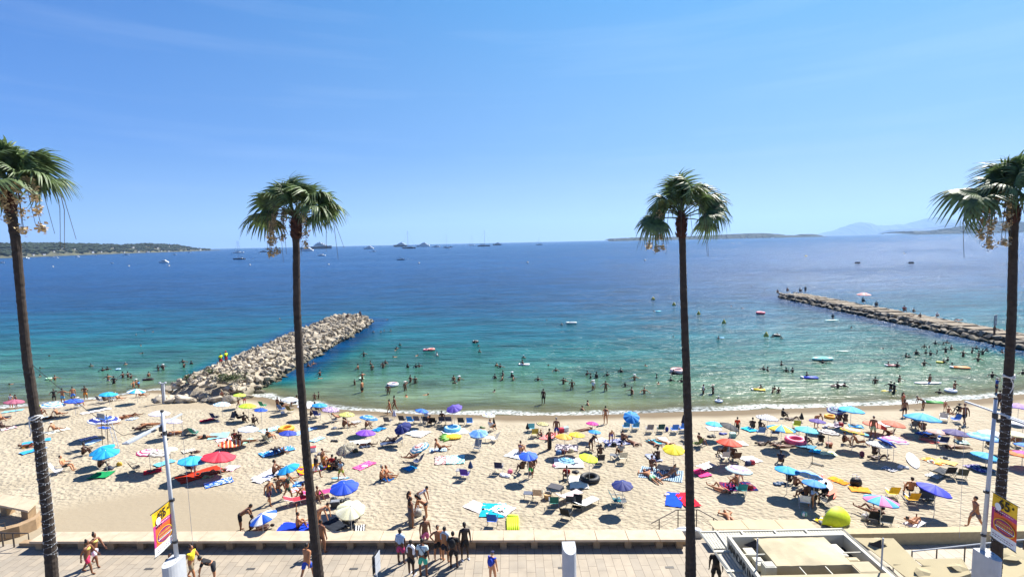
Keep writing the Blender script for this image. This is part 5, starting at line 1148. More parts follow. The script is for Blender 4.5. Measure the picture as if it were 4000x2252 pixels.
def shut_parasol(px, py, hpx, code, label):
    """closed parasol standing in the sand; px,py = foot"""
    p = gp(px, py); D = p.y; Hh = hpx/FPX*D*1.03; t = thing('closed_umbrella', label, 'parasol', p, 0, 'closed parasols on the beach')
    g = MB(); g.tube([(0, 0, -.1), (0, 0, Hh*.96)], .018, 6); part('pole', g, mat('umbrella_pole'), t)
    g = MB(); g.lathe([(.16, Hh*.30), (.20, Hh*.38), (.14, Hh*.6), (.07, Hh*.85), (.01, Hh)], 9); o = part('canopy', g, canopy_mat(code), t)
# ================================================================ TOWELS, CHAIRS, BAGS, FLOATS
def towelmat(code):
    k = 'T'+code
    if k in MATS: return MATS[k]
    kind, cs = code.split(':'); cs = [lin(c) for c in cs.split(',')]; m, b, t = newmat('towel_'+code.replace(':', '_')[:40]); MATS[k] = m; N = t.nodes.new; K = t.links.new
    tc = N('ShaderNodeTexCoord'); b.inputs['Roughness'].default_value = .95; b.inputs['Specular IOR Level'].default_value = .1
    if kind == 'S': r = None; col = cs[0]
    else:
        r = N('ShaderNodeValToRGB'); e = r.color_ramp.elements; r.color_ramp.interpolation = 'CONSTANT'; e[0].color = cs[0]; e[1].position = .5; e[1].color = cs[1 % len(cs)]
        if kind == 'L': w_ = N('ShaderNodeTexWave'); w_.inputs['Scale'].default_value = 1.6; w_.bands_direction = 'X'; K(tc.outputs['UV'], w_.inputs['Vector']); w_.inputs['Scale'].default_value = 2.2
        else:
            w_ = N('ShaderNodeTexNoise'); w_.inputs['Scale'].default_value = 4.5; w_.inputs['Detail'].default_value = 3; K(tc.outputs['Object'], w_.inputs['Vector'])
            e[1].position = .5
            if len(cs) > 2: e.new(.58).color = cs[2]
        K(w_.outputs['Fac'], r.inputs[0])
    n = N('ShaderNodeTexNoise'); n.inputs['Scale'].default_value = 5; K(tc.outputs['Object'], n.inputs['Vector']); mr = N('ShaderNodeMapRange'); mr.inputs['To Min'].default_value = .75; mr.inputs['To Max'].default_value = 1.2; K(n.outputs['Fac'], mr.inputs['Value']); h_ = N('ShaderNodeHueSaturation'); K(mr.outputs[0], h_.inputs['Value'])
    if r is None: h_.inputs['Color'].default_value = col
    else: K(r.outputs[0], h_.inputs['Color'])
    K(h_.outputs[0], b.inputs['Base Color']); return m
NTW = [0]
def towel(x1, y1, x2, y2, wd, code, label, dz=.03, name='beach_towel', cat='towel'):
    a, b = gp(x1, y1), gp(x2, y2); NTW[0] += 1; dz += .016*(NTW[0]%4); c = (a+b)/2; d = (b-a); Ln = max(.6, d.length); d.normalize(); s = Vector((-d.y, d.x, 0)); r = random.Random(int(x1*7+y1)); g = MB(); n, m_ = 12, 7; ph = r.uniform(0, 6)
    uv = []
    for j in range(m_+1):
        for i in range(n+1):
            u, v = i/n-.5, j/m_-.5; q = d*(u*Ln)+s*(v*wd)+Vector((r.uniform(-.02, .02), r.uniform(-.02, .02), 0)); X = c.x+q.x; Y_ = c.y+q.y
            g.v.append((q.x, q.y, sandz(X, Y_)-c.z+dz+.016*math.sin(u*17+v*6+ph)+.012*math.sin(v*21-u*5)+r.uniform(0, .014))); uv.append((u*Ln, v*wd))
    for j in range(m_):
        for i in range(n): k = j*(n+1)+i; g.f.append((k, k+1, k+n+2, k+n+1)); g.mi.append(0)
    me = g.mesh('beach_towel', towelmat(code), True); ul = me.uv_layers.new(name='UV')
    for lp_ in me.loops: ul.data[lp_.index].uv = uv[lp_.vertex_index]
    return one(name, me, None, label, cat, c, group='towels laid on the sand')
FRM = mat('chair_tube', 'b9bcc0', .35, .7); FRD = mat('dark_chair_tube', '2a2c30', .5)
def chair(px, py, heading, hexc, label, kind='low', dark=False, sc=1.0, scene_z=None):
    p = gp(px, py); t = thing({'low': 'beach_chair', 'dir': 'camping_chair', 'lounger': 'sun_lounger', 'table': 'folding_table', 'stool': 'folding_stool'}[kind], label, {'low': 'chair', 'dir': 'chair', 'lounger': 'lounger', 'table': 'table', 'stool': 'stool'}[kind], p, -rad(heading), 'chairs, loungers and tables on the beach')
    t.scale = (sc,)*3; fm = FRD if dark else FRM; cm = clothmat(hexc)
    if kind in ('low', 'dir'):
        sz, bk, hw = (.30, .55, .27) if kind == 'low' else (.42, .48, .27)
        g = MB(); g.quad((-hw, -.22, sz-.03), (hw, -.22, sz-.03), (hw, .02, sz-.05), (-hw, .02, sz-.05)); g.quad((-hw, .02, sz-.05), (hw, .02, sz-.05), (hw, .24, sz+.03), (-hw, .24, sz+.03)); part('seat', g, cm, t)
        bx = .26 if kind == 'low' else .12
        g = MB(); g.prism([(-hw, -.24), (hw, -.24), (hw, -.235), (-hw, -.235)], 0, .001)
        g = MB(); g.quad((-hw, -.23, sz+.02), (hw, -.23, sz+.02), (hw, -.23-bx, sz+bk), (-hw, -.23-bx, sz+bk)); g.quad((-hw, -.245-bx, sz+bk), (hw, -.245-bx, sz+bk), (hw, -.245, sz+.02), (-hw, -.245, sz+.02)); part('backrest', g, cm, t)
        for s in (-1, 1):
            g = MB(); g.tube([(s*(hw+.015), -.23-bx, sz+bk+.01), (s*(hw+.015), -.22, sz), (s*(hw+.015), .16, 0)], .012, 5); part('leg', g, fm, t)
            g = MB(); g.tube([(s*(hw+.02), .24, sz+.02), (s*(hw+.02), -.26, 0)], .012, 5); part('leg', g, fm, t)
            g = MB(); g.box((s*(hw+.02), -.05, sz+.2), (.04, .46, .02)); part('armrest', g, fm, t)
    elif kind == 'lounger':
        g = MB(); g.quad((-.3, -.35, .34), (.3, -.35, .34), (.3, .95, .32), (-.3, .95, .32)); g.quad((-.3, .95, .305), (.3, .95, .305), (.3, -.35, .325), (-.3, -.35, .325)); part('bed', g, cm, t)
        g = MB(); g.quad((-.3, -.36, .34), (.3, -.36, .34), (.3, -.9, .62), (-.3, -.9, .62)); g.quad((-.3, -.91, .6), (.3, -.91, .6), (.3, -.37, .32), (-.3, -.37, .32)); part('backrest', g, cm, t)
        g = MB()
        for s in (-.31, .31): g.tube([(s, .97, .32), (s, -.36, .33), (s, -.93, .62)], .016, 5)
        part('frame', g, fm, t)
        for y in (.8, 0, -.75):
            for s in (-.31, .31): g = MB(); g.tube([(s, y, .33), (s, y+.06, 0)], .014, 5); part('leg', g, fm, t)
    elif kind == 'table':
        g = MB(); g.box((0, 0, .42), (.6, .45, .03)); part('tabletop', g, cm, t)
        for s in (-.26, .26):
            for y in (-.18, .18): g = MB(); g.tube([(s, y, .41), (s, -y*.9, 0)], .012, 5); part('leg', g, fm, t)
    else:
        g = MB(); g.box((0, 0, .32), (.36, .34, .03)); part('seat', g, cm, t)
        for s in (-.15, .15):
            for y in (-.14, .14): g = MB(); g.tube([(s, y, .31), (s, -y, 0)], .011, 5); part('leg', g, fm, t)
    return t
def torus(g, R_, r, c=(0, 0, 0), n=22, m_=9, sx=1.0, sz=1.0):
    k = len(g.v)
    for i in range(n):
        a = 2*math.pi*i/n
        for j in range(m_):
            b = 2*math.pi*j/m_; g.v.append((c[0]+(R_+r*math.cos(b))*math.cos(a)*sx, c[1]+(R_+r*math.cos(b))*math.sin(a), c[2]+r*math.sin(b)*sz))
    for i in range(n):
        for j in range(m_): g.f.append((k+i*m_+j, k+((i+1) % n)*m_+j, k+((i+1) % n)*m_+(j+1) % m_, k+i*m_+(j+1) % m_)); g.mi.append(g.cm)
def item(kind, px, py, hexc, label, sc=1.0, rz=0, water=False, hex2='e8e8e8', z=None):
    p = hit(px, py, 0.05) if water else gp(px, py)
    if z is not None: p = hit(px, py, z)
    cm = mat('gear_'+hexc, hexc, .6, var=.12, scale=8); c2 = mat('gear_'+hex2, hex2, .6, var=.1, scale=8)
    nm, cat, grp = {'bag': ('beach_bag', 'bag', 'bags on the beach'), 'pack': ('backpack', 'backpack', 'bags on the beach'), 'cooler': ('cool_box', 'cool box', 'bags on the beach'), 'pile': ('clothes_pile', 'clothes', 'clothes and covers left on the sand'), 'ring': ('swim_ring', 'swim ring', 'inflatables'),
      'lilo': ('air_mattress', 'air mattress', 'inflatables'), 'ball': ('beach_ball', 'ball', 'inflatables'), 'board': ('paddle_board', 'board', 'boards'), 'tent': ('beach_tent', 'tent', 'tents'), 'basket': ('straw_basket', 'basket', 'bags on the beach'), 'hat': ('sun_hat', 'hat', None), 'dinghy': ('inflatable_boat', 'inflatable boat', 'inflatables')}[kind]
    t = thing(nm, label, cat, p, rad(rz), grp); t.scale = (sc,)*3; r = random.Random(int(px+py*3)); g = MB()
    if kind == 'bag':
        g.lathe([(.16, 0), (.21, .05), (.2, .2), (.15, .3)], 12, sx=1.15, sy=.75); part('bag_body', g, cm, t, True)
        for s in (-1, 1): g = MB(); g.tube([(-.1, s*.08, .28), (-.08, s*.1, .42), (.08, s*.1, .42), (.1, s*.08, .28)], .014, 5); part('handle', g, c2, t)
    elif kind == 'pack':
        g.ball((0, 0, .2), (.16, .12, .23), 12, 8); part('bag_body', g, cm, t, True); g = MB(); g.ball((0, -.1, .13), (.11, .06, .1), 10, 6); part('pocket', g, cm, t, True); g = MB(); g.tube([(-.07, .11, .36), (-.08, .18, .2), (-.07, .12, .05)], .014, 5); part('strap', g, c2, t)
    elif kind == 'basket':
        g.lathe([(.18, 0), (.24, .28), (.25, .30), (.22, .28)], 14); part('bag_body', g, cm, t, True); g = MB(); g.tube([(-.22, 0, .28), (-.12, 0, .46), (.12, 0, .46), (.22, 0, .28)], .014, 5); part('handle', g, c2, t)
    elif kind == 'cooler':
        g.box((0, 0, .17), (.46, .3, .34)); part('box_body', g, cm, t); g = MB(); g.box((0, 0, .365), (.48, .32, .05)); part('lid', g, c2, t); g = MB(); g.tube([(-.24, 0, .3), (-.25, 0, .46), (.25, 0, .46), (.24, 0, .3)], .014, 5); part('handle', g, c2, t)
    elif kind == 'pile':
        for i in range(5): g.ball((r.uniform(-.22, .22), r.uniform(-.14, .14), .05), (r.uniform(.12, .22), r.uniform(.1, .17), r.uniform(.05, .11)), 10, 6, Matrix.Rotation(r.uniform(0, 3), 3, 'Z'))
        part('folded_cloth', g, cm, t, True)
    elif kind == 'ring':
        torus(g, .36, .13, (0, 0, .12)); part('tube', g, cm, t, True)
        g = MB(); torus(g, .36, .05, (0, 0, .205), sz=.9)
        part('print', g, c2, t, True)
    elif kind == 'lilo':
        for i in range(6): g.tube([(-.3+.12*i, -.75, .09), (-.3+.12*i, .6, .09)], .068, 8)
        part('air_tubes', g, cm, t, True); g = MB(); g.ball((0, .76, .12), (.36, .14, .1), 12, 6); part('pillow', g, c2, t, True)
    elif kind == 'dinghy':
        torus(g, .5, .15, (0, 0, .15), 26, 9, 2.0); part('tube', g, cm, t, True); g = MB(); g.lathe([(.5, .04), (.5, .07)], 20, sx=1.9); part('floor', g, c2, t)
    elif kind == 'ball':
        g.ball((0, 0, .17), .17, 14, 10); part('shell', g, cm, t, True); g = MB()
        for i in range(4): a = i*1.57; g.tube([(.172*math.sin(b)*math.cos(a), .172*math.sin(b)*math.sin(a), .17+.172*math.cos(b)) for b in (.2, .7, 1.2, 1.7, 2.3)], [.01, .035, .045, .035, .01], 5)
        part('panel', g, c2, t, True)
    elif kind == 'board':
        n = 18; top = [(.38*math.sin(math.pi*min(1, (k/n)*1.02))**.55 if 0 < k < n else .0, -1.6+3.2*k/n) for k in range(n+1)]
        pts = [(x, y) for x, y in top]+[(-x, y) for x, y in top[::-1][1:-1]]; g.prism(pts, .03, .13); part('deck', g, cm, t); g = MB(); g.prism([(x*.8, y*.5-.2) for x, y in pts], .131, .137); part('deck_pad', g, c2, t)
        g = MB(); g.box((0, -1.35, .16), (.02, .2, .1)); part('fin', g, c2, t)
    elif kind == 'tent':
        n = 10; P_ = []
        for i in range(n+1):
            a = math.pi*i/n; row = []
            for j in range(7): b = rad(12+78*j/6); row.append((1.0*math.cos(a)*(.35+.65*math.sin(b)**.5)*1.0, .75*math.cos(b)*math.sin(a)**.5+.02, .95*math.sin(a)*math.sin(b)))
            P_.append(row)
        for i in range(n):
            for j in range(6): g.quad(P_[i][j], P_[i+1][j], P_[i+1][j+1], P_[i][j+1])
        part('tent_shell', g, cm, t, True); g = MB(); g.quad((-.9, .1, .02), (.9, .1, .02), (.8, -.6, .02), (-.8, -.6, .02)); part('groundsheet', g, c2, t); g = MB(); g.tube([(math.cos(math.pi*i/12), -.0, .955*math.sin(math.pi*i/12)) for i in range(13)], .012, 5); part('pole', g, c2, t)
    elif kind == 'hat':
        g.ball((0, 0, .05), (.1, .1, .08), 10, 6); part('crown', g, cm, t, True); g = MB(); g.ball((0, 0, .02), (.2, .19, .015), 14, 4); part('brim', g, cm, t, True)
    return t
# ================================================================ THE BEACH, read off the photograph tile by tile
def U(t, x, y, w, code, label, hub=1.7, tilt=(8, 48)):
    px, py = tp(t, x, y); parasol(px, py, w/TILES[t][2], code, label, hub, tilt)
def US(t, x, y, h, code, label): px, py = tp(t, x, y); shut_parasol(px, py, h/TILES[t][2], code, label)
GRP = {'walk': 'people walking on the sand', 'stand': 'people standing on the sand'}
def P(t, x, y, pose, hd, sk, hair, cl, label, sc=1.0, grp='sunbathers and beachgoers', hands=False, z=None):
    px, py = tp(t, x, y); p = gp(px, py) if z is None else hit(px, py, z)
    dz = 0.0
    person(p, pose, hd, sk, hair, cl, label, sc*random.uniform(.97, 1.03), grp, hands)
def T_(t, x1, y1, x2, y2, w, code, label):
    a = tp(t, x1, y1); b = tp(t, x2, y2); towel(a[0], a[1], b[0], b[1], w, code, label)
def C_(t, x, y, hd, hexc, label, kind='low', dark=False, sc=1.0): px, py = tp(t, x, y); chair(px, py, hd, hexc, label, kind, dark, sc)
def I_(kind, t, x, y, hexc, label, sc=1.0, rz=0, hex2='e8e8e8'): px, py = tp(t, x, y); item(kind, px, py, hexc, label, sc, rz, hex2=hex2)
CYN, BL, NV, WH, LB = 'S:20a4dc', 'S:1450c0', 'S:1a2a72', 'S:dfe2e6', 'S:5fa0e0'
# ---- parasols
U('a0', 215, 225, 250, 'S:a0566e', 'dusty pink umbrella at the waterline left of the first palm')
U('a0', 540, 300, 150, 'S:b5dd3a', 'small lime green umbrella touching the first palm trunk')
U('a0', 790, 262, 310, 'R:4d8ed6,dfe9f2,4d8ed6,dfe9f2,4d8ed6,dfe9f2', 'blue umbrella with thin white rings right of the first palm')
U('a0', 1105, 215, 240, 'R:1b3fb5,1b3fb5,2f6ae0,1b3fb5,2f6ae0,1b3fb5', 'dark blue umbrella with lighter rings near the wading men')
U('a0', 1620, 115, 240, CYN, 'cyan umbrella at the left waterline below the wading family', 1.6)
U('a0', 1555, 470, 410, 'R:1d2f8a,e6e9f0,1d2f8a,1d2f8a,e6e9f0,1d2f8a,1d2f8a,e6e9f0', 'large navy umbrella with white rings over the lifeguard chair', 1.9)
U('a0', 1500, 930, 340, CYN, 'cyan umbrella behind another cyan one below the lifeguard chair', 1.5, (14, 250))
U('a0', 1570, 985, 350, CYN, 'front cyan umbrella of the pair above the green towel', 1.7, (6, 180))
U('a1', 125, 70, 245, 'P:2a9ad8,e8eef2', 'cyan and white panelled umbrella beside the groyne foot', 1.6)
U('a1', 470, 395, 280, 'P:eceaf0,d9cfe0', 'white umbrella with pale lilac panels behind the mast top', 1.7)
U('a1', 670, 505, 270, 'S:b9b4c8', 'grey lilac umbrella just right of the mast arm', 1.7, (14, 48))
U('a1', 1400, 262, 240, 'R:e9eef4,7fb2d8,e9eef4,7fb2d8,e9eef4,7fb2d8,e9eef4', 'white umbrella with fine blue rings below the groyne', 1.7)
U('a1', 1665, 135, 180, 'S:bfe04a', 'small lime umbrella against the groyne rocks', 1.6)
U('a1', 1785, 285, 250, 'S:b6d92c', 'lime green umbrella right of the blue ringed white one', 1.7)
U('a1', 1795, 625, 290, 'P:e9ecf0,c4cedd', 'silvery white umbrella over people on a pale green towel', 1.6)
U('a1', 310, 965, 330, 'R:e6dfee,c8345e,e6dfee,e6dfee,d03a66,e6dfee,b03060', 'white umbrella with thin crimson rings left of the mast')
U('a1', 480, 985, 300, 'R:dcd8cf,8f887c,dcd8cf,8f887c,dcd8cf,8f887c', 'beige and grey ringed umbrella overlapping the mast')
U('a1', 620, 935, 230, 'S:e6dcb4', 'cream umbrella half hidden by the left mast', 1.6)
U('a1', 1530, 830, 340, 'Q:d8452a,f0e2c8,e08a2a,d8452a', 'flat orange and white striped umbrella low over the sand', .75, (4, 48))
U('a1', 970, 1075, 410, 'S:36aede', 'turquoise umbrella left of the red fringed one', 1.6)
U('a1', 1360, 1010, 480, 'S:dd2f45', 'big red umbrella with a fringed edge', 1.75, (10, 48))
U('a2', 510, 190, 250, 'P:e8ebf0,b9c0cc', 'white umbrella at the waterline left of the second palm', 1.75)
U('a2', 740, 290, 240, 'S:e6e4e8', 'white umbrella half behind the second palm', 1.6)
U('a2', 950, 278, 230, 'S:2592d8', 'sky blue umbrella right of the second palm', 1.7)
U('a2', 1115, 340, 260, 'N:7d3c98,e6d9ec,5f2a7a', 'purple and white print umbrella near the waterline')
U('a2', 1355, 415, 235, 'N:4b5320,e0e27a,e0e27a', 'pale yellow umbrella with a dark dotted edge')
U('a2', 1690, 460, 280, 'R:9ccbe8,1f7fc0,1f7fc0,9ccbe8,1a5ea8,1f7fc0', 'blue umbrella with a pale middle ring', 1.7, (16, 48))
U('a2', 75, 355, 190, 'S:1450c0', 'royal blue umbrella right of the lime one', 1.6)
U('a2', 480, 690, 260, 'S:1c3aa8', 'small navy blue umbrella beside the orange ring', 1.7)
U('a2', 1640, 680, 295, 'S:7b3fc0', 'bright violet umbrella over a white towel', 1.7)
U('a2', 1320, 915, 320, 'N:4a4336,cfc6ae,8d846c', 'brown and cream leopard print umbrella', 1.2, (22, 230))
U('a2', 465, 1215, 330, 'S:1e9fe0', 'cyan umbrella above the people lying left of the second palm', 1.5, (14, 250))
U('a3', 570, 365, 210, 'P:2f7fd8,1550b8', 'two tone blue umbrella over the row of chairs', 1.7, (14, 60))
U('a3', 1040, 325, 250, 'S:5f4bae', 'mauve purple umbrella at the waterline above the chair row', 1.9, (14, 215))
U('a3', 265, 620, 270, NV, 'navy umbrella leaning over the man in the recliner', 1.7, (26, 215))
U('a3', 1560, 430, 210, 'R:e8e8da,e8e8da,3a4fb0,e8e8da,cfe08a,e8e8da', 'white umbrella with a blue ring and pale green rim', 1.8)
U('a3', 1410, 690, 290, 'R:8fb8ea,5a93dc,5a93dc,5a93dc,7fb0e8', 'light blue umbrella over the white table', 1.8, (4, 180))
U('a3', 515, 900, 300, 'R:efe9e2,efe9e2,d0615a,efe9e2,2f88a8,efe9e2,2f88a8', 'white umbrella with red and teal rings over the reclining man', 1.6, (16, 250))
U('a4', 460, 560, 200, 'R:f0e69a,3a3a32,f0e69a,3a3a32,f0e69a,3a3a32,f0e69a,3a3a32', 'yellow and black ringed umbrella by the waterline', 1.7)
U('a4', 1200, 555, 195, 'S:c81e8c', 'magenta umbrella near the standing woman', 1.6)
U('a4', 1235, 680, 195, 'S:168fe0', 'bright blue umbrella in front of the magenta one', 1.6)
U('a4', 1785, 465, 250, 'S:1b86d2', 'large blue umbrella at the waterline left of the chairs', 1.6, (30, 180))
U('a4', 780, 740, 275, 'P:f09a20,f5b44a', 'orange umbrella in front of the yellow one')
U('a4', 970, 715, 250, 'P:e4dc2a,e8c83a', 'yellow umbrella right of the orange one')
U('a4', 240, 1025, 295, 'P:1b56d0,2f6ae0', 'royal blue umbrella over the boy in green trunks', 1.9, (4, 180))
U('a4', 820, 1095, 265, 'R:dfe9ee,7fc0dc,2f6f98,7fc0dc,1f4f78,9fd4e4', 'teal and white ringed umbrella above the dark inner tube')
U('a4', 1150, 1055, 300, 'S:d0e62a', 'flat lime yellow umbrella right of the teal ringed one', 1.8, (12, 100))
U('a5', 1110, 555, 260, 'S:3ac0e4', 'turquoise umbrella left of the black one', 1.5)
U('a5', 1350, 590, 290, 'S:1c1e28', 'black umbrella leaning right', 1.7, (18, 100))
U('a5', 505, 925, 330, 'S:ecd61e', 'bright yellow umbrella left of the third palm', 1.7, (6, 180))
U('a5', 1335, 815, 370, 'S:e8401c', 'orange red umbrella over two people on chairs', 1.9)
U('a5', 1480, 1215, 390, 'R:e0dcec,c9b6dc,e0dcec,a98cc8,dfe6e6,a9c0c4', 'lilac and white ringed umbrella below the orange red one', 1.75)
U('a5', 1900, 452, 320, 'N:1a1c30,e2e4ea,e2e4ea', 'white umbrella with dark cobbled print near the shore', 1.75)
U('a6', 200, 600, 400, 'P:f0c81e,3a9fd8', 'yellow and blue panelled umbrella', 1.9)
U('a6', 590, 630, 350, 'S:56c4da', 'aqua umbrella right of the yellow and blue one', 1.7)
U('a6', 740, 515, 240, 'S:4a2f8f', 'violet umbrella behind the bending woman', 1.2)
U('a6', 1010, 350, 250, 'R:cfe0dc,5b4f88,7fa8a0,5b4f88,cfe0dc,5b4f88', 'green and purple ringed umbrella beside the big cyan one', 1.7, (12, 225))
U('a6', 1240, 330, 370, 'S:2cb2e6', 'big cyan umbrella over two seated friends', 1.9)
U('a6', 905, 670, 310, 'R:3a2f3a,e6dcd2,a88a7a,e6dcd2,3a2f3a,e6dcd2,3a2f3a', 'brown black and white ringed umbrella', 1.7)
U('a6', 1265, 645, 330, 'R:e0485a,f0c040,50b070,e8e8e8,4a90c8,f0b030,e0485a,e8d83a', 'rainbow coloured umbrella with many thin rings', 1.7, (14, 60))
U('a6', 1600, 560, 330, 'S:f0785c', 'coral umbrella behind the standing man', 1.0, (12, 80))
U('a6', 1880, 545, 320, 'S:ee6a4a', 'second coral umbrella further right', 1.3, (8, 80))
U('a6', 1435, 725, 130, 'S:59bfe0', 'small pale cyan umbrella between rainbow and coral ones', .9)
U('a6', 1660, 845, 340, 'N:6f7468,e4e2da,e4e2da', 'white umbrella with small grey print', 1.5)
U('a6', 1790, 830, 260, 'S:1f4fc8', 'blue umbrella behind the grey print one', 1.6, (30, 80))
U('a6', 1885, 775, 370, 'R:e8d8e8,e8d8e8,c860a0,e8d8e8,d8a0c8,b04888,e8d8e8', 'white umbrella with pink rings at the bottom of the cluster', 1.8)
U('a6', 290, 1225, 360, CYN, 'bright cyan umbrella with a white triangle mark', 1.8)
U('a6', 610, 1290, 400, 'S:7fb4ea', 'pale blue umbrella leaning against the cyan one', 1.7, (32, 40))
U('a6', 690, 1425, 340, 'S:3a8fdc', 'mid blue umbrella in front of the pale blue one', 1.7, (8, 48))
U('a7', 400, 430, 470, 'S:2aa2dc', 'widest cyan umbrella below the child in the water', 1.8)
U('a7', 620, 665, 300, 'P:c89a8a,c0a8a0', 'faded pink and brown umbrella', 1.5)
U('a7', 890, 670, 370, 'S:3a2f74', 'dark violet umbrella right of the faded pink one', 1.6)
U('a7', 1310, 720, 450, 'R:bfe0ee,5aa8dc,5aa8dc,9fd0e8,4a98d4', 'pale blue ringed umbrella left of the right mast', 1.6)
U('a7', 1420, 680, 330, 'S:e2e6ea', 'white umbrella behind the right mast', 1.7)
U('a7', 1350, 1020, 370, 'S:1fa4e0', 'flat cyan umbrella between the mast and the violet one', 1.1, (12, 80))
U('a7', 1790, 700, 330, 'S:e6dfae', 'cream yellow umbrella right of the last palm', 1.4)
U('a7', 1830, 285, 330, 'S:9a78c8', 'lilac umbrella at the right edge of the beach', 1.7)
U('a7', 1900, 545, 330, 'S:dfe0e4', 'white umbrella right of the last palm trunk', 1.4)
U('a7', 1890, 990, 380, 'R:b02a90,c8409a,c8409a,f07828,f07828', 'purple and orange umbrella at the right edge', 1.2)
U('a7', 1900, 870, 220, 'S:2a7fe0', 'small blue umbrella at the right edge', 1.5)
U('b2', 90, 520, 400, 'P:1f5cc8,e8eaee', 'blue and white panelled umbrella near the bench', 1.7, (14, 250))
U('b2', 1310, 60, 430, 'S:1548c8', 'big cobalt blue umbrella right of the second palm', 1.85, (6, 180))
U('b2', 1410, 400, 440, 'P:e4e0c2,d6d2ae', 'big cream umbrella nearest the bench', 1.9, (14, 150))
U('b4', 1645, 45, 325, NV, 'navy umbrella above the folded teal chair', 1.8, (4, 180))
U('b6', 1690, 250, 480, 'P:3aa8dc,d87aa8', 'pink and blue panelled umbrella in the lower right', 1.85)
U('b7', 590, 95, 450, 'S:2c3ac8', 'indigo umbrella beside the yellow chairs', 1.8, (14, 100))
US('a3', 155, 520, 150, 'P:e2e2ea,3a2f7a', 'closed white and purple umbrella in the chair row')
US('a5', 645, 640, 195, 'R:16182c,16182c,4a5a88', 'closed navy striped umbrella left of the third palm')
US('a3', 1290, 1290, 160, 'S:1a3a68', 'closed dark blue umbrella beside the purple towel chair')
US('a6', 500, 560, 145, 'S:15161c', 'closed black umbrella near the shore on the right')
US('a3', 1640, 690, 200, 'S:15161c', 'thin closed black umbrella by the white table')
US('a4', 235, 700, 130, 'S:15161c', 'closed black umbrella at the left of the yellow chair')
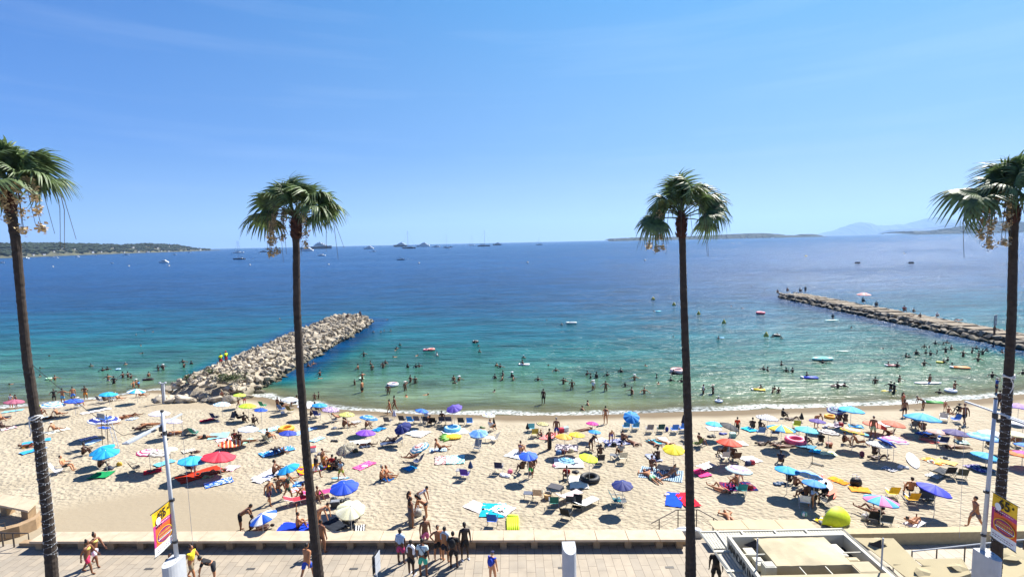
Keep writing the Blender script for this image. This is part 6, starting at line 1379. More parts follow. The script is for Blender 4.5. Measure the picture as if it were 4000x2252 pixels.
# ---- towels
for a in [('a0', 40, 420, 350, 380, 1.0, 'S:7fc4e8', 'light blue towel in the shade of the dusty pink umbrella'), ('a0', 10, 690, 240, 640, .9, 'N:e8d8dc,c06a8a,e8e8e8', 'pink and white towel at the left edge'), ('a0', 545, 530, 720, 500, .9, 'S:b8d4e6', 'pale towel under the blue ringed umbrella'), ('a0', 690, 735, 1030, 655, .9, 'S:dce0d2', 'pale towel of the woman in a white hat'),
 ('a0', 1210, 445, 1650, 360, .8, 'S:e6e2e6', 'long white towel left of the navy ringed umbrella'), ('a0', 330, 900, 760, 820, .9, 'S:3f9fe0', 'blue towel behind the first palm trunk'), ('a0', 310, 1045, 680, 945, .8, 'S:3aa0e4', 'second bright blue towel behind the first palm trunk'), ('a0', 330, 945, 600, 900, .6, 'N:e0a030,e8d8a0,b03048', 'yellow towel between two blue ones'),
 ('a0', 1190, 840, 1450, 780, .8, 'L:e6e0e6,8f6a9a', 'white towel with purple stripes above the seated woman'), ('a0', 1260, 910, 1480, 830, .8, 'S:a9cbe8', 'pale blue towel behind the woman in brown'), ('a0', 1370, 1370, 1660, 1350, 1.2, 'S:1f8a52', 'green towel alone on the sand'), ('a0', 1490, 640, 1620, 660, .5, 'S:1a4fb8', 'blue cloth under the lifeguard chair'),
 ('a1', 0, 520, 120, 520, .8, 'L:2a6ab0,dfe6ec', 'blue and white striped towel left of the mast arm'), ('a1', 1080, 560, 1290, 520, .8, 'S:a81838', 'crimson towel right of the grey lilac umbrella'), ('a1', 1210, 790, 1500, 760, 1.6, 'S:8fd0e2', 'wide pale aqua towel beside the woman on her front'), ('a1', 1310, 850, 1560, 800, .9, 'N:e0d8d8,c83a50,e8e8e8', 'red and white print towel beside the striped umbrella'), ('a1', 1600, 905, 1870, 820, .9, 'S:a9d8c0', 'mint green towel under the silvery umbrella'), ('a1', 810, 1020, 1000, 975, .8, 'L:cfc6b8,9f968a', 'faded grey striped towel near the straw hat'),
 ('a1', 410, 1225, 680, 1140, .8, 'S:6cc0e0', 'light blue towel beside the left mast'), ('a1', 740, 1440, 1390, 1250, 1.7, 'S:c23a24', 'very long orange red cloth under the red umbrella'), ('a1', 1440, 1250, 1620, 1260, 1.0, 'N:e8e0e4,c87aa0,e8e8e8', 'white flowered towel at the end of the red cloth'), ('b1', 1140, 110, 1560, 10, 1.0, 'N:1f5fc8,e0e8f0,1f5fc8', 'blue and white palm print towel'), ('a1', 230, 1335, 500, 1280, .9, 'S:c02838', 'red towel under the crimson ringed umbrella'),
 ('a2', 70, 715, 370, 640, 1.2, 'N:e2e8ea,5aa0c8,3aa080', 'patterned pale towel left of the orange ring'), ('a2', 560, 760, 870, 650, .9, 'L:2a78c0,cfe0ea', 'blue striped towel behind the second palm'), ('a2', 830, 860, 1000, 795, .7, 'L:2aa8e0,dfeef4', 'small bright blue towel right of the second palm'), ('a2', 70, 1070, 560, 950, 1.2, 'N:4a9ad8,2a4f90,cfe0ea', 'large blue towel under the people in dark clothes'), ('a2', 1390, 880, 1700, 860, 1.1, 'S:e2e8e6', 'white towel shaded by the violet umbrella'), ('a2', 1490, 1270, 1740, 1160, .9, 'N:e8488a,f088b0,e8488a', 'hot pink towel alone right of the group'), ('a2', 620, 1310, 1150, 1190, 1.6, 'N:e0b020,b02828,1f3a88', 'yellow and red blanket under the crowded group'), ('a2', 20, 1440, 330, 1290, 1.3, 'S:e4e4ea', 'white towel under the man with bare back'),
 ('a2', 1430, 570, 1560, 550, .8, 'L:c8c4bc,8a8a94', 'grey striped towel left of the blue ringed umbrella'), ('a2', 1760, 700, 1900, 650, .9, 'N:1a5fa0,30a8d8,14306a', 'dark blue leaf towel right of the blue ringed umbrella'), ('a3', 380, 760, 520, 700, 1.1, 'S:c4d2e0', 'pale grey blue towel below the chair row'), ('a3', 480, 790, 640, 710, 1.0, 'S:e6e6e8', 'white towel beside the pale grey one'), ('a3', 890, 740, 1240, 690, 1.6, 'N:e6e8ea,a0b8c8,e6e8ea', 'white sheet behind the pineapple float'), ('a3', 680, 985, 940, 975, .8, 'L:7fb0d0,e0e6ea', 'light towel of the man leaning back'),
 ('a3', 905, 1195, 905, 1075, 1.5, 'N:d8c8c4,3a3034,e0a8a8', 'pink towel with black zigzags'), ('a3', 1065, 1195, 1070, 1070, 1.4, 'N:bfe6e2,3aa8b0,dff0ee', 'white and turquoise leaf towel beside the zigzag one'), ('a3', 320, 1280, 450, 1230, .8, 'S:1a88c0', 'blue towel below the reclining man'), ('a4', 0, 1100, 170, 1000, 1.6, 'N:e6e6e8,8fa0b0,e6e6e8', 'white patterned towel left of the royal blue umbrella'), ('a4', 480, 830, 640, 730, 1.0, 'S:e88a88', 'salmon pink towel between the standing men'), ('a4', 650, 950, 990, 960, 1.5, 'N:3a3a48,8f8a94,e8d8d8', 'dark patterned towel under the orange umbrella'),
 ('a4', 1240, 850, 1400, 820, 1.0, 'N:e8e0d0,d0c8b8', 'cream towel left of the kneeling man'), ('a4', 1380, 880, 1720, 850, 1.5, 'N:3a4a88,c8c8d0,20285a', 'grey blue blanket under the sunbathing friends'), ('a4', 630, 1180, 1060, 1180, 1.8, 'S:e8e6e2', 'large white sheet under the teal ringed umbrella'), ('b4', 850, 55, 1130, 55, 2.0, 'S:e2ded4', 'cream sheet beside the black inner tube'), ('b4', 880, 10, 1110, 10, 1.2, 'S:6f7a58', 'olive green cloth on the cream sheet'),
 ('a5', 150, 830, 270, 900, .9, 'S:4cc0dc', 'turquoise towel under the woman face down'), ('a5', 320, 800, 400, 900, .7, 'S:e6e4e0', 'white towel of the second sunbather near the chairs'), ('a5', 150, 1050, 260, 1160, .9, 'L:1f3a7a,cfd4dc', 'navy and white towel of the man with raised knees'), ('a5', 0, 1300, 640, 1380, 2.0, 'L:a8bccb,4f6478', 'large grey blue striped blanket left of the third palm'), ('a5', 250, 1230, 560, 1290, 1.0, 'S:2a2e38', 'charcoal cloth on the striped blanket'), ('a5', 820, 1280, 1000, 1380, 1.0, 'S:ee4a88', 'hot pink towel right of the third palm'), ('a5', 1550, 650, 1710, 710, .9, 'S:38b0d8', 'turquoise towel of the couple by the shore'), ('a5', 1000, 660, 1200, 660, 1.3, 'N:e2dcdc,b8a0a8,e8e8e8', 'white print sheet under the turquoise umbrella'), ('a5', 1470, 850, 1560, 920, .7, 'S:e6dcd8', 'pale towel behind the orange red umbrella'),
 ('b5', 520, 215, 500, 420, 1.0, 'S:1f4fd8', 'royal blue towel with flip flops on it'), ('b5', 620, 220, 800, 425, 1.0, 'S:e0283c', 'red towel passing behind the third palm trunk'), ('a5', 1560, 1080, 1740, 1170, 1.2, 'S:e6e4e2', 'white towel with bags right of the chairs'), ('b5', 1230, 120, 1700, 110, 1.3, 'N:1c2a66,a8283c,1c2a66', 'navy and red towel of the couple with the teal chair'),
 ('a6', 380, 890, 700, 960, 1.0, 'S:5a8fa8', 'grey blue towel under the boy beside the pink ring'), ('a6', 620, 990, 780, 1020, .9, 'S:3ab0dc', 'cyan towel end sticking out into the sun'), ('a6', 760, 1020, 1010, 1040, .9, 'N:e8e8b8,f0f0e8,c8d860', 'pale yellow and white towel'), ('a6', 880, 600, 1080, 640, 1.0, 'S:d8c8d0', 'pale towel of the two friends under the cyan umbrella'), ('a6', 1200, 620, 1420, 640, 1.0, 'N:2a7ab8,1a2a58,8fd0e0', 'blue towel with bags right of the two friends'), ('a6', 1620, 570, 1800, 640, 1.0, 'S:e8e0dc', 'white towel between the coral umbrellas'), ('a6', 930, 1385, 1080, 1448, .7, 'S:f0a030', 'narrow orange towel near the black bag'), ('a6', 1720, 1240, 1900, 1300, .7, 'L:1a1c28,dcdce0', 'black towel with white hem'),
 ('b6', 1215, 150, 1520, 180, .8, 'S:f09a3a', 'light orange towel left of the yellow chairs'), ('b6', 740, 590, 880, 660, .9, 'N:e0b828,3a3a4a,e8e0c0', 'yellow and black cloth beside the lime tent'), ('b6', 980, 10, 1180, 80, .6, 'S:f08a2a', 'orange towel above the black bag'),
 ('a7', 420, 1100, 720, 1200, .9, 'N:f0a040,f06a28,f8d8a0', 'orange towel right of the white board'), ('a7', 600, 1130, 900, 1205, .8, 'S:f4c078', 'pale apricot towel under the straw hat'), ('a7', 1100, 1210, 1380, 1320, 1.2, 'N:4a3f88,c8c0d8,2a2a50', 'purple towel by the right mast'), ('a7', 380, 810, 600, 880, .8, 'S:e8786a', 'coral towel left of the blue chair'), ('a7', 470, 1340, 660, 1400, .8, 'S:e0e6e4', 'white towel at the folded loungers'), ('a7', 340, 720, 620, 800, 1.2, 'S:2a4f9a', 'blue towel in the shade of the widest cyan umbrella'), ('a7', 880, 860, 1080, 880, 1.0, 'N:cfe0da,8fa89a', 'pale green towel of the seated woman right'),
 ('b3', 1330, 480, 1500, 380, 1.9, 'S:cfc6c4', 'greyish white towel left of the turquoise one'), ('b3', 1600, 575, 1650, 370, 1.5, 'S:1fa0b4', 'turquoise towel behind the blue camping chair'), ('b3', 1680, 520, 1850, 400, 1.3, 'S:d8d4d8', 'white towel between the turquoise one and the lime air mattress'), ('b2', 350, 735, 810, 735, 1.1, 'S:1f3fc0', 'royal blue towel at the bench with the waving man'), ('b2', 560, 80, 700, 70, .8, 'N:1f6fb8,a8d0e8,14408a', 'small crumpled blue towel near the walkers'), ('b2', 1060, 735, 1290, 640, 1.5, 'S:2c3038', 'charcoal towel left of the cream umbrella'), ('b2', 1480, 760, 1620, 740, .8, 'L:1c2028,e0e0e0', 'black and white striped towel at the bench'), ('b2', 0, 60, 150, -10, .9, 'S:e4e2ea', 'white towel corner left of the woman in a navy dress'),
 ('b2', 540, 180, 600, 160, .7, 'L:d0707a,e8e4e8', 'pink striped towel right of the man in the green shirt'), ('a3', 0, 1440, 90, 1390, .9, 'S:1f60a8', 'blue towel of the woman sitting alone')]:
    T_(*a)
# ---- chairs, loungers, tables
for a in [('a0', 880, 1330, 60, 'e6e6ea', 'white low chair of the man reading his phone', 'low'), ('a0', 1180, 350, 20, '9aa0a8', 'grey chair under the dark blue ringed umbrella'), ('a0', 1510, 270, 20, '6a6e78', 'dark grey chair under the left cyan umbrella'), ('a0', 1680, 250, 20, '8a8e96', 'second grey chair right of the left cyan umbrella'), ('a1', 120, 1290, 40, '16181e', 'black recliner under the crimson ringed umbrella', 'low', True), ('a1', 1310, 530, 20, '1a2a5a', 'navy striped chair on the crimson towel'), ('a1', 1000, 760, 20, '2a8a78', 'green chair inside the grey shade tent'), ('a1', 1530, 560, 200, '3a4048', 'dark recliner under the lime umbrella', 'low', True), ('a1', 950, 1300, 10, '1a2040', 'dark chair below the turquoise umbrella'),
 ('a2', 390, 400, 20, '4a6aa0', 'blue chair under the white umbrella by the shore'), ('a2', 520, 420, 20, '7a6a30', 'olive chair under the white umbrella by the shore'), ('a2', 920, 490, 10, '1a2f78', 'navy chair under the sky blue umbrella'), ('a2', 90, 880, 230, '1c2028', 'black low chair at the left of the man with bare back', 'low', True), ('a2', 190, 870, 20, 'a8a890', 'beige chair of the man facing the sea'), ('a2', 1170, 560, 60, '2a3a58', 'dark chair between the purple print and yellow umbrellas', 'low', True), ('a2', 115, 350, 20, '2a8a60', 'green chair above the royal blue umbrella'),
 ('a3', 60, 590, 10, '5a5a60', 'first chair of the row from the left, grey'), ('a3', 280, 570, 10, '3a3c44', 'dark grey chair right of the closed white umbrella'), ('a3', 400, 580, 10, '2f8fd8', 'low bright blue chair in the row'), ('a3', 500, 575, 10, '6a666e', 'grey draped chair beside the bright blue one'), ('a3', 625, 580, 10, '2a2c3c', 'striped dark chair under the two tone blue umbrella'), ('a3', 745, 600, 10, '0c0d10', 'black covered chair in the middle of the row', 'low', True), ('a3', 870, 600, 5, '3a3a48', 'left striped high chair under the mauve umbrella', 'dir', True), ('a3', 970, 600, 5, '4a4a58', 'right striped high chair under the mauve umbrella', 'dir', True), ('a3', 1155, 600, 5, '2a2c30', 'small dark chair right of the mauve umbrella', 'low', True), ('a3', 1280, 600, 0, '3a7fd0', 'blue and grey chair at the right end of the row'),
 ('a3', 120, 920, 250, '3a4a6a', 'recliner under the leaning navy umbrella', 'lounger', True), ('a3', 500, 1190, 290, '1c3260', 'navy recliner under the red and teal ringed umbrella', 'low'), ('a3', 1380, 1000, 200, '8a8e94', 'grey folding chair in the light blue umbrella shade'), ('a3', 1560, 860, 0, 'e2e4ea', 'white plastic table beside the light blue umbrella', 'table'), ('a3', 1640, 850, 300, 'd8dade', 'white folding chair right of the white table'), ('a3', 1210, 1390, 10, '4a2f9a', 'chair covered by a purple towel', 'low'), ('a3', 1140, 1360, 10, '8a8a90', 'small grey folding table beside the purple chair', 'table'), ('a3', 1715, 1310, 10, '1c2448', 'navy camping chair left of the white bag', 'dir'),
 ('a4', 345, 770, 0, 'b8a84a', 'yellow back chair under the yellow ringed umbrella', 'low', True), ('a4', 290, 690, 0, '5ab4d0', 'pale blue chair behind the closed black umbrella'), ('a4', 1700, 670, 0, '3a8ac0', 'left blue chair under the large blue umbrella'), ('a4', 1840, 670, 0, '3a8ac0', 'right blue chair under the large blue umbrella'), ('a4', 1315, 1170, 0, '2a2a30', 'dark chair of the man seen from behind', 'low', True), ('a4', 1650, 1160, 0, 'd8d2b8', 'cream camping chair of the man in grey', 'dir', True), ('a4', 1520, 1130, 20, '6a6e74', 'grey folding table between the two seated men', 'table', True), ('a4', 1130, 990, 20, '50545c', 'dark stool beside the bending man', 'stool', True),
 ('a5', 140, 710, 0, '7a7880', 'grey chair farthest left of the four empty chairs'), ('a5', 305, 705, 0, '1c4848', 'dark green chair beside the navy backpack'), ('a5', 510, 710, 0, '3a7ad8', 'blue chair left of the closed striped umbrella'), ('a5', 640, 690, 0, '3a7ad8', 'blue chair touching the third palm trunk'), ('a5', 650, 840, 320, '3a4048', 'dark recliner left of the third palm', 'low', True), ('a5', 1260, 1150, 0, 'd8d4c8', 'cream chair under the orange red umbrella', 'dir', True), ('a5', 1420, 1140, 0, '5a4030', 'brown chair under the orange red umbrella', 'low', True), ('a5', 950, 1290, 60, 'b8a8a0', 'folded grey lounger above the hot pink towel', 'lounger'), ('a5', 1800, 750, 10, '7fb4e4', 'light blue chair near the cobbled print umbrella'), ('b5', 1510, 210, 10, '1f8a90', 'teal chair with a bare back man beside it'), ('a5', 850, 930, 330, '5a6a30', 'olive green chair right of the third palm', 'low', True),
 ('a6', 100, 770, 10, '2a3a58', 'dark chair left under the yellow and blue umbrella', 'low', True), ('a6', 440, 740, 0, '1f2f70', 'navy folding stool near the aqua umbrella', 'stool', True), ('a6', 425, 650, 20, 'a8c040', 'lime framed chair behind the aqua umbrella'), ('a7', 260, 660, 10, '6a6e70', 'grey chair below the widest cyan umbrella', 'low', True), ('a7', 880, 560, 5, '2a6ad8', 'bright blue chair left of the man in black shorts'), ('a7', 710, 540, 40, 'c8c8cc', 'white chair left of the bright blue one'), ('a7', 690, 900, 20, '1c3468', 'navy chair under the dark violet umbrella'), ('a7', 640, 1370, 60, '2a3038', 'folded dark lounger right of the white towel', 'lounger', True), ('a7', 960, 1400, 20, '3a4038', 'small dark green chair in the right foreground', 'low', True), ('a7', 770, 1370, 10, '26282c', 'black chair behind the folded lounger', 'low', True),
 ('b3', 1620, 700, 10, '1f58b8', 'blue camping chair on the turquoise towel', 'dir', True), ('b4', 245, 300, 10, '5a6070', 'grey folding table at the left of the loungers', 'table', True), ('b4', 385, 320, 10, 'c8a888', 'beige camping chair with wooden arms', 'dir', True), ('b4', 650, 250, 30, '4a4a50', 'raised dark slatted side table', 'table', True, 1.5), ('b4', 850, 310, 55, 'e0c8cc', 'flower towelled lounger, left of the two', 'lounger', True), ('b4', 1100, 420, 50, 'd8dcdc', 'leaf towelled lounger, right of the two', 'lounger', True), ('b4', 625, 400, 0, '1c6a60', 'folded green chair in front of the left lounger', 'low'), ('b4', 880, 420, 10, '3a3e44', 'dark folding chair between the loungers', 'dir', True), ('b4', 820, 590, 30, '101114', 'black stroller-like folded chair in the foreground', 'low', True), ('b4', 960, 480, 200, '16181c', 'black recliner below the right lounger', 'low', True), ('b4', 1560, 370, 90, '1a7a88', 'teal folded chair under the navy umbrella', 'low'), ('b4', 1640, 380, 90, '6a6e74', 'grey folded chair beside the teal one', 'low', True),
 ('b2', 930, 280, 60, 'c83a78', 'pink lounger behind the second palm', 'lounger'), ('b2', 650, 360, 60, 'c83040', 'red towelled lounger left of the second palm', 'lounger'), ('b2', 1400, 720, 30, '15171c', 'black recliner under the cream umbrella', 'low', True), ('b6', 1840, 260, 10, 'e6c020', 'yellow wicker chair left of the yellow back chair'), ('b7', 225, 350, 10, 'e0a818', 'yellow chair of the man in the beret'), ('b7', 230, 760, 60, 'e4e2dc', 'white lounger with a sunbather by the wall', 'lounger'), ('b7', 380, 330, 20, '1a2c48', 'dark blue chair under the indigo umbrella', 'low', True), ('b7', 470, 330, 20, '26384c', 'second dark chair under the indigo umbrella', 'low', True), ('b6', 540, 420, 20, 'dfe2e6', 'white folding chair with a small blue flag', 'dir'), ('b6', 860, 400, 330, '2a3038', 'dark camping chair behind the lime tent', 'dir', True), ('b6', 640, 250, 10, '1c3a50', 'dark blue chair under the mid blue umbrella', 'low', True), ('b6', 1560, 640, 20, '1a1c20', 'black chair under the pink and blue umbrella', 'low', True), ('b6', 1740, 690, 20, '3a4a58', 'grey recliner right of the black chair', 'low', True)]:
    C_(*a)
# ---- bags, rings, boards and the rest
for a in [('ring', 'a2', 450, 690, 'f0a020', 'orange swimming ring with a tall side near the small navy umbrella', 1.5, 0, 'f0b850'), ('ring', 'a3', 1020, 690, '6ab8e0', 'stacked pale blue paddling ring on the white sheet', 1.6, 0, 'e8f0f4'), ('ring', 'b4', 1160, 20-0, '1a1c20', 'large black inner tube on the cream sheet', 1.45, 0, '2a2c30'), ('ring', 'a6', 410, 870, 'e85a80', 'pink patterned swimming ring with white dots', 1.7, 0, 'f6d0dc'), ('ring', 'a6', 930, 500, 'f0a81e', 'flat orange inflatable near the big cyan umbrella', 1.1, 0, 'f6c040'),
 ('lilo', 'b3', 1920, 680, 'cce41e', 'lime yellow air mattress right of the camping chair', 1.0, 0, 'd8ec40'), ('board', 'a7', 250, 1150, 'e8eaec', 'white paddle board lying on the sand', .95, 150, 'd8dade'), ('board', 'b6', 880, 130, 'e06038', 'patterned paddle board with an orange edge', 1.1, 160, 'c8dcec'), ('tent', 'b6', 985, 640, 'c8dc1e', 'lime green pop up shade tent', .98, 200, 'e0e8a0'), ('tent', 'a1', 910, 760, '9a9c98', 'grey triangular shade tent left of the aqua towel', .7, 0, '6a6c70'), ('ball', 'b6', 540, 560, 'e0e4e0', 'white and green beach ball in the foreground', .9, 0, '3aa890'),
 ('pack', 'a5', 400, 700, '1c2f88', 'navy blue backpack beside the dark green chair', 1.0), ('pack', 'a1', 1140, 810, '1a1c20', 'black backpack beside the grey shade tent'), ('bag', 'a4', 695, 1040, '4a78a8', 'blue and white tote bag under the orange umbrella'), ('bag', 'a4', 770, 1030, '6a3a38', 'brown bag beside the blue tote'), ('bag', 'a4', 880, 1010, 'c8c0a0', 'cream bag in the shade of the yellow umbrella'), ('bag', 'a4', 1520, 920, '101218', 'black bag on the grey blue blanket'), ('cooler', 'a4', 800, 700, 'd8dcdc', 'white cool box behind the orange umbrella', 1.0, 20, 'b0d8e0'), ('cooler', 'a4', 735, 715, 'a81838', 'crimson cool box behind the orange umbrella', 1.0, 10, 'c02040'), ('cooler', 'a5', 1380, 790, '7aa8a0', 'pale green cool box below the black umbrella', 1.0, 0, 'b8d8d0'),
 ('bag', 'a5', 1610, 1200, '2a3a60', 'blue patterned bag on the white towel'), ('bag', 'a5', 1670, 1190, 'a82038', 'red bag on the white towel'), ('pile', 'a5', 1050, 780, '15151a', 'black heap of bags under the turquoise umbrella', 1.3), ('pile', 'a5', 1230, 740, '2a3488', 'blue bag pile under the black umbrella', 1.2), ('bag', 'b5', 1640, 150, '8a2018', 'red leather bag right of the teal chair'), ('pile', 'b5', 390, 235, 'c8b8c0', 'crumpled pale clothes on the royal blue towel', .8), ('basket', 'a6', 910, 930, '8a4a28', 'brown wicker basket under the ringed umbrella', 1.1), ('pile', 'a6', 850, 640, 'e0d8d8', 'pale heap of clothes left of the two friends', .9),
 ('bag', 'a6', 1020, 620, 'd8c8cc', 'pale pink bag by the two friends'), ('bag', 'a6', 1085, 620, 'b02028', 'red bag by the two friends'), ('pile', 'a6', 1270, 620, '1c2440', 'navy heap on the blue towel', 1.2), ('pack', 'a6', 1400, 1080, '5a1c38', 'dark red backpack at the edge of the white printed parasol shade', 1.1), ('pile', 'a7', 80, 1240, 'd8d8d4', 'white crumpled cloth left of the white board', 1.2), ('hat', 'a7', 530, 1160, 'e8e0d0', 'pale straw hat lying on the orange towel', 1.5), ('hat', 'a7', 735, 1110, '6a6a68', 'grey bag hat on the apricot towel', 1.6), ('pile', 'a7', 1330, 1260, '14151a', 'black clothes on the purple towel', 1.1), ('bag', 'b6', 1310, 90, '0e0f12', 'black bag standing alone on the sand', 1.6), ('pile', 'b6', 810, 670, '3a3f50', 'dark patterned heap beside the lime tent', 1.0), ('bag', 'b6', 1450, 600, 'c8c4c4', 'white bag at the left of the black chair'), ('bag', 'b7', 500, 300, '2a4858', 'dark teal bag under the indigo umbrella', 1.1), ('pile', 'b6', 170, 80, '1c4468', 'blue bag pile under the bright cyan umbrella', 1.2),
 ('pile', 'a0', 1470, 380, '26282e', 'dark clothes on the long white towel', .9), ('hat', 'a1', 1030, 1010, '5a3a28', 'brown straw hat on the sand near the turquoise umbrella', 1.4), ('pile', 'a1', 1340, 560, '26304a', 'navy bag pile beside the navy striped chair', .8), ('pile', 'a2', 1150, 660, '5a6270', 'grey bag beside the yellow dotted umbrella', 1.0), ('pile', 'a2', 1170, 850, '26262c', 'black towel heap right of the second palm', 1.0), ('pile', 'a2', 1620, 940, '2a3a58', 'dark blue clothes in the violet umbrella shade', 1.3), ('bag', 'a2', 1480, 1010, '4a4a30', 'olive bag beside the leopard umbrella'), ('bag', 'a2', 400, 440, 'd8d8dc', 'white bag on the sand by the olive chair', .9), ('pile', 'a2', 1200, 1260, '14161a', 'black bags of the crowded group', 1.4), ('bag', 'a2', 960, 1270, '2a6a80', 'teal bag of the crowded group'), ('pile', 'a2', 1620, 1230, 'dcdce4', 'white clothes on the hot pink towel left of the flip flops', .8), ('cooler', 'a2', 850, 1000, 'e0e0e4', 'white cool box right of the second palm', 1.0, 15, 'c03040'), ('pile', 'a2', 960, 1040, '5a5660', 'grey towel heap right of the cool box', 1.1),
 ('pile', 'a3', 1800, 1370, 'e2e4ea', 'round white bag at the right of the navy camping chair', 1.3), ('bag', 'a3', 1880, 1320, 'e06a88', 'pink bag beside the round white bag', .8), ('pile', 'a3', 1470, 650, '2a5a20', 'green cloth behind the light blue umbrella', .9), ('pile', 'a4', 660, 1220, 'c87888', 'pink cloth on the large white sheet', .9), ('pile', 'a4', 950, 1200, '26304a', 'navy clothes on the large white sheet', .9), ('pile', 'a4', 960, 1310, '26282c', 'dark clothes on the olive cloth', 1.0), ('basket', 'b4', 530, 290, 'c8a070', 'round straw basket with a white lid', 1.1), ('bag', 'b4', 960, 250, '5a5c60', 'grey bag on the side table between the loungers'), ('cooler', 'b2', 1185, 415, '2c3036', 'grey cool bag in the cobalt umbrella shade', 1.1, 10, '8a8e94'), ('pile', 'b2', 1290, 330, '14161c', 'black clothes in the cobalt umbrella shade', 1.2), ('bag', 'b2', 1160, 340, '17191e', 'black bag in the cobalt umbrella shade'), ('bag', 'b3', 485, 545, '8a8a88', 'grey cool bag between the women', 1.35), ('hat', 'b3', 1480, 460, '15151a', 'black cap on the greyish white towel', .9), ('pile', 'b3', 1740, 500, '15171c', 'black clothes on the white towel', .7), ('pile', 'b3', 1900, 545, '111216', 'black cloth on the lime air mattress', .5),
 ('pile', 'a1', 1190, 1390, '7a9060', 'green bag in the red umbrella shade', 1.0), ('pile', 'a1', 350, 1300, '3a1820', 'dark red clothes under the crimson ringed umbrella', 1.0), ('pile', 'a0', 1640, 1260, '1c2438', 'dark bag pile on the right of the front cyan umbrella', 1.3), ('bag', 'a0', 1780, 1210, 'c8a030', 'yellow bag right of the front cyan umbrella', .9), ('pile', 'a4', 1300, 920, '1a1a20', 'black sandals and bags by the bending man', 1.0)]:
    I_(*a)
# pineapple float and kept apart kinds of gear
p = gp(*tp('a3', 1035, 800)); t = thing('pineapple_float', 'pineapple shaped inflatable float with a yellow body and green leaves', 'inflatable', p, rad(10)); g = MB(); g.ball((0, 0, .13), (.72, .62, .16), 18, 8); part('float_body', g, canopy_mat('N:b86a10,f4c81e,f4d83a'), t, True)
for k in range(5):
    g = MB(); a_ = rad(180+(k-2)*22); d_ = Vector((math.cos(a_), math.sin(a_), 0)); g.tube([d_*.6+Vector((0, 0, .12)), d_*.95+Vector((0, 0, .14)), d_*1.3+Vector((0, 0, .1))], [.1, .12, .03], 7); part('leaf', g, mat('float_leaf', '7ab84a', .5), t, True)
# lifeguard high chair
p = gp(*tp('a0', 1570, 905)); lg = thing('lifeguard_chair', 'tall rusty metal lifeguard chair with a ladder', 'lifeguard chair', p, rad(-20)); RS = mat('rusty_rail')
for x in (-.35, .35): g = MB(); g.tube([(x, 0, 0), (x, .1, 2.7)], .03, 6); part('leg', g, RS, lg)
for x in (.45, .95): g = MB(); g.tube([(x+.9, -.1, 0), (x-.1, .1, 2.3)], .025, 6); part('ladder_rail', g, WP, lg)
for k in range(7): g = MB(); u = (k+.5)/7; g.tube([(1.35-u*1.0, -.1+.2*u, 2.3*u), (1.85-u*1.0, -.1+.2*u, 2.3*u)], .018, 5); part('rung', g, WP, lg)
g = MB(); g.box((.1, .1, 2.3), (.9, .6, .06)); part('seat', g, mat('blue_plank', '2f5fa8', .7), lg); g = MB(); g.box((.1, -.2, 2.62), (.9, .05, .4)); part('backrest', g, mat('grey_plank', '8a8e94', .7), lg)
# small scooter-like anchor / bike lying near the right centre
p = gp(*tp('a6', 660, 1190)); sc_ = thing('folded_scooter', 'dark folded scooter standing upright on open sand', 'scooter', p, rad(20)); g = MB(); g.tube([(0, 0, .1), (0, .05, 1.15)], .022, 6); part('stem', g, CLP, sc_); g = MB(); g.tube([(-.22, .05, 1.12), (.22, .05, 1.12)], .016, 6); part('handlebar', g, CLP, sc_); g = MB(); g.box((.18, -.25, .09), (.13, .6, .04), .5); part('deck', g, CLP, sc_)
for y in (.03, -.55): g = MB(); torus(g, .08, .025, (.0 if y > 0 else .33, y, .09), 12, 6); part('wheel', g, CLP, sc_)
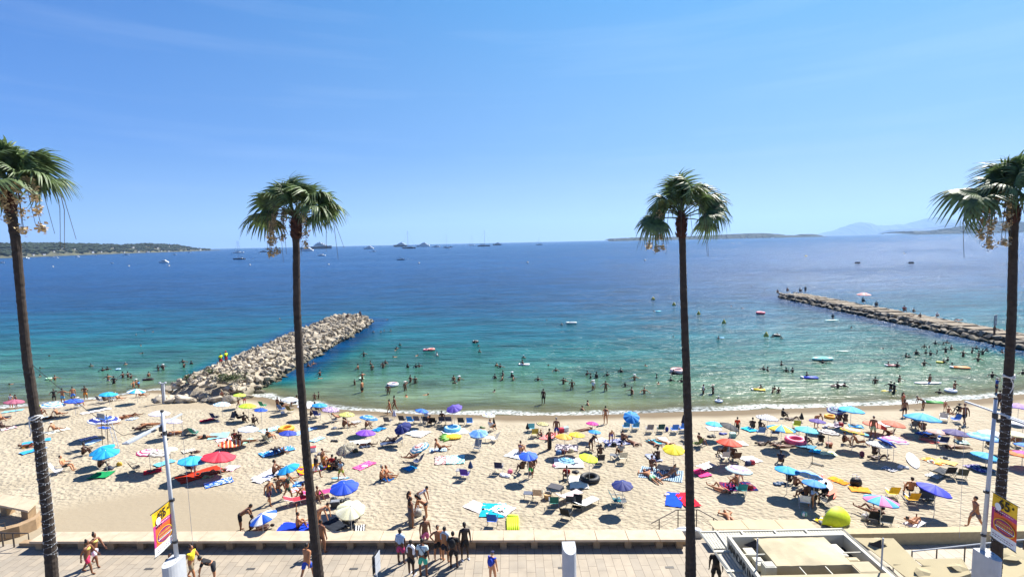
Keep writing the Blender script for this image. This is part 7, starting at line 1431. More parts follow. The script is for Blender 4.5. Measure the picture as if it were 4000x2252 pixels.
# ================================================================ PEOPLE ON THE BEACH
# tile x y | pose heading skin hair | clothes | label | scale
def people(txt, grp, z=None, hands=False):
    for ln in txt.strip().split('\n'):
        a = [s.strip() for s in ln.split('|')]; t, x, y = a[0].split(); ps, hd, sk, hr = a[1].split(); sc = float(a[4]) if len(a) > 4 and a[4] else 1.0
        P(t, float(x), float(y), ps, float(hd), int(sk), hr, a[2], a[3], sc, grp, hands, z)
people('''a0 175 345|stand 180 2 ks|m1a1a22 vd8d4d8|person in a pale top standing behind the dusty pink umbrella|.95
a0 245 355|stand 200 3 ks|u202838|person in the shade of the dusty pink umbrella beside the first palm|.95
a0 35 665|sitlean 90 4 kb|m1a1a22 p1a1a22|dark haired woman sitting on the pink and white towel at the left edge
a0 20 545|sitlean 90 2 ks|u884030|sunbather cut by the left edge of the view
a0 610 465|sit 100 3 rl|m6a2a20 p6a2a20|long haired woman leaning on her knees right of the first palm
a0 720 520|lieback 75 3 ks|m181820|sunbather lying in the blue ringed umbrella shade
a0 860 470|sitlean 85 2 ns|md0a040|sunbather on a pink cloth in front of the blue ringed umbrella
a0 1180 340|chair 350 2 gs|hd8d0c0 td0d0d0|person in a pale hat on the grey chair by the wading men
a0 1560 285|chair 20 4 ks|u20242c|person in the dark grey chair under the left cyan umbrella
a0 1755 235|sitlean 90 1 ns|mc03050|pale sunbather with outstretched legs at the left waterline
a0 815 700|sitlean 85 2 bs|he8e4dc m7a2a20|woman in a white hat leaning back on a pale towel
a0 1620 600|lieprone 80 2 ks|me03060|sunbather lying under the navy ringed umbrella
a0 1840 510|lieback 80 2 ns|md83058|sunbather in pink beside the navy ringed umbrella
a0 430 930|lieback 80 3 ns|m4a2050|sunbather on the blue towels behind the first palm
a0 1240 1060|sit 60 4 ks|m101014 p101014|woman with dark hair tied up sitting above the cyan pair|1.1
a0 960 1290|chair 75 1 ks|s15161a|man in black shorts reading his phone on the white chair|1.05
a0 1480 1250|sit 40 4 ks|u15161c|person in the shade of the front cyan umbrella|1.05
a1 60 480|lieback 75 3 ns|m202028|sunbather left of the white lilac umbrella
a1 190 190|sitlean 80 2 rs|ma02030|reddish haired sunbather under the cyan and white umbrella
a1 200 670|lieback 80 4 ks|m202430|man lying on his back left of the mast
a1 330 610|lieprone 80 2 ns|m181820|sunbather lying beyond the mast arm
a1 620 760|lieprone 90 4 ks|u2a3040|man with dark trunks lying right of the mast
a1 760 730|lieprone 80 2 nb|md8a030|woman lying on her front with raised foot right of the mast
a1 1180 800|lieprone 85 2 bb|m15151a|blonde woman lying on her front on the aqua towel
a1 1590 830|sit 150 3 ks|m8a2020 p8a2020|woman facing the bench behind the orange striped umbrella
a1 1660 850|sit 160 4 ks|u1a1a20|second person behind the orange striped umbrella
a1 1770 860|lieprone 80 3 nb|m15151a|woman on the mint green towel
a1 1550 240|hips 100 4 ks|h9a8a60 v1a1a1e s1a1a1e|person in a brimmed hat standing by the groyne rocks
a1 1405 245|stand 190 2 bb|me06a78 pe06a78|small girl in pink by the groyne rocks|.72
a1 1740 290|stand 170 3 ks|t9a9aa0 sc03040|child in a grey shirt near the groyne|.65
a1 1650 350|walk 240 3 bs|u8a5a20|blond child walking between the umbrellas|.68
a1 1720 560|sit 100 4 ks|u15151c|man sitting in the lime umbrella shade
a1 1870 590|sit 120 4 ks|m15151c p15151c|woman with raised arms under the royal blue umbrella
a1 1640 560|chair 60 5 ks|t15151a|person in black on the dark recliner
a1 1290 1330|lieprone 240 3 ks|m6a1a20|sunbather under the big red umbrella
a1 1200 1340|lieback 70 3 gs|me0e0e0|grey haired sunbather at the near edge of the red umbrella
a1 970 1320|stand 0 3 ks|s1a2f78 v303850|person whose legs show under the turquoise umbrella|.95
a1 1500 975|sit 200 4 rs|m202020|sunbather behind the big red umbrella
a2 325 385|stand 20 3 ks|u202020|thin boy standing left of the white umbrella by the shore|.85
a2 400 380|chair 20 3 ks|t15161c|person on the blue chair by the shore
a2 590 320|chair 230 3 ks|m15151a|person reclining left of the second palm top
a2 820 480|sit 90 4 ks|ma02028|sunbather in red behind the sky blue umbrella
a2 900 420|chair 20 4 ks|u202028|person in the navy chair under the sky blue umbrella
a2 1230 540|lounge 60 2 ks|mc02838|reclining sunbather between the print umbrellas
a2 1380 640|sitlean 80 3 nb|m902030|tanned woman under the pale yellow umbrella
a2 1300 640|sit 60 3 ks|u25252c|man sitting beside the grey bag
a2 1640 650|sit 90 3 ks|u15151a|sunbather with knees up under the blue ringed umbrella
a2 200 850|chair 20 2 ks|u303030|man on the beige chair facing the sea
a2 300 1010|lieprone 150 4 ks|s1a2a58 t1a1c24|man in dark clothes lying on the large blue towel
a2 400 1000|lieprone 330 3 nb|m1a1c24|second person lying on the large blue towel
a2 265 1350|sit 80 3 ks|u15151a|man with bare back sitting alone on the white towel|1.12
a2 990 1240|reach 100 3 ks|ud0a030|person on the yellow and red blanket pointing right|.9
a2 1010 1200|sit 120 2 nb|m1a3a50|woman sitting at the left of the crowded group
a2 1150 1230|sit 200 4 ks|ta01820|person in red in the middle of the crowded group
a2 1210 1260|sit 240 4 ks|t14161a|person in black in the crowded group
a2 1100 1180|lieback 60 3 ks|uc02020|sunbather lying behind the crowded group
a2 1275 1415|walk 200 2 ks|s9ab040 t8aa0b0|boy in a blue grey shirt carrying a blue board|.9
a2 900 1400|walk 40 3 gs|t16181e se8e4e8|man in black shirt carrying bags beside the second palm|1.05
a2 1870 1430|sit 100 2 gb|m101014|woman with tied grey hair sitting alone|1.1
a2 440 1440|lieback 80 2 ns|me0e0e4|sunbather under the cyan umbrella left of the second palm
a2 1640 920|lieback 90 4 ks|u2a3a60|sunbather hidden in the violet umbrella shade
a3 90 455|walk 250 2 kb|m101014 p101014|woman in a black bikini walking along the waterline, left one
a3 165 400|walk 250 3 kb|m101014 p101014|woman in a black bikini at the waterline, right one
a3 640 560|chair 10 2 gs|td8d8d8|grey haired person on the striped dark chair
a3 870 560|chair 5 4 ks|u20242c|person seated on the left striped high chair
a3 690 600|sit 180 4 ks|m4a1a20|sunbather in the row between the chairs
a3 120 900|lounge 270 4 ks|u2a3040|man stretched on the recliner under the leaning navy umbrella
a3 440 1150|lounge 280 3 ks|m302020|tanned person stretched on the navy recliner
a3 830 985|sitlean 80 2 rs|u15161a|man leaning back with legs out right of the ringed umbrella|1.08
a3 1600 700|chair 30 2 rs|tc0c4cc|person in grey on the white chairs by the light blue umbrella
a3 30 1390|sitflat 90 2 rb|mc08060 pc08060|woman sitting upright on a blue towel beyond the open sand
a4 470 295|stand 210 4 ks|s15161a|man in black shorts standing in the shallows left of centre
a4 1395 590|stand 0 2 kb|m101014 p101014|woman in a black bikini watching the sea from the wet sand
a4 560 970|hips 330 3 ks|k15161c|man with a black towel round his waist
a4 665 800|stand 0 3 gs|s1c3488|older man with bare back in blue shorts|1.05
a4 440 790|sit 250 3 bs|s26324a|seated child left of the salmon towel|.75
a4 1080 690|lieprone 250 3 ks|m20242c|sunbather next to the magenta umbrella
a4 125 1030|sit 30 2 nb|m9a7a98 p9a7a98|woman with brown hair sitting on the white patterned towel|1.02
a4 1180 990|bend 60 3 ks|u20242c|man bending over the bags right of the yellow umbrella
a4 1475 870|bend 180 2 bs|s2a3fa8|person in blue bending over the grey blue blanket|.9
a4 1645 850|sit 60 3 ks|u181a20|dark haired man with bare back on the blanket
a4 1790 880|lieprone 330 3 nb|m181a20|woman lying face down with raised feet beside the blanket
a4 1320 1090|chair 0 4 ks|u14151a|man with bare back on the dark chair
a4 1620 1080|chair 350 3 ks|t8a8e90|man in a grey shirt on the cream camping chair|1.05
a4 160 1320|chair 330 4 ks|u14151a|man seated under the royal blue umbrella|1.05
a4 275 1390|stand 20 3 ns|s1fae4a|boy in green trunks under the royal blue umbrella|.85
a4 320 1290|chair 200 3 ks|m202020|person beside the boy in green trunks
a4 820 1400|sit 200 4 ks|ta02018|person in red in the teal ringed umbrella shade|.95
a5 200 890|lieprone 340 3 nb|m1a1c24|woman lying face down on the turquoise towel
a5 360 880|lieprone 320 2 gs|md8d4d4|sunbather lying right of the turquoise towel
a5 270 1130|sit 340 4 ks|u15151a|man with raised knees on the navy and white towel
a5 160 1390|lieprone 160 2 ns|sa8dcb0|man in mint green shorts lying on his front|1.15
a5 430 1370|propped 240 2 bb|me8e4e4|fair haired woman in white lying on the striped blanket|1.1
a5 170 1250|sit 170 3 ks|m9a2020|person sitting at the head of the man in mint shorts
a5 900 920|chair 60 3 ns|s4a2f30|person on the olive chair right of the third palm
a5 1260 1080|chair 330 4 ks|m202020|left person under the orange red umbrella|1.05
a5 1385 1120|chair 20 4 ks|u202020|right person under the orange red umbrella|1.05
a5 1680 660|sit 20 4 ks|m15151a|left of the dark haired couple near the shore
a5 1790 680|sit 60 4 kl|m15151a|right of the dark haired couple near the shore
a5 1450 740|stand 0 4 ks|td84020 s15161a|person in orange under the black umbrella|.9
a5 1850 900|lieback 90 4 ks|u15151a|sunbather with feet towards the orange umbrella
a5 1440 1410|sit 170 1 ns|me0e0e0 pc83050|woman partly hidden by the lilac ringed umbrella
b5 1190 170|lieback 330 2 ns|me08090|woman lying with her legs up near the teal chair|1.05
b5 1450 130|sit 330 2 rs|u20242c|man with red hair and bare back beside the teal chair|1.08
b5 1335 606|lieprone 180 2 rs|m802018|sunbather behind the canvas awning, only back visible
a6 215 500|sit 90 5 ks|t101014|person in black sitting alone near the waves
a6 360 530|lieback 80 4 ks|m15151a|sunbather lying left of the closed black umbrella
a6 720 640|bend 180 2 bs|m201a2a|woman bending over behind the violet umbrella|1.05
a6 1060 560|sit 20 4 ks|m20202a p20202a|left of two friends under the big cyan umbrella|1.1
a6 1155 570|sit 0 4 ks|u20202a|right of two friends under the big cyan umbrella|1.15
a6 1565 790|stand 200 3 gs|s9ab08a|older man in pale green shorts beside the coral umbrellas|1.05
a6 1800 740|propped 60 3 ns|m902820|sunbather propped on an elbow right of the standing older man
a6 560 890|sit 90 4 ks|u181a20|boy sitting on the edge of the grey blue towel|.95
a6 150 900|lieback 80 4 ks|u14151a|sunbather in the yellow and blue umbrella shade
a6 230 940|lieprone 90 3 ks|m2a1a18|second sunbather in the yellow and blue umbrella shade
a6 790 880|sit 30 4 ks|t15161a|person left of the brown basket
a6 1120 880|sit 120 3 ks|v1a1a22|person under the rainbow umbrella
a6 1330 900|sitlean 110 2 ks|c15151a m15151a|man in a cap leaning back beside the rainbow umbrella|1.05
a6 190 1180|sit 30 4 ks|v16213a|person in a striped navy top above the bright cyan umbrella
a6 1640 1110|lieback 90 4 ks|u1a1a22|sunbather in the large dark shade on the right
a6 1580 1060|sit 60 4 ks|m20181a|person sitting in the large dark shade on the right
b6 300 60|sit 60 4 ks|t14161a|person in the shade of the bright cyan umbrella, left
b6 400 110|sit 90 3 ns|u3a2a28|person with legs out below the bright cyan umbrella
b6 560 320|chair 340 3 ks|u20242c|man on the white folding chair with bare back|1.1
b6 690 380|chair 20 4 ks|v14151a|person in black left of the lime tent
b6 820 330|chair 250 4 ks|t14151a|person in black on the camping chair behind the lime tent|1.05
b6 640 420|bend 60 2 bs|td8dce4|child in white bending beside the lime tent|.8
b6 1540 560|lounge 330 3 ks|u14161a|left reclining person under the pink and blue umbrella|1.05
b6 1640 590|lounge 30 3 ns|m14161a|right reclining person under the pink and blue umbrella
a7 100 360|stand 160 2 nl|mc02838 pc02838|long haired woman in a red bikini near the waves
a7 125 480|stand 190 3 kl|m7a1a28 s20202a|woman in dark shorts in front of the red bikini woman|1.02
a7 400 370|bend 300 3 gs|u1a2a30|man crouching with a green towel at the waterline|.95
a7 730 400|stand 200 2 ns|pd87880|small child standing by the water|.62
a7 780 430|sitflat 180 2 ks|m303038|child sitting behind the blue chair|.8
a7 950 430|sit 270 5 ks|h15151a t101014|person in black with a black hat sitting behind the man in shorts
a7 1020 595|walk 10 3 rs|s15161a|man in black shorts walking towards the waves|1.1
a7 280 650|chair 30 3 ks|v20242c|person on the grey chair under the widest cyan umbrella
a7 400 700|sit 30 3 nb|m5a3a28 p5a3a28|woman sitting in the widest cyan umbrella shade|1.1
a7 520 850|lounge 280 4 ks|m401820|person reclining towards the coral towel
a7 940 850|sit 30 1 bb|md8b088|pale woman with bare back right of the dark violet umbrella|1.1
a7 900 950|lieprone 100 3 ks|m302820|sunbather lying in front of the pale woman
a7 1390 930|sit 40 4 ks|c15151a v20242c|person in a cap beside the right mast
a7 1830 930|sit 0 3 ks|c14151a|man in a dark cap at the right edge|1.1
a7 1540 350|stand 0 4 ks|s14161a|dark figure behind the last palm trunk near the shore
b7 215 250|chair 20 2 ns|c3a2a22 m202020|man wearing a beret on the yellow chair|1.1
b7 400 290|sit 60 4 ks|t16213a|person in dark clothes under the indigo umbrella
b7 235 730|lounge 60 2 ks|m14151a|sunbather with bent legs on the white lounger|1.05
b7 1180 720|walk 280 2 ks|s6a5f68|boy with bare back bending forward by the sea wall|1.12
b2 205 375|walk 120 2 gs|cd8d8de o1a2350 s4a2a44|woman in a navy sleeveless dress with a white cap|1.05
b2 480 290|walk 70 2 ns|t33483c s3a5a4a|man in a dark green shirt walking left of the second palm|1.05
b2 330 160|sit 120 2 ks|m15161a|person seated in the dark pile behind the walking pair
b2 720 290|sit 300 2 ks|uc83040|person with bare back on the red lounger|1.1
b2 910 310|sit 120 3 ns|m20242c|person hidden by the palm on the pink lounger
b2 620 745|sitwave 60 2 ks|u15161f|man with bare back raising one arm on the royal blue towel|1.0
b2 955 700|bend 100 1 ns|m15161a|pale person bending down right of the second palm|1.05
b2 60 760|lieback 250 4 ks|m1a1a20|people's legs in the blue and white umbrella shade
b2 1520 680|chair 330 4 ks|t14151a|person in black under the cream umbrella
b1 1690 770|bend 70 3 ks|s15161a|man with bare back bending at the bench beside the blue umbrella|1.1
b1 1840 770|sit 90 4 ks|t1a1a20|person seated in front of the bending man at the bench
b3 390 620|stand 90 2 nl|p201818 sb8a890|long haired woman of the four by the grey cool bag, left back|1.05
b3 410 715|stand 60 3 nl|p1a1a1e k5a5658|woman in a long grey wrap skirt, left front|1.05
b3 520 440|bend 100 2 ks|wd8d8dc m14151a|woman with a white towel on her head leaning forward|1.05
b3 625 595|bend 280 2 kl|m101014 p101014|woman in a black bikini bending to the cool bag|1.08''', 'sunbathers and beachgoers')
# ---- the promenade: pedestrians and the group by the bench, with full hands
people('''b0 1430 1280|walk 100 3 kb|se4e0ea pe0d070|walker with bare back and a white wrap, right of the pair|1.05
b0 1320 1395|walk 85 3 kb|se0305a pd8d060|walker in hot pink shorts carrying a bag, left of the pair|1.05
b3 255 1260|stand 20 4 ks|v9ab4d0 wb0c8e0 sa83868|man with a light blue towel on his shoulder and magenta shorts|1.05
b3 410 1425|phone 30 4 ks|we4e4e8 s14151a fe6e6ea|bare backed man in black shorts and white trainers|1.03
b3 585 1450|stand 10 3 ks|tbcd0d4 s3fae94 z16181f f1c1c24|man in a white tee and sea green shorts with a black shoulder bag|1.1
b3 620 1050|stand 150 3 ks|sd86a94 e15151a|tall man in pink shorts standing behind the bench|1.1
b3 810 1180|hips 160 2 ks|s15161c|man in black shorts facing the street with his hands low|1.05
b3 915 1230|stand 30 2 ks|wa8b8c8 s15182a|man with a grey towel over his left shoulder|1.06
b3 1040 1320|stand 5 4 ks|t101115 s14161a y14151a f14151a|man all in black with a backpack and flip flops|1.07
b3 1210 1180|stand 160 5 ks|s14151a fd8dce0|very dark skinned tall man in black shorts and white shoes|1.1
b2 770 1500|walk 20 2 ks|s1f48b0|man with bare back and blue shorts left of the second palm foot|1.08
b2 985 1100|stand 20 3 ks|u4a2a20|figure mostly hidden behind the second palm at the bench|1.05
b1 960 1500|walk 100 2 nb|vecd02a s8a7a60|woman in a yellow top right of the left pillar|1.05
b1 1280 1520|bend 250 2 kb|t14151a s26282e|stooping woman in black at the bottom edge|1.0
b1 660 1560|stand 180 3 ks|t20242a|dark figure half hidden behind the left pillar|.9
b3 1620 1560|stand 30 1 bs|c1c2450 v1f3fae y1f3fae|child with a navy and white cap and a blue backpack|.95
b5 1130 1610|stand 20 5 ks|t0e0f12 s0e0f12|man all in black walking beside the kiosk awning|1.12''', 'people on the promenade', 1.705, True)
# ---- lifeguards and loungers on the groynes
people('''w1 1125 970|stand 120 4 ks|td8e820 sb02028|lifeguard in a yellow shirt and red shorts, left one on the groyne|1.0
w1 1215 935|stand 290 4 --|td8e820 sb02028 cc02020|lifeguard with a red cap, right one on the groyne|1.0
w2 685 175|sit 200 4 ks|ud8d0d0|person sitting on the far rocks near the groyne tip|1.1
w2 885 190|stand 180 3 ks|s14161a|man standing on the boulders at the groyne tip|1.0''', 'people on the left groyne', 2.4)
people('''w5 590 280|sit 200 3 ks|u202020|person on the outermost stones of the right jetty|1.2
w5 750 250|sit 180 3 ks|m8a4a40|person in reddish clothes near the jetty tip|1.3
w5 960 265|sit 160 4 ks|t14161a|person in black hunched on the jetty|1.4
w5 1055 270|stand 180 4 ks|t14161a s14161a|person standing at the right of the jetty tip group|1.1
w5 2015 440|sit 180 4 ks|t20242c|person sitting under the small pink jetty umbrella|1.3
w5 2240 500|sit 200 4 ks|c20242c t14161a|person sitting right of the jetty umbrella|1.3
w7 75 40|sit 200 4 ks|ta03030|person sitting at the middle of the jetty|1.4
w7 165 48|sit 200 3 ks|u20242c|small seated figure on the far jetty lip|1.0
w7 135 85|lieback 270 3 ks|m20242c|sunbather lying on the jetty stones, left
w7 230 95|sit 250 3 ks|m302020|person sitting beside the lying jetty sunbather
w7 385 90|sit 200 2 bs|te0dcd8|pale figure sitting on the jetty edge
w7 590 125|lieback 270 2 ns|ud03040|sunbather on a pink towel on the jetty
w7 925 262|stand 180 3 ks|u20242c|person standing below the jetty notice board|.9''', 'people on the right jetty', 1.35)
p = hit(*tp('w5', 2035, 440), 1.3); t = thing('beach_umbrella', 'small pale pink umbrella out on the right jetty', 'parasol', p, 0, 'parasols on the beach'); o = part('pole', POLEM, None, t); o.scale = (1, 1, 2.3)
o = bpy.data.objects.new('canopy', CANM); COL.objects.link(o); o.parent = t; o.material_slots[0].link = 'OBJECT'; o.material_slots[0].material = canopy_mat('P:e88a88,e8b0a8'); o.location = (0, 0, 2.0); o.scale = (1.5,)*3
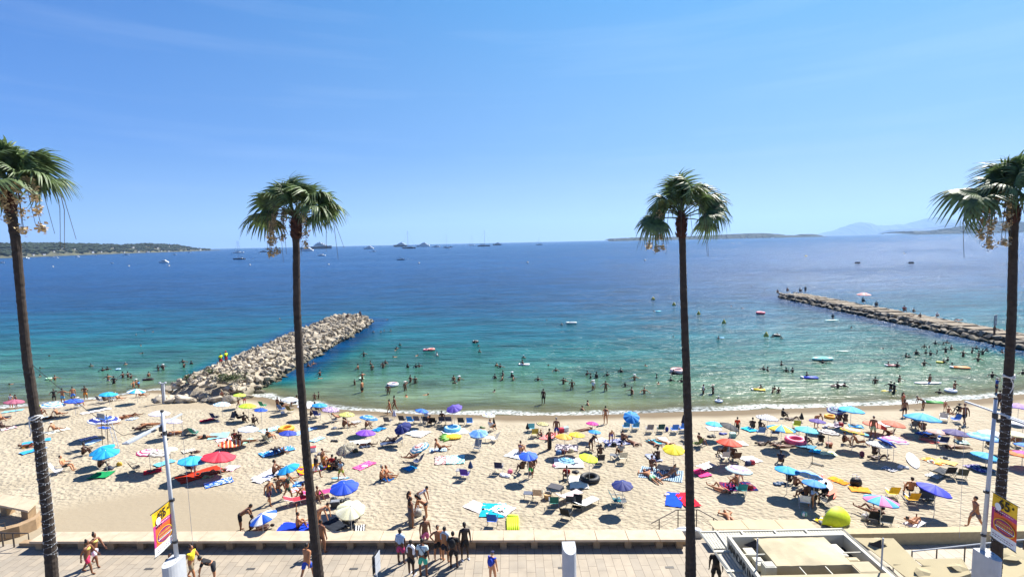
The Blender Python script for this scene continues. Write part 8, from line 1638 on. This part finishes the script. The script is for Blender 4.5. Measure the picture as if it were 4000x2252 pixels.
# ================================================================ IN THE WATER
# letters: w = wading/standing with the waterline at the given point, n = up to the neck, s = swimming flat, f = on a float
def swim(txt):
    for ln in txt.strip().split('\n'):
        a = [s.strip() for s in ln.split('|')]; t, x, y, kd, dp = a[0].split(); sk, hr = a[1].split(); px, py = tp(t, float(x), float(y)); p = hit(px, py, .03); sc = float(a[4]) if len(a) > 4 and a[4] else 1.0
        r = random.Random(int(px)*3+int(py)); hd = r.uniform(0, 360)
        pose = {'w': r.choice(['wade', 'stand', 'hips', 'wade']), 'n': 'wade', 's': 'swim', 'a': 'wave', 'b': 'handup'}[kd]
        if kd == 's': p.z = .05
        else: p.z = -float(dp)*sc
        o = person(p, pose, hd, int(sk), hr, a[2], a[3], sc, 'bathers in the sea', False, dz=1e-5)
swim('''a0 810 245 w .15|4 ks|t16181c s16181c|person in a black top walking in the shallows left of the two men|.95
a0 940 270 w .12|2 ks|s6ab8e0|broad man in light blue shorts at the waterline|1.08
a0 1090 210 w .3|2 ks|s3a78d8|man in bright blue shorts wading with arms apart|1.05
a0 1275 220 w .05|3 ks|sd88a30|slim person in orange shorts at the waterline|1.0
w0 230 1265 s 0|3 ks|u202028|swimmer with a pale board left of the first palm
w0 490 1220 w 1.15|3 ks||bather right behind the first palm trunk
w0 670 1150 n 1.3|4 ks||bather alone left of the green ring child
w0 830 800 s 0|4 ks||swimmer farthest out on the left
w0 740 1010 s 0|4 ks||swimmer between the farthest one and the green ring
w0 915 1210 w .95|3 ks|m181820|child reaching for the pale green ring
w0 1515 975 n 1.3|3 ks||bather alone left of the two chest deep men
w0 1710 1060 w 1.1|4 ks||left of two chest deep men facing each other
w0 1790 1040 w 1.15|4 ks||right of two chest deep men facing each other
w0 2090 950 n 1.3|3 gs||bather beyond the men playing near the groyne
w0 1805 1220 w .75|2 ks|s9a90b0|man in pale shorts wading beside a darker man
w0 1900 1265 w .7|4 ks|s16181c|darker man wading beside the man in pale shorts|1.05
w0 2050 1170 w .8|4 ks|s16181c|left of three dark figures wading near the groyne
w0 2135 1165 w .8|4 ks|s16181c|middle of three dark figures wading near the groyne
w0 2185 1180 w .9|4 ks||right of three dark figures wading near the groyne|.9
w0 2480 1150 w .9|3 ks||person sitting up on the dark inflatable by the groyne|.9
w0 2225 1330 w .55|2 ks|mc03040|woman in red bending in the shallows by the groyne|.8
w0 2315 1330 w .4|3 ks|t2a88c0|child in a blue shirt by the groyne shallows|.7
w0 2275 1290 w .7|3 --|he0e0e0|person in a white hat in the shallows by the groyne|.85
w0 2270 465 n 1.35|4 gs||lone swimmer offshore left of the groyne, lower of the pair
w0 2415 390 n 1.35|4 ks||lone swimmer offshore left of the groyne, upper of the pair
w0 2545 412 s 0|3 ks||swimmer right of the offshore pair
w0 2350 640 n 1.35|2 ks||solitary pale headed swimmer in mid water on the left
w0 2320 765 s 0|3 ks||swimmer just under the surface below the pale headed one
w1 80 1045 w .85|4 ks||leftmost of three waders beside the groyne
w1 145 1010 w 1.0|4 ks||tall dark wader in the middle beside the groyne
w1 165 1040 w .8|4 --|hd8d8d8|wader with a white cap beside the groyne
w1 485 920 w 1.1|3 ks||bather splashing left of the embracing pair
w1 510 1000 w .8|4 ks||bather standing deeper brown near the rocks
w1 630 940 w 1.15|4 ks||rightmost bather before the groyne
w1 2100 195 n 1.35|3 gs||lone swimmer off the outer side of the groyne
w2 1100 415 n 1.3|4 ks||first of four heads off the groyne tip
w2 1228 412 n 1.3|4 ks||second of four heads off the groyne tip
w2 1285 390 n 1.3|4 ks||third of four heads off the groyne tip
w2 1395 395 n 1.3|4 ks||fourth of four heads off the groyne tip
w2 1300 205 s 0|3 ks||swimmer splashing beyond the groyne tip
w2 1543 630 n 1.25|4 ks||bather alone above the swimming pair in the bay
w2 1450 720 s 0|3 ks||left swimmer of the close pair in the bay
w2 1490 690 n 1.25|3 ks||right bather of the close pair in the bay
w2 943 820 w .8|3 ks|me0e0e4|bather with white trunks right of the groyne
w2 1500 820 s 0|2 ks||swimmer gliding below the close pair
w2 1800 810 s 0|2 ks||swimmer stretching an arm left of the pink rings
w2 1980 720 n 1.25|4 ks||person in the left ring of the pink floats
w2 2060 715 s 0|2 ks|mc03040|person lying across the pink ring
w2 2160 800 w 1.1|3 ks|vd8dce0|bather with outstretched arm below the pink rings
w2 850 1030 w .85|3 ks|m181820|wader with both arms out in the left of the bay
w2 1055 950 w 1.1|3 ks||wader behind the man with bare back left of the bay
w2 1082 1040 w .8|3 ks|m9098a8|man seen from behind in the left of the bay
w2 1265 1005 w .85|3 ks||wader holding something left of centre
w2 1305 935 w 1.1|3 ks||wader with an arm stretched left of centre
w2 15 985 w 1.1|3 ks||bather at the foot of the groyne, left of two
w2 100 950 w 1.15|3 ks||bather at the foot of the groyne, right of two
w2 1675 1000 w 1.1|4 kl||long haired bather left of the chatting pair
w2 1812 1000 w 1.1|4 ks||left head of the chatting pair
w2 1865 990 w 1.1|4 ks||right head of the chatting pair
w2 215 1140 w .8|4 ks||dark bather bending towards the child near the second palm
w2 250 1180 s 0|2 ns|md06a58|child floating near the second palm trunk|.8
w2 920 1205 w .6|2 ks|m8a2030 p8a2030|woman in a red swimsuit with a pale ring
w2 790 1290 w .65|3 ks|m202028|child wading left of the big man|.75
w2 918 1410 w .35|2 ks|s15161a|big man in black shorts walking out of the sea|1.12
w2 1350 1445 w .45|3 ks|m8a8a90|man wading toward the baby ring|1.0
w2 1720 1240 w .75|3 ks||left of two waders right of the baby ring
w2 1800 1265 w .7|3 ks||right of two waders right of the baby ring
w2 1635 1385 b .5|3 --|hd8d0c8|slim wader with hands at the head in the bay
w2 2440 1210 w 1.0|2 ks||left of a trio in the bay centre
w2 2530 1220 w 1.0|3 --|he0e0e4|white capped one of a trio in the bay centre
w2 2455 1260 n 1.25|3 ks||lowest of a trio in the bay centre|.9
a2 875 225 w .55|3 ks||left child squatting in the water right of the second palm|.7
a2 935 205 w .55|4 ks||right child squatting in the water right of the second palm|.7
a3 340 195 s 0|2 rs|m20202a|woman swimming close to the shore
a3 580 160 s 0|2 bs|me0e0e0|person floating on the back close to the shore
a3 1630 120 s 0|4 ks||person crawling in the shallows with a splash
a4 1125 300 n 1.2|2 ks||man sitting in the shallows, upper of two
a4 1045 375 n 1.25|2 ks||man sitting in the shallows, lower of two
w3 230 590 n 1.2|3 ks||person in the dark ring far out in the bay
w3 295 650 n 1.3|4 ks||head below the dark ring far out
w3 315 740 n 1.25|3 rs||bather above the shallow pair in the bay
w3 1045 840 n 1.25|3 --|ce0e0e4|bather in a white cap behind the white float
w3 1030 955 n .9|4 ks||rider of the white inflatable bird shaped float
w3 595 975 w 1.15|2 ks||left of the close pair in mid bay
w3 655 1000 w 1.1|3 ks||right of the close pair in mid bay
w3 705 1130 w 1.0|4 ks||bather with spread arms at the back of the five
w3 570 1180 w 1.05|4 ks||leftmost of the five in mid bay
w3 695 1210 w .95|3 ks||front one of the five in mid bay
w3 852 1150 w 1.0|4 --|he0e0e4|white hatted one of the five in mid bay
w3 872 1210 w 1.0|3 ks||rightmost front one of the five in mid bay
w3 1285 1215 w 1.1|3 ks||bather with open arms right of the five
w3 1430 220 n 1.35|3 ks||lone swimmer near the white ring raft
w3 1682 285 n 1.3|3 bs||swimmer directly left of the white ring raft
w3 1820 262 n 1.2|4 ks||person lying in the white ring raft
w3 1460 950 s 0|4 ks||swimmer in mid bay heading left
w3 1585 1060 w 1.15|3 ks||bather with wet hair in mid bay
w3 1710 1270 w .85|3 ks||parent holding a child in the bay
w3 1745 1235 n 1.0|2 ks||child held by the parent in the bay|.6
w3 1852 1360 w .5|3 ks|m181820|boy wading with both arms down
w3 2205 1370 b .5|2 --|td8dce4 he0e0e4|person in a white shirt shading the eyes
w3 2415 1390 w .45|3 ks|m20202a|boy balancing in knee deep water
w3 2105 1120 w 1.1|4 ks||back left one of three near the third palm
w3 2165 1175 w 1.0|4 ks||middle one of three near the third palm
w3 2260 1170 w .95|4 ks||largest of three near the third palm|1.1
w3 2440 1140 w 1.1|4 ks||bather right of the three near the third palm
w4 97 1115 w 1.1|4 ks||dark bather facing the third palm
w4 490 1030 s 0|3 ks||swimmer with a small board left of the third palm
w4 300 1230 w .95|2 --|he0e0e4|bather in a white hat left of the third palm
w4 632 1200 w 1.15|4 ks||bather between the white hat and the big ring
w4 840 1245 w 1.15|4 ks||bather just below the big striped ring
w4 1000 1265 w 1.1|4 ks||bather touching the third palm trunk on its left
w4 880 1150 n 1.0|4 ks||person hanging on the big striped ring
w4 160 1330 w .95|4 kl||long haired child in white top near the third palm|.8
w4 260 1445 w .8|3 ks||person splashing at the left of the third palm
w4 445 1430 w .95|2 ks||bather near the splash left of the third palm
w4 655 1300 s 0|3 ks||swimmer inside the big splash
w4 1325 1435 w .6|3 ks|we0e0e4|person holding a white cloth right of the third palm
w4 1470 1435 w .6|4 --|hd8c8b8|woman in dark dress with a hat right of the third palm
w4 620 210 s 0|4 ks||person lying on the turquoise float far out
w4 878 598 n 1.35|4 ks||lone swimmer beside the third palm
w4 1555 620 n 1.1|4 ks||person with a pale board out in the bay
w4 1742 140 n 1.35|3 ks||left of two distant swimmers before the pink ring
w4 1932 172 s 0|3 ks||right of two distant swimmers before the pink ring
w4 2175 250 s 0|3 ks||person on the pink ring
w4 2225 1080 n 1.15|4 ks||left head in the foam right of the third palm
w4 2280 1090 n 1.15|4 ks||right head in the foam right of the third palm
w4 2120 1350 s 0|3 ks||person lying on the yellow mattress
w4 2175 1370 n 1.1|4 ks||person pushing the yellow mattress
a5 1172 245 n 1.0|4 --|ce0e0e4|child in a white cap on a small ring near the shore|.8
w5 155 165 n 1.35|4 ks||left swimmer left of the jetty tip
w5 375 230 n 1.35|4 ks||right swimmer left of the jetty tip
w5 1515 725 w .35|4 ks|t14161a|paddler kneeling on the kayak below the jetty
w5 1825 860 n 1.3|4 ks||head right of the kayak
w6 90 185 n 1.25|4 ks||left of three heads around the dark ring
w6 180 160 n 1.1|4 ks||person in the dark ring right of the last cone buoy
w6 270 215 n 1.25|4 ks||right of three heads around the dark ring
w6 265 750 w 1.05|4 ks||bather alone left of the mint raft
w6 368 880 w 1.1|4 ks||left of the splashing pair below the mint raft
w6 495 895 w 1.0|4 ks||right of the splashing pair below the mint raft
w6 940 600 s 0|4 ks||person lying on the mint raft
w6 1100 710 w 1.1|4 ks||person standing before the mint raft
w6 775 985 n 1.0|4 ks||person lying across the blue and white mattress
w6 1405 1200 w .95|4 ks||person carrying a long board under the arm
w6 1540 1175 n 1.2|4 ks||head behind the carried board
w6 2160 1110 w .9|3 ks||bather with splashes in front of the kneeling pair
w6 2470 1260 w .6|4 ks|t101114|dark figure leaning over the yellow board
w6 2540 1300 w .5|5 ks|t101114|second dark figure at the yellow board
w6 2420 750 n 1.15|4 ks||head at the end of the dark pink mattress
w6 2250 405 s 0|4 ks||swimmer making splashes beyond the dark pink mattress
w6 130 1240 w 1.05|3 ks||back one of three children in the shallows|.8
w6 90 1300 w .95|3 ks||left one of three children in the shallows|.85
w6 210 1300 w .9|3 ks||right one of three children in the shallows|.85''')
# the dense crowd of bathers off the right of the beach, each told by its place in it
L_ = [('w7', 268, 375, 1.15), ('w7', 370, 345, 1.1), ('w7', 445, 350, 1.25), ('w7', 482, 335, 1.2), ('w7', 315, 385, 1.3), ('w7', 467, 425, .8), ('w7', 520, 395, 1.0), ('w7', 188, 440, 1.0), ('w7', 208, 442, 1.25), ('w7', 283, 430, 1.15), ('w7', 325, 450, 1.0), ('w7', 384, 430, 1.2), ('w7', 293, 465, 1.25), ('w7', 97, 465, 1.1), ('w7', 122, 468, 1.25), ('w7', 633, 460, .8), ('w7', 715, 425, .95), ('w7', 758, 390, 1.15), ('w7', 780, 460, .85), ('w7', 815, 440, .9), ('w7', 855, 412, 1.2), ('w7', 265, 545, .95), ('w7', 450, 520, 1.1), ('w7', 490, 500, 1.1), ('w7', 772, 505, 1.0), ('w7', 860, 560, .9), ('w7', 905, 655, 1.0), ('w7', 1000, 425, 1.15), ('w7', 1195, 625, 1.1), ('w7', 12, 560, 1.0), ('w7', 30, 695, .95), ('w7', 410, 805, 1.2), ('w7', 530, 548, 1.25)]
LBL = ['leftmost head of the back row of the bathing crowd', 'second head of the back row of the bathing crowd', 'third head of the back row, in the glitter', 'last head of the back row of the bathing crowd', 'low head just under the leftmost back row bather', 'large bather standing left of centre in the crowd', 'bather with arms out right of the large one', 'bigger of two bathers left in the crowd', 'smaller of two bathers left in the crowd', 'bather right of the left pair in the crowd', 'bather in white foam in the crowd middle', 'bather facing the standing large one', 'low swimmer under the foam bather', 'left of the pair at the crowd\'s left end', 'right of the pair at the crowd\'s left end', 'broad shouldered bather alone right of centre', 'bather right of the broad shouldered one', 'bather farthest back on the right of the crowd', 'left of the tight trio on the right', 'middle of the tight trio with a raised arm', 'head right of the tight trio', 'bather alone below the crowd on the left', 'child beside a yellow ring below the crowd', 'bather behind the yellow ring child', 'bather below the tight trio', 'swimmer with legs kicking right of the orange mattress', 'bather alone between the orange mattress and the last palm', 'bather against the last palm trunk near the jetty', 'bather at the far right edge of the sea', 'bather at the left of the paddle boarder', 'bather splashing left of the sitting boarder', 'child bathing right of the white board pair', 'head at the tip of the orange mattress']
for i, ((t, x, y, dp), lb) in enumerate(zip(L_, LBL)):
    p = hit(*tp(t, x, y), .03); sc = 1.0 if dp > 1 else 1.05; p.z = -dp*sc; person(p, 'wave' if i == 19 else ('swim' if i in (12, 25) else 'wade'), i*77 % 360, 4 if i % 3 else 3, 'ks', '', lb, sc, 'bathers in the sea', False, dz=1e-5)
    if i in (12, 25): bpy.data.objects[-1]
swim('''w7 318 712 w .55|3 ks|m20242c|person sitting on the white paddle board in the shallows
w7 550 785 w .55|3 ks|m302020|person holding a white ring near the shore|1.05
w7 945 800 b .1|3 --|t1f3f8a s16213a ce0d8d0|person in a navy top shading the eyes by the last palm|1.05''')
def W_(kind, t, x, y, hexc, label, sc=1.0, rz=0, hex2='e8e8e8'): px, py = tp(t, x, y); item(kind, px, py, hexc, label, sc, rz, True, hex2)
for a in [('ring', 'w0', 812, 1195, 'a8e8b0', 'pale green ring left of the reaching child', .8), ('dinghy', 'w0', 2470, 1205, '2a1c1c', 'dark inflatable carrying a sitting person by the groyne', .6), ('ring', 'w0', 1970, 1037, '9ac8f0', 'tiny light blue ring left of the three dark figures', .7), ('ring', 'w2', 1978, 715, 'e07888', 'left pink ring in the bay', 1.0), ('ring', 'w2', 2068, 712, 'f08a78', 'right salmon ring in the bay', 1.25), ('ring', 'w2', 1422, 1305, 'e8e8ea', 'white baby ring in the middle of the bay', 1.5, 0, 'c03030'), ('ring', 'w3', 245, 580, '202024', 'dark ring far out in the bay', 1.2, 0, 'e8e8e8'), ('dinghy', 'w3', 1842, 265, 'd8dcd8', 'white ring raft out in the bay', .95), ('lilo', 'w3', 1060, 955, 'e8e8ec', 'white inflatable float in the bay', .95, 80), ('ring', 'w4', 940, 1120, 'e8c8c0', 'big red and white striped ring beside the third palm', 2.0, 0, 'c03038'),
 ('lilo', 'w4', 645, 215, '58c8e0', 'turquoise float far out left of the third palm', 1.0, 100), ('ring', 'w4', 2178, 248, 'f06a7a', 'pink ring out beyond the buoys', 2.0), ('lilo', 'w4', 1590, 610, '8ad0f0', 'pale blue board of the lone person in the bay', .7, 90), ('lilo', 'w4', 2150, 1385, 'e0c83a', 'yellow mattress in the shallows right of the third palm', .9, 70), ('board', 'w5', 1500, 735, 'b8e0dc', 'pale kayak below the jetty', 1.05, 100, 'd8ecec'), ('ring', 'w6', 180, 165, '18181c', 'dark ring right of the last cone buoy', 1.3), ('dinghy', 'w6', 1100, 640, 'a0e8d8', 'square mint green raft in the bay', 1.15, 0, '80dcc8'), ('lilo', 'w6', 840, 1010, '2a48c0', 'blue and white air mattress in the bay', 1.15, 80, 'e8e8f0'), ('board', 'w6', 1410, 1160, '5a3a38', 'long dark board carried by a wader', .75, 110), ('board', 'w6', 2430, 1270, 'd8c83a', 'yellow board of the two dark figures', .55, 90), ('lilo', 'w6', 2500, 765, 'c88a88', 'dark pink air mattress in the bay', 1.0, 85), ('board', 'w6', 1515, 470, 'c8dcd0', 'pale empty board drifting in the bay', .55, 75),
 ('lilo', 'w7', 605, 572, 'f0a060', 'orange air mattress in front of the crowd', 1.25, 75), ('ring', 'w7', 410, 520, 'e0d83a', 'yellow ring below the crowd', .8), ('board', 'w7', 300, 715, 'e8ecee', 'white paddle board floating in the shallows', .95, 85), ('ring', 'w7', 515, 795, 'dfe4e8', 'white ring held by a bather near the shore', 1.2), ('ring', 'a5', 1175, 260, 'c8d8e8', 'small pale ring of the white capped child', .8), ('lilo', 'a7', 560, 280, '2f9a3a', 'green towel like float carried at the waterline', 1.1, 70), ('ring', 'w2', 905, 1190, 'c8f0d0', 'pale green ring of the woman in red', .7), ('dinghy', 'h4', 898, 588, '2a2426', 'far raft with three people, left one', 1.3), ('dinghy', 'h4', 1438, 588, '2a2426', 'far raft with three people, right one', 1.3)]:
    W_(*a)
for cx, nm in ((898, 'left'), (1438, 'right')):
    for k, ps in enumerate(('left', 'middle', 'right')):
        p = hit(*tp('h4', cx+(k-1)*17, 590), .35); person(p, 'sit', 90, 4, 'ks', 't14161a', '%s figure on the %s far raft' % (ps, nm), 1.4, 'people on the far rafts')
p = hit(*tp('a2', 1262, 1350), 1.6); item('board', *tp('a2', 1262, 1400), '6aa8c8', 'narrow blue board carried by the boy in the grey blue shirt', .42, 90)
# ---------------------------------------------------------------- sea air
hz = MB(); hz.box((0, 14000, 560), (46000, 34000, 1166)); hm = bpy.data.materials.new('haze'); hm.use_nodes = True; hm.node_tree.nodes.clear()
pv = hm.node_tree.nodes.new('ShaderNodeVolumePrincipled'); pv.inputs['Density'].default_value = 5.5e-5; pv.inputs['Color'].default_value = (.42, .65, 1, 1); pv.inputs['Anisotropy'].default_value = .2
ho = hm.node_tree.nodes.new('ShaderNodeOutputMaterial'); hm.node_tree.links.new(pv.outputs[0], ho.inputs['Volume'])
haze = addo('haze', hz.mesh('haze', hm), None, kind='stuff', label='thin blue sea haze over the bay', category='haze')
print('objects', len(bpy.data.objects), 'people', NPERS[0])
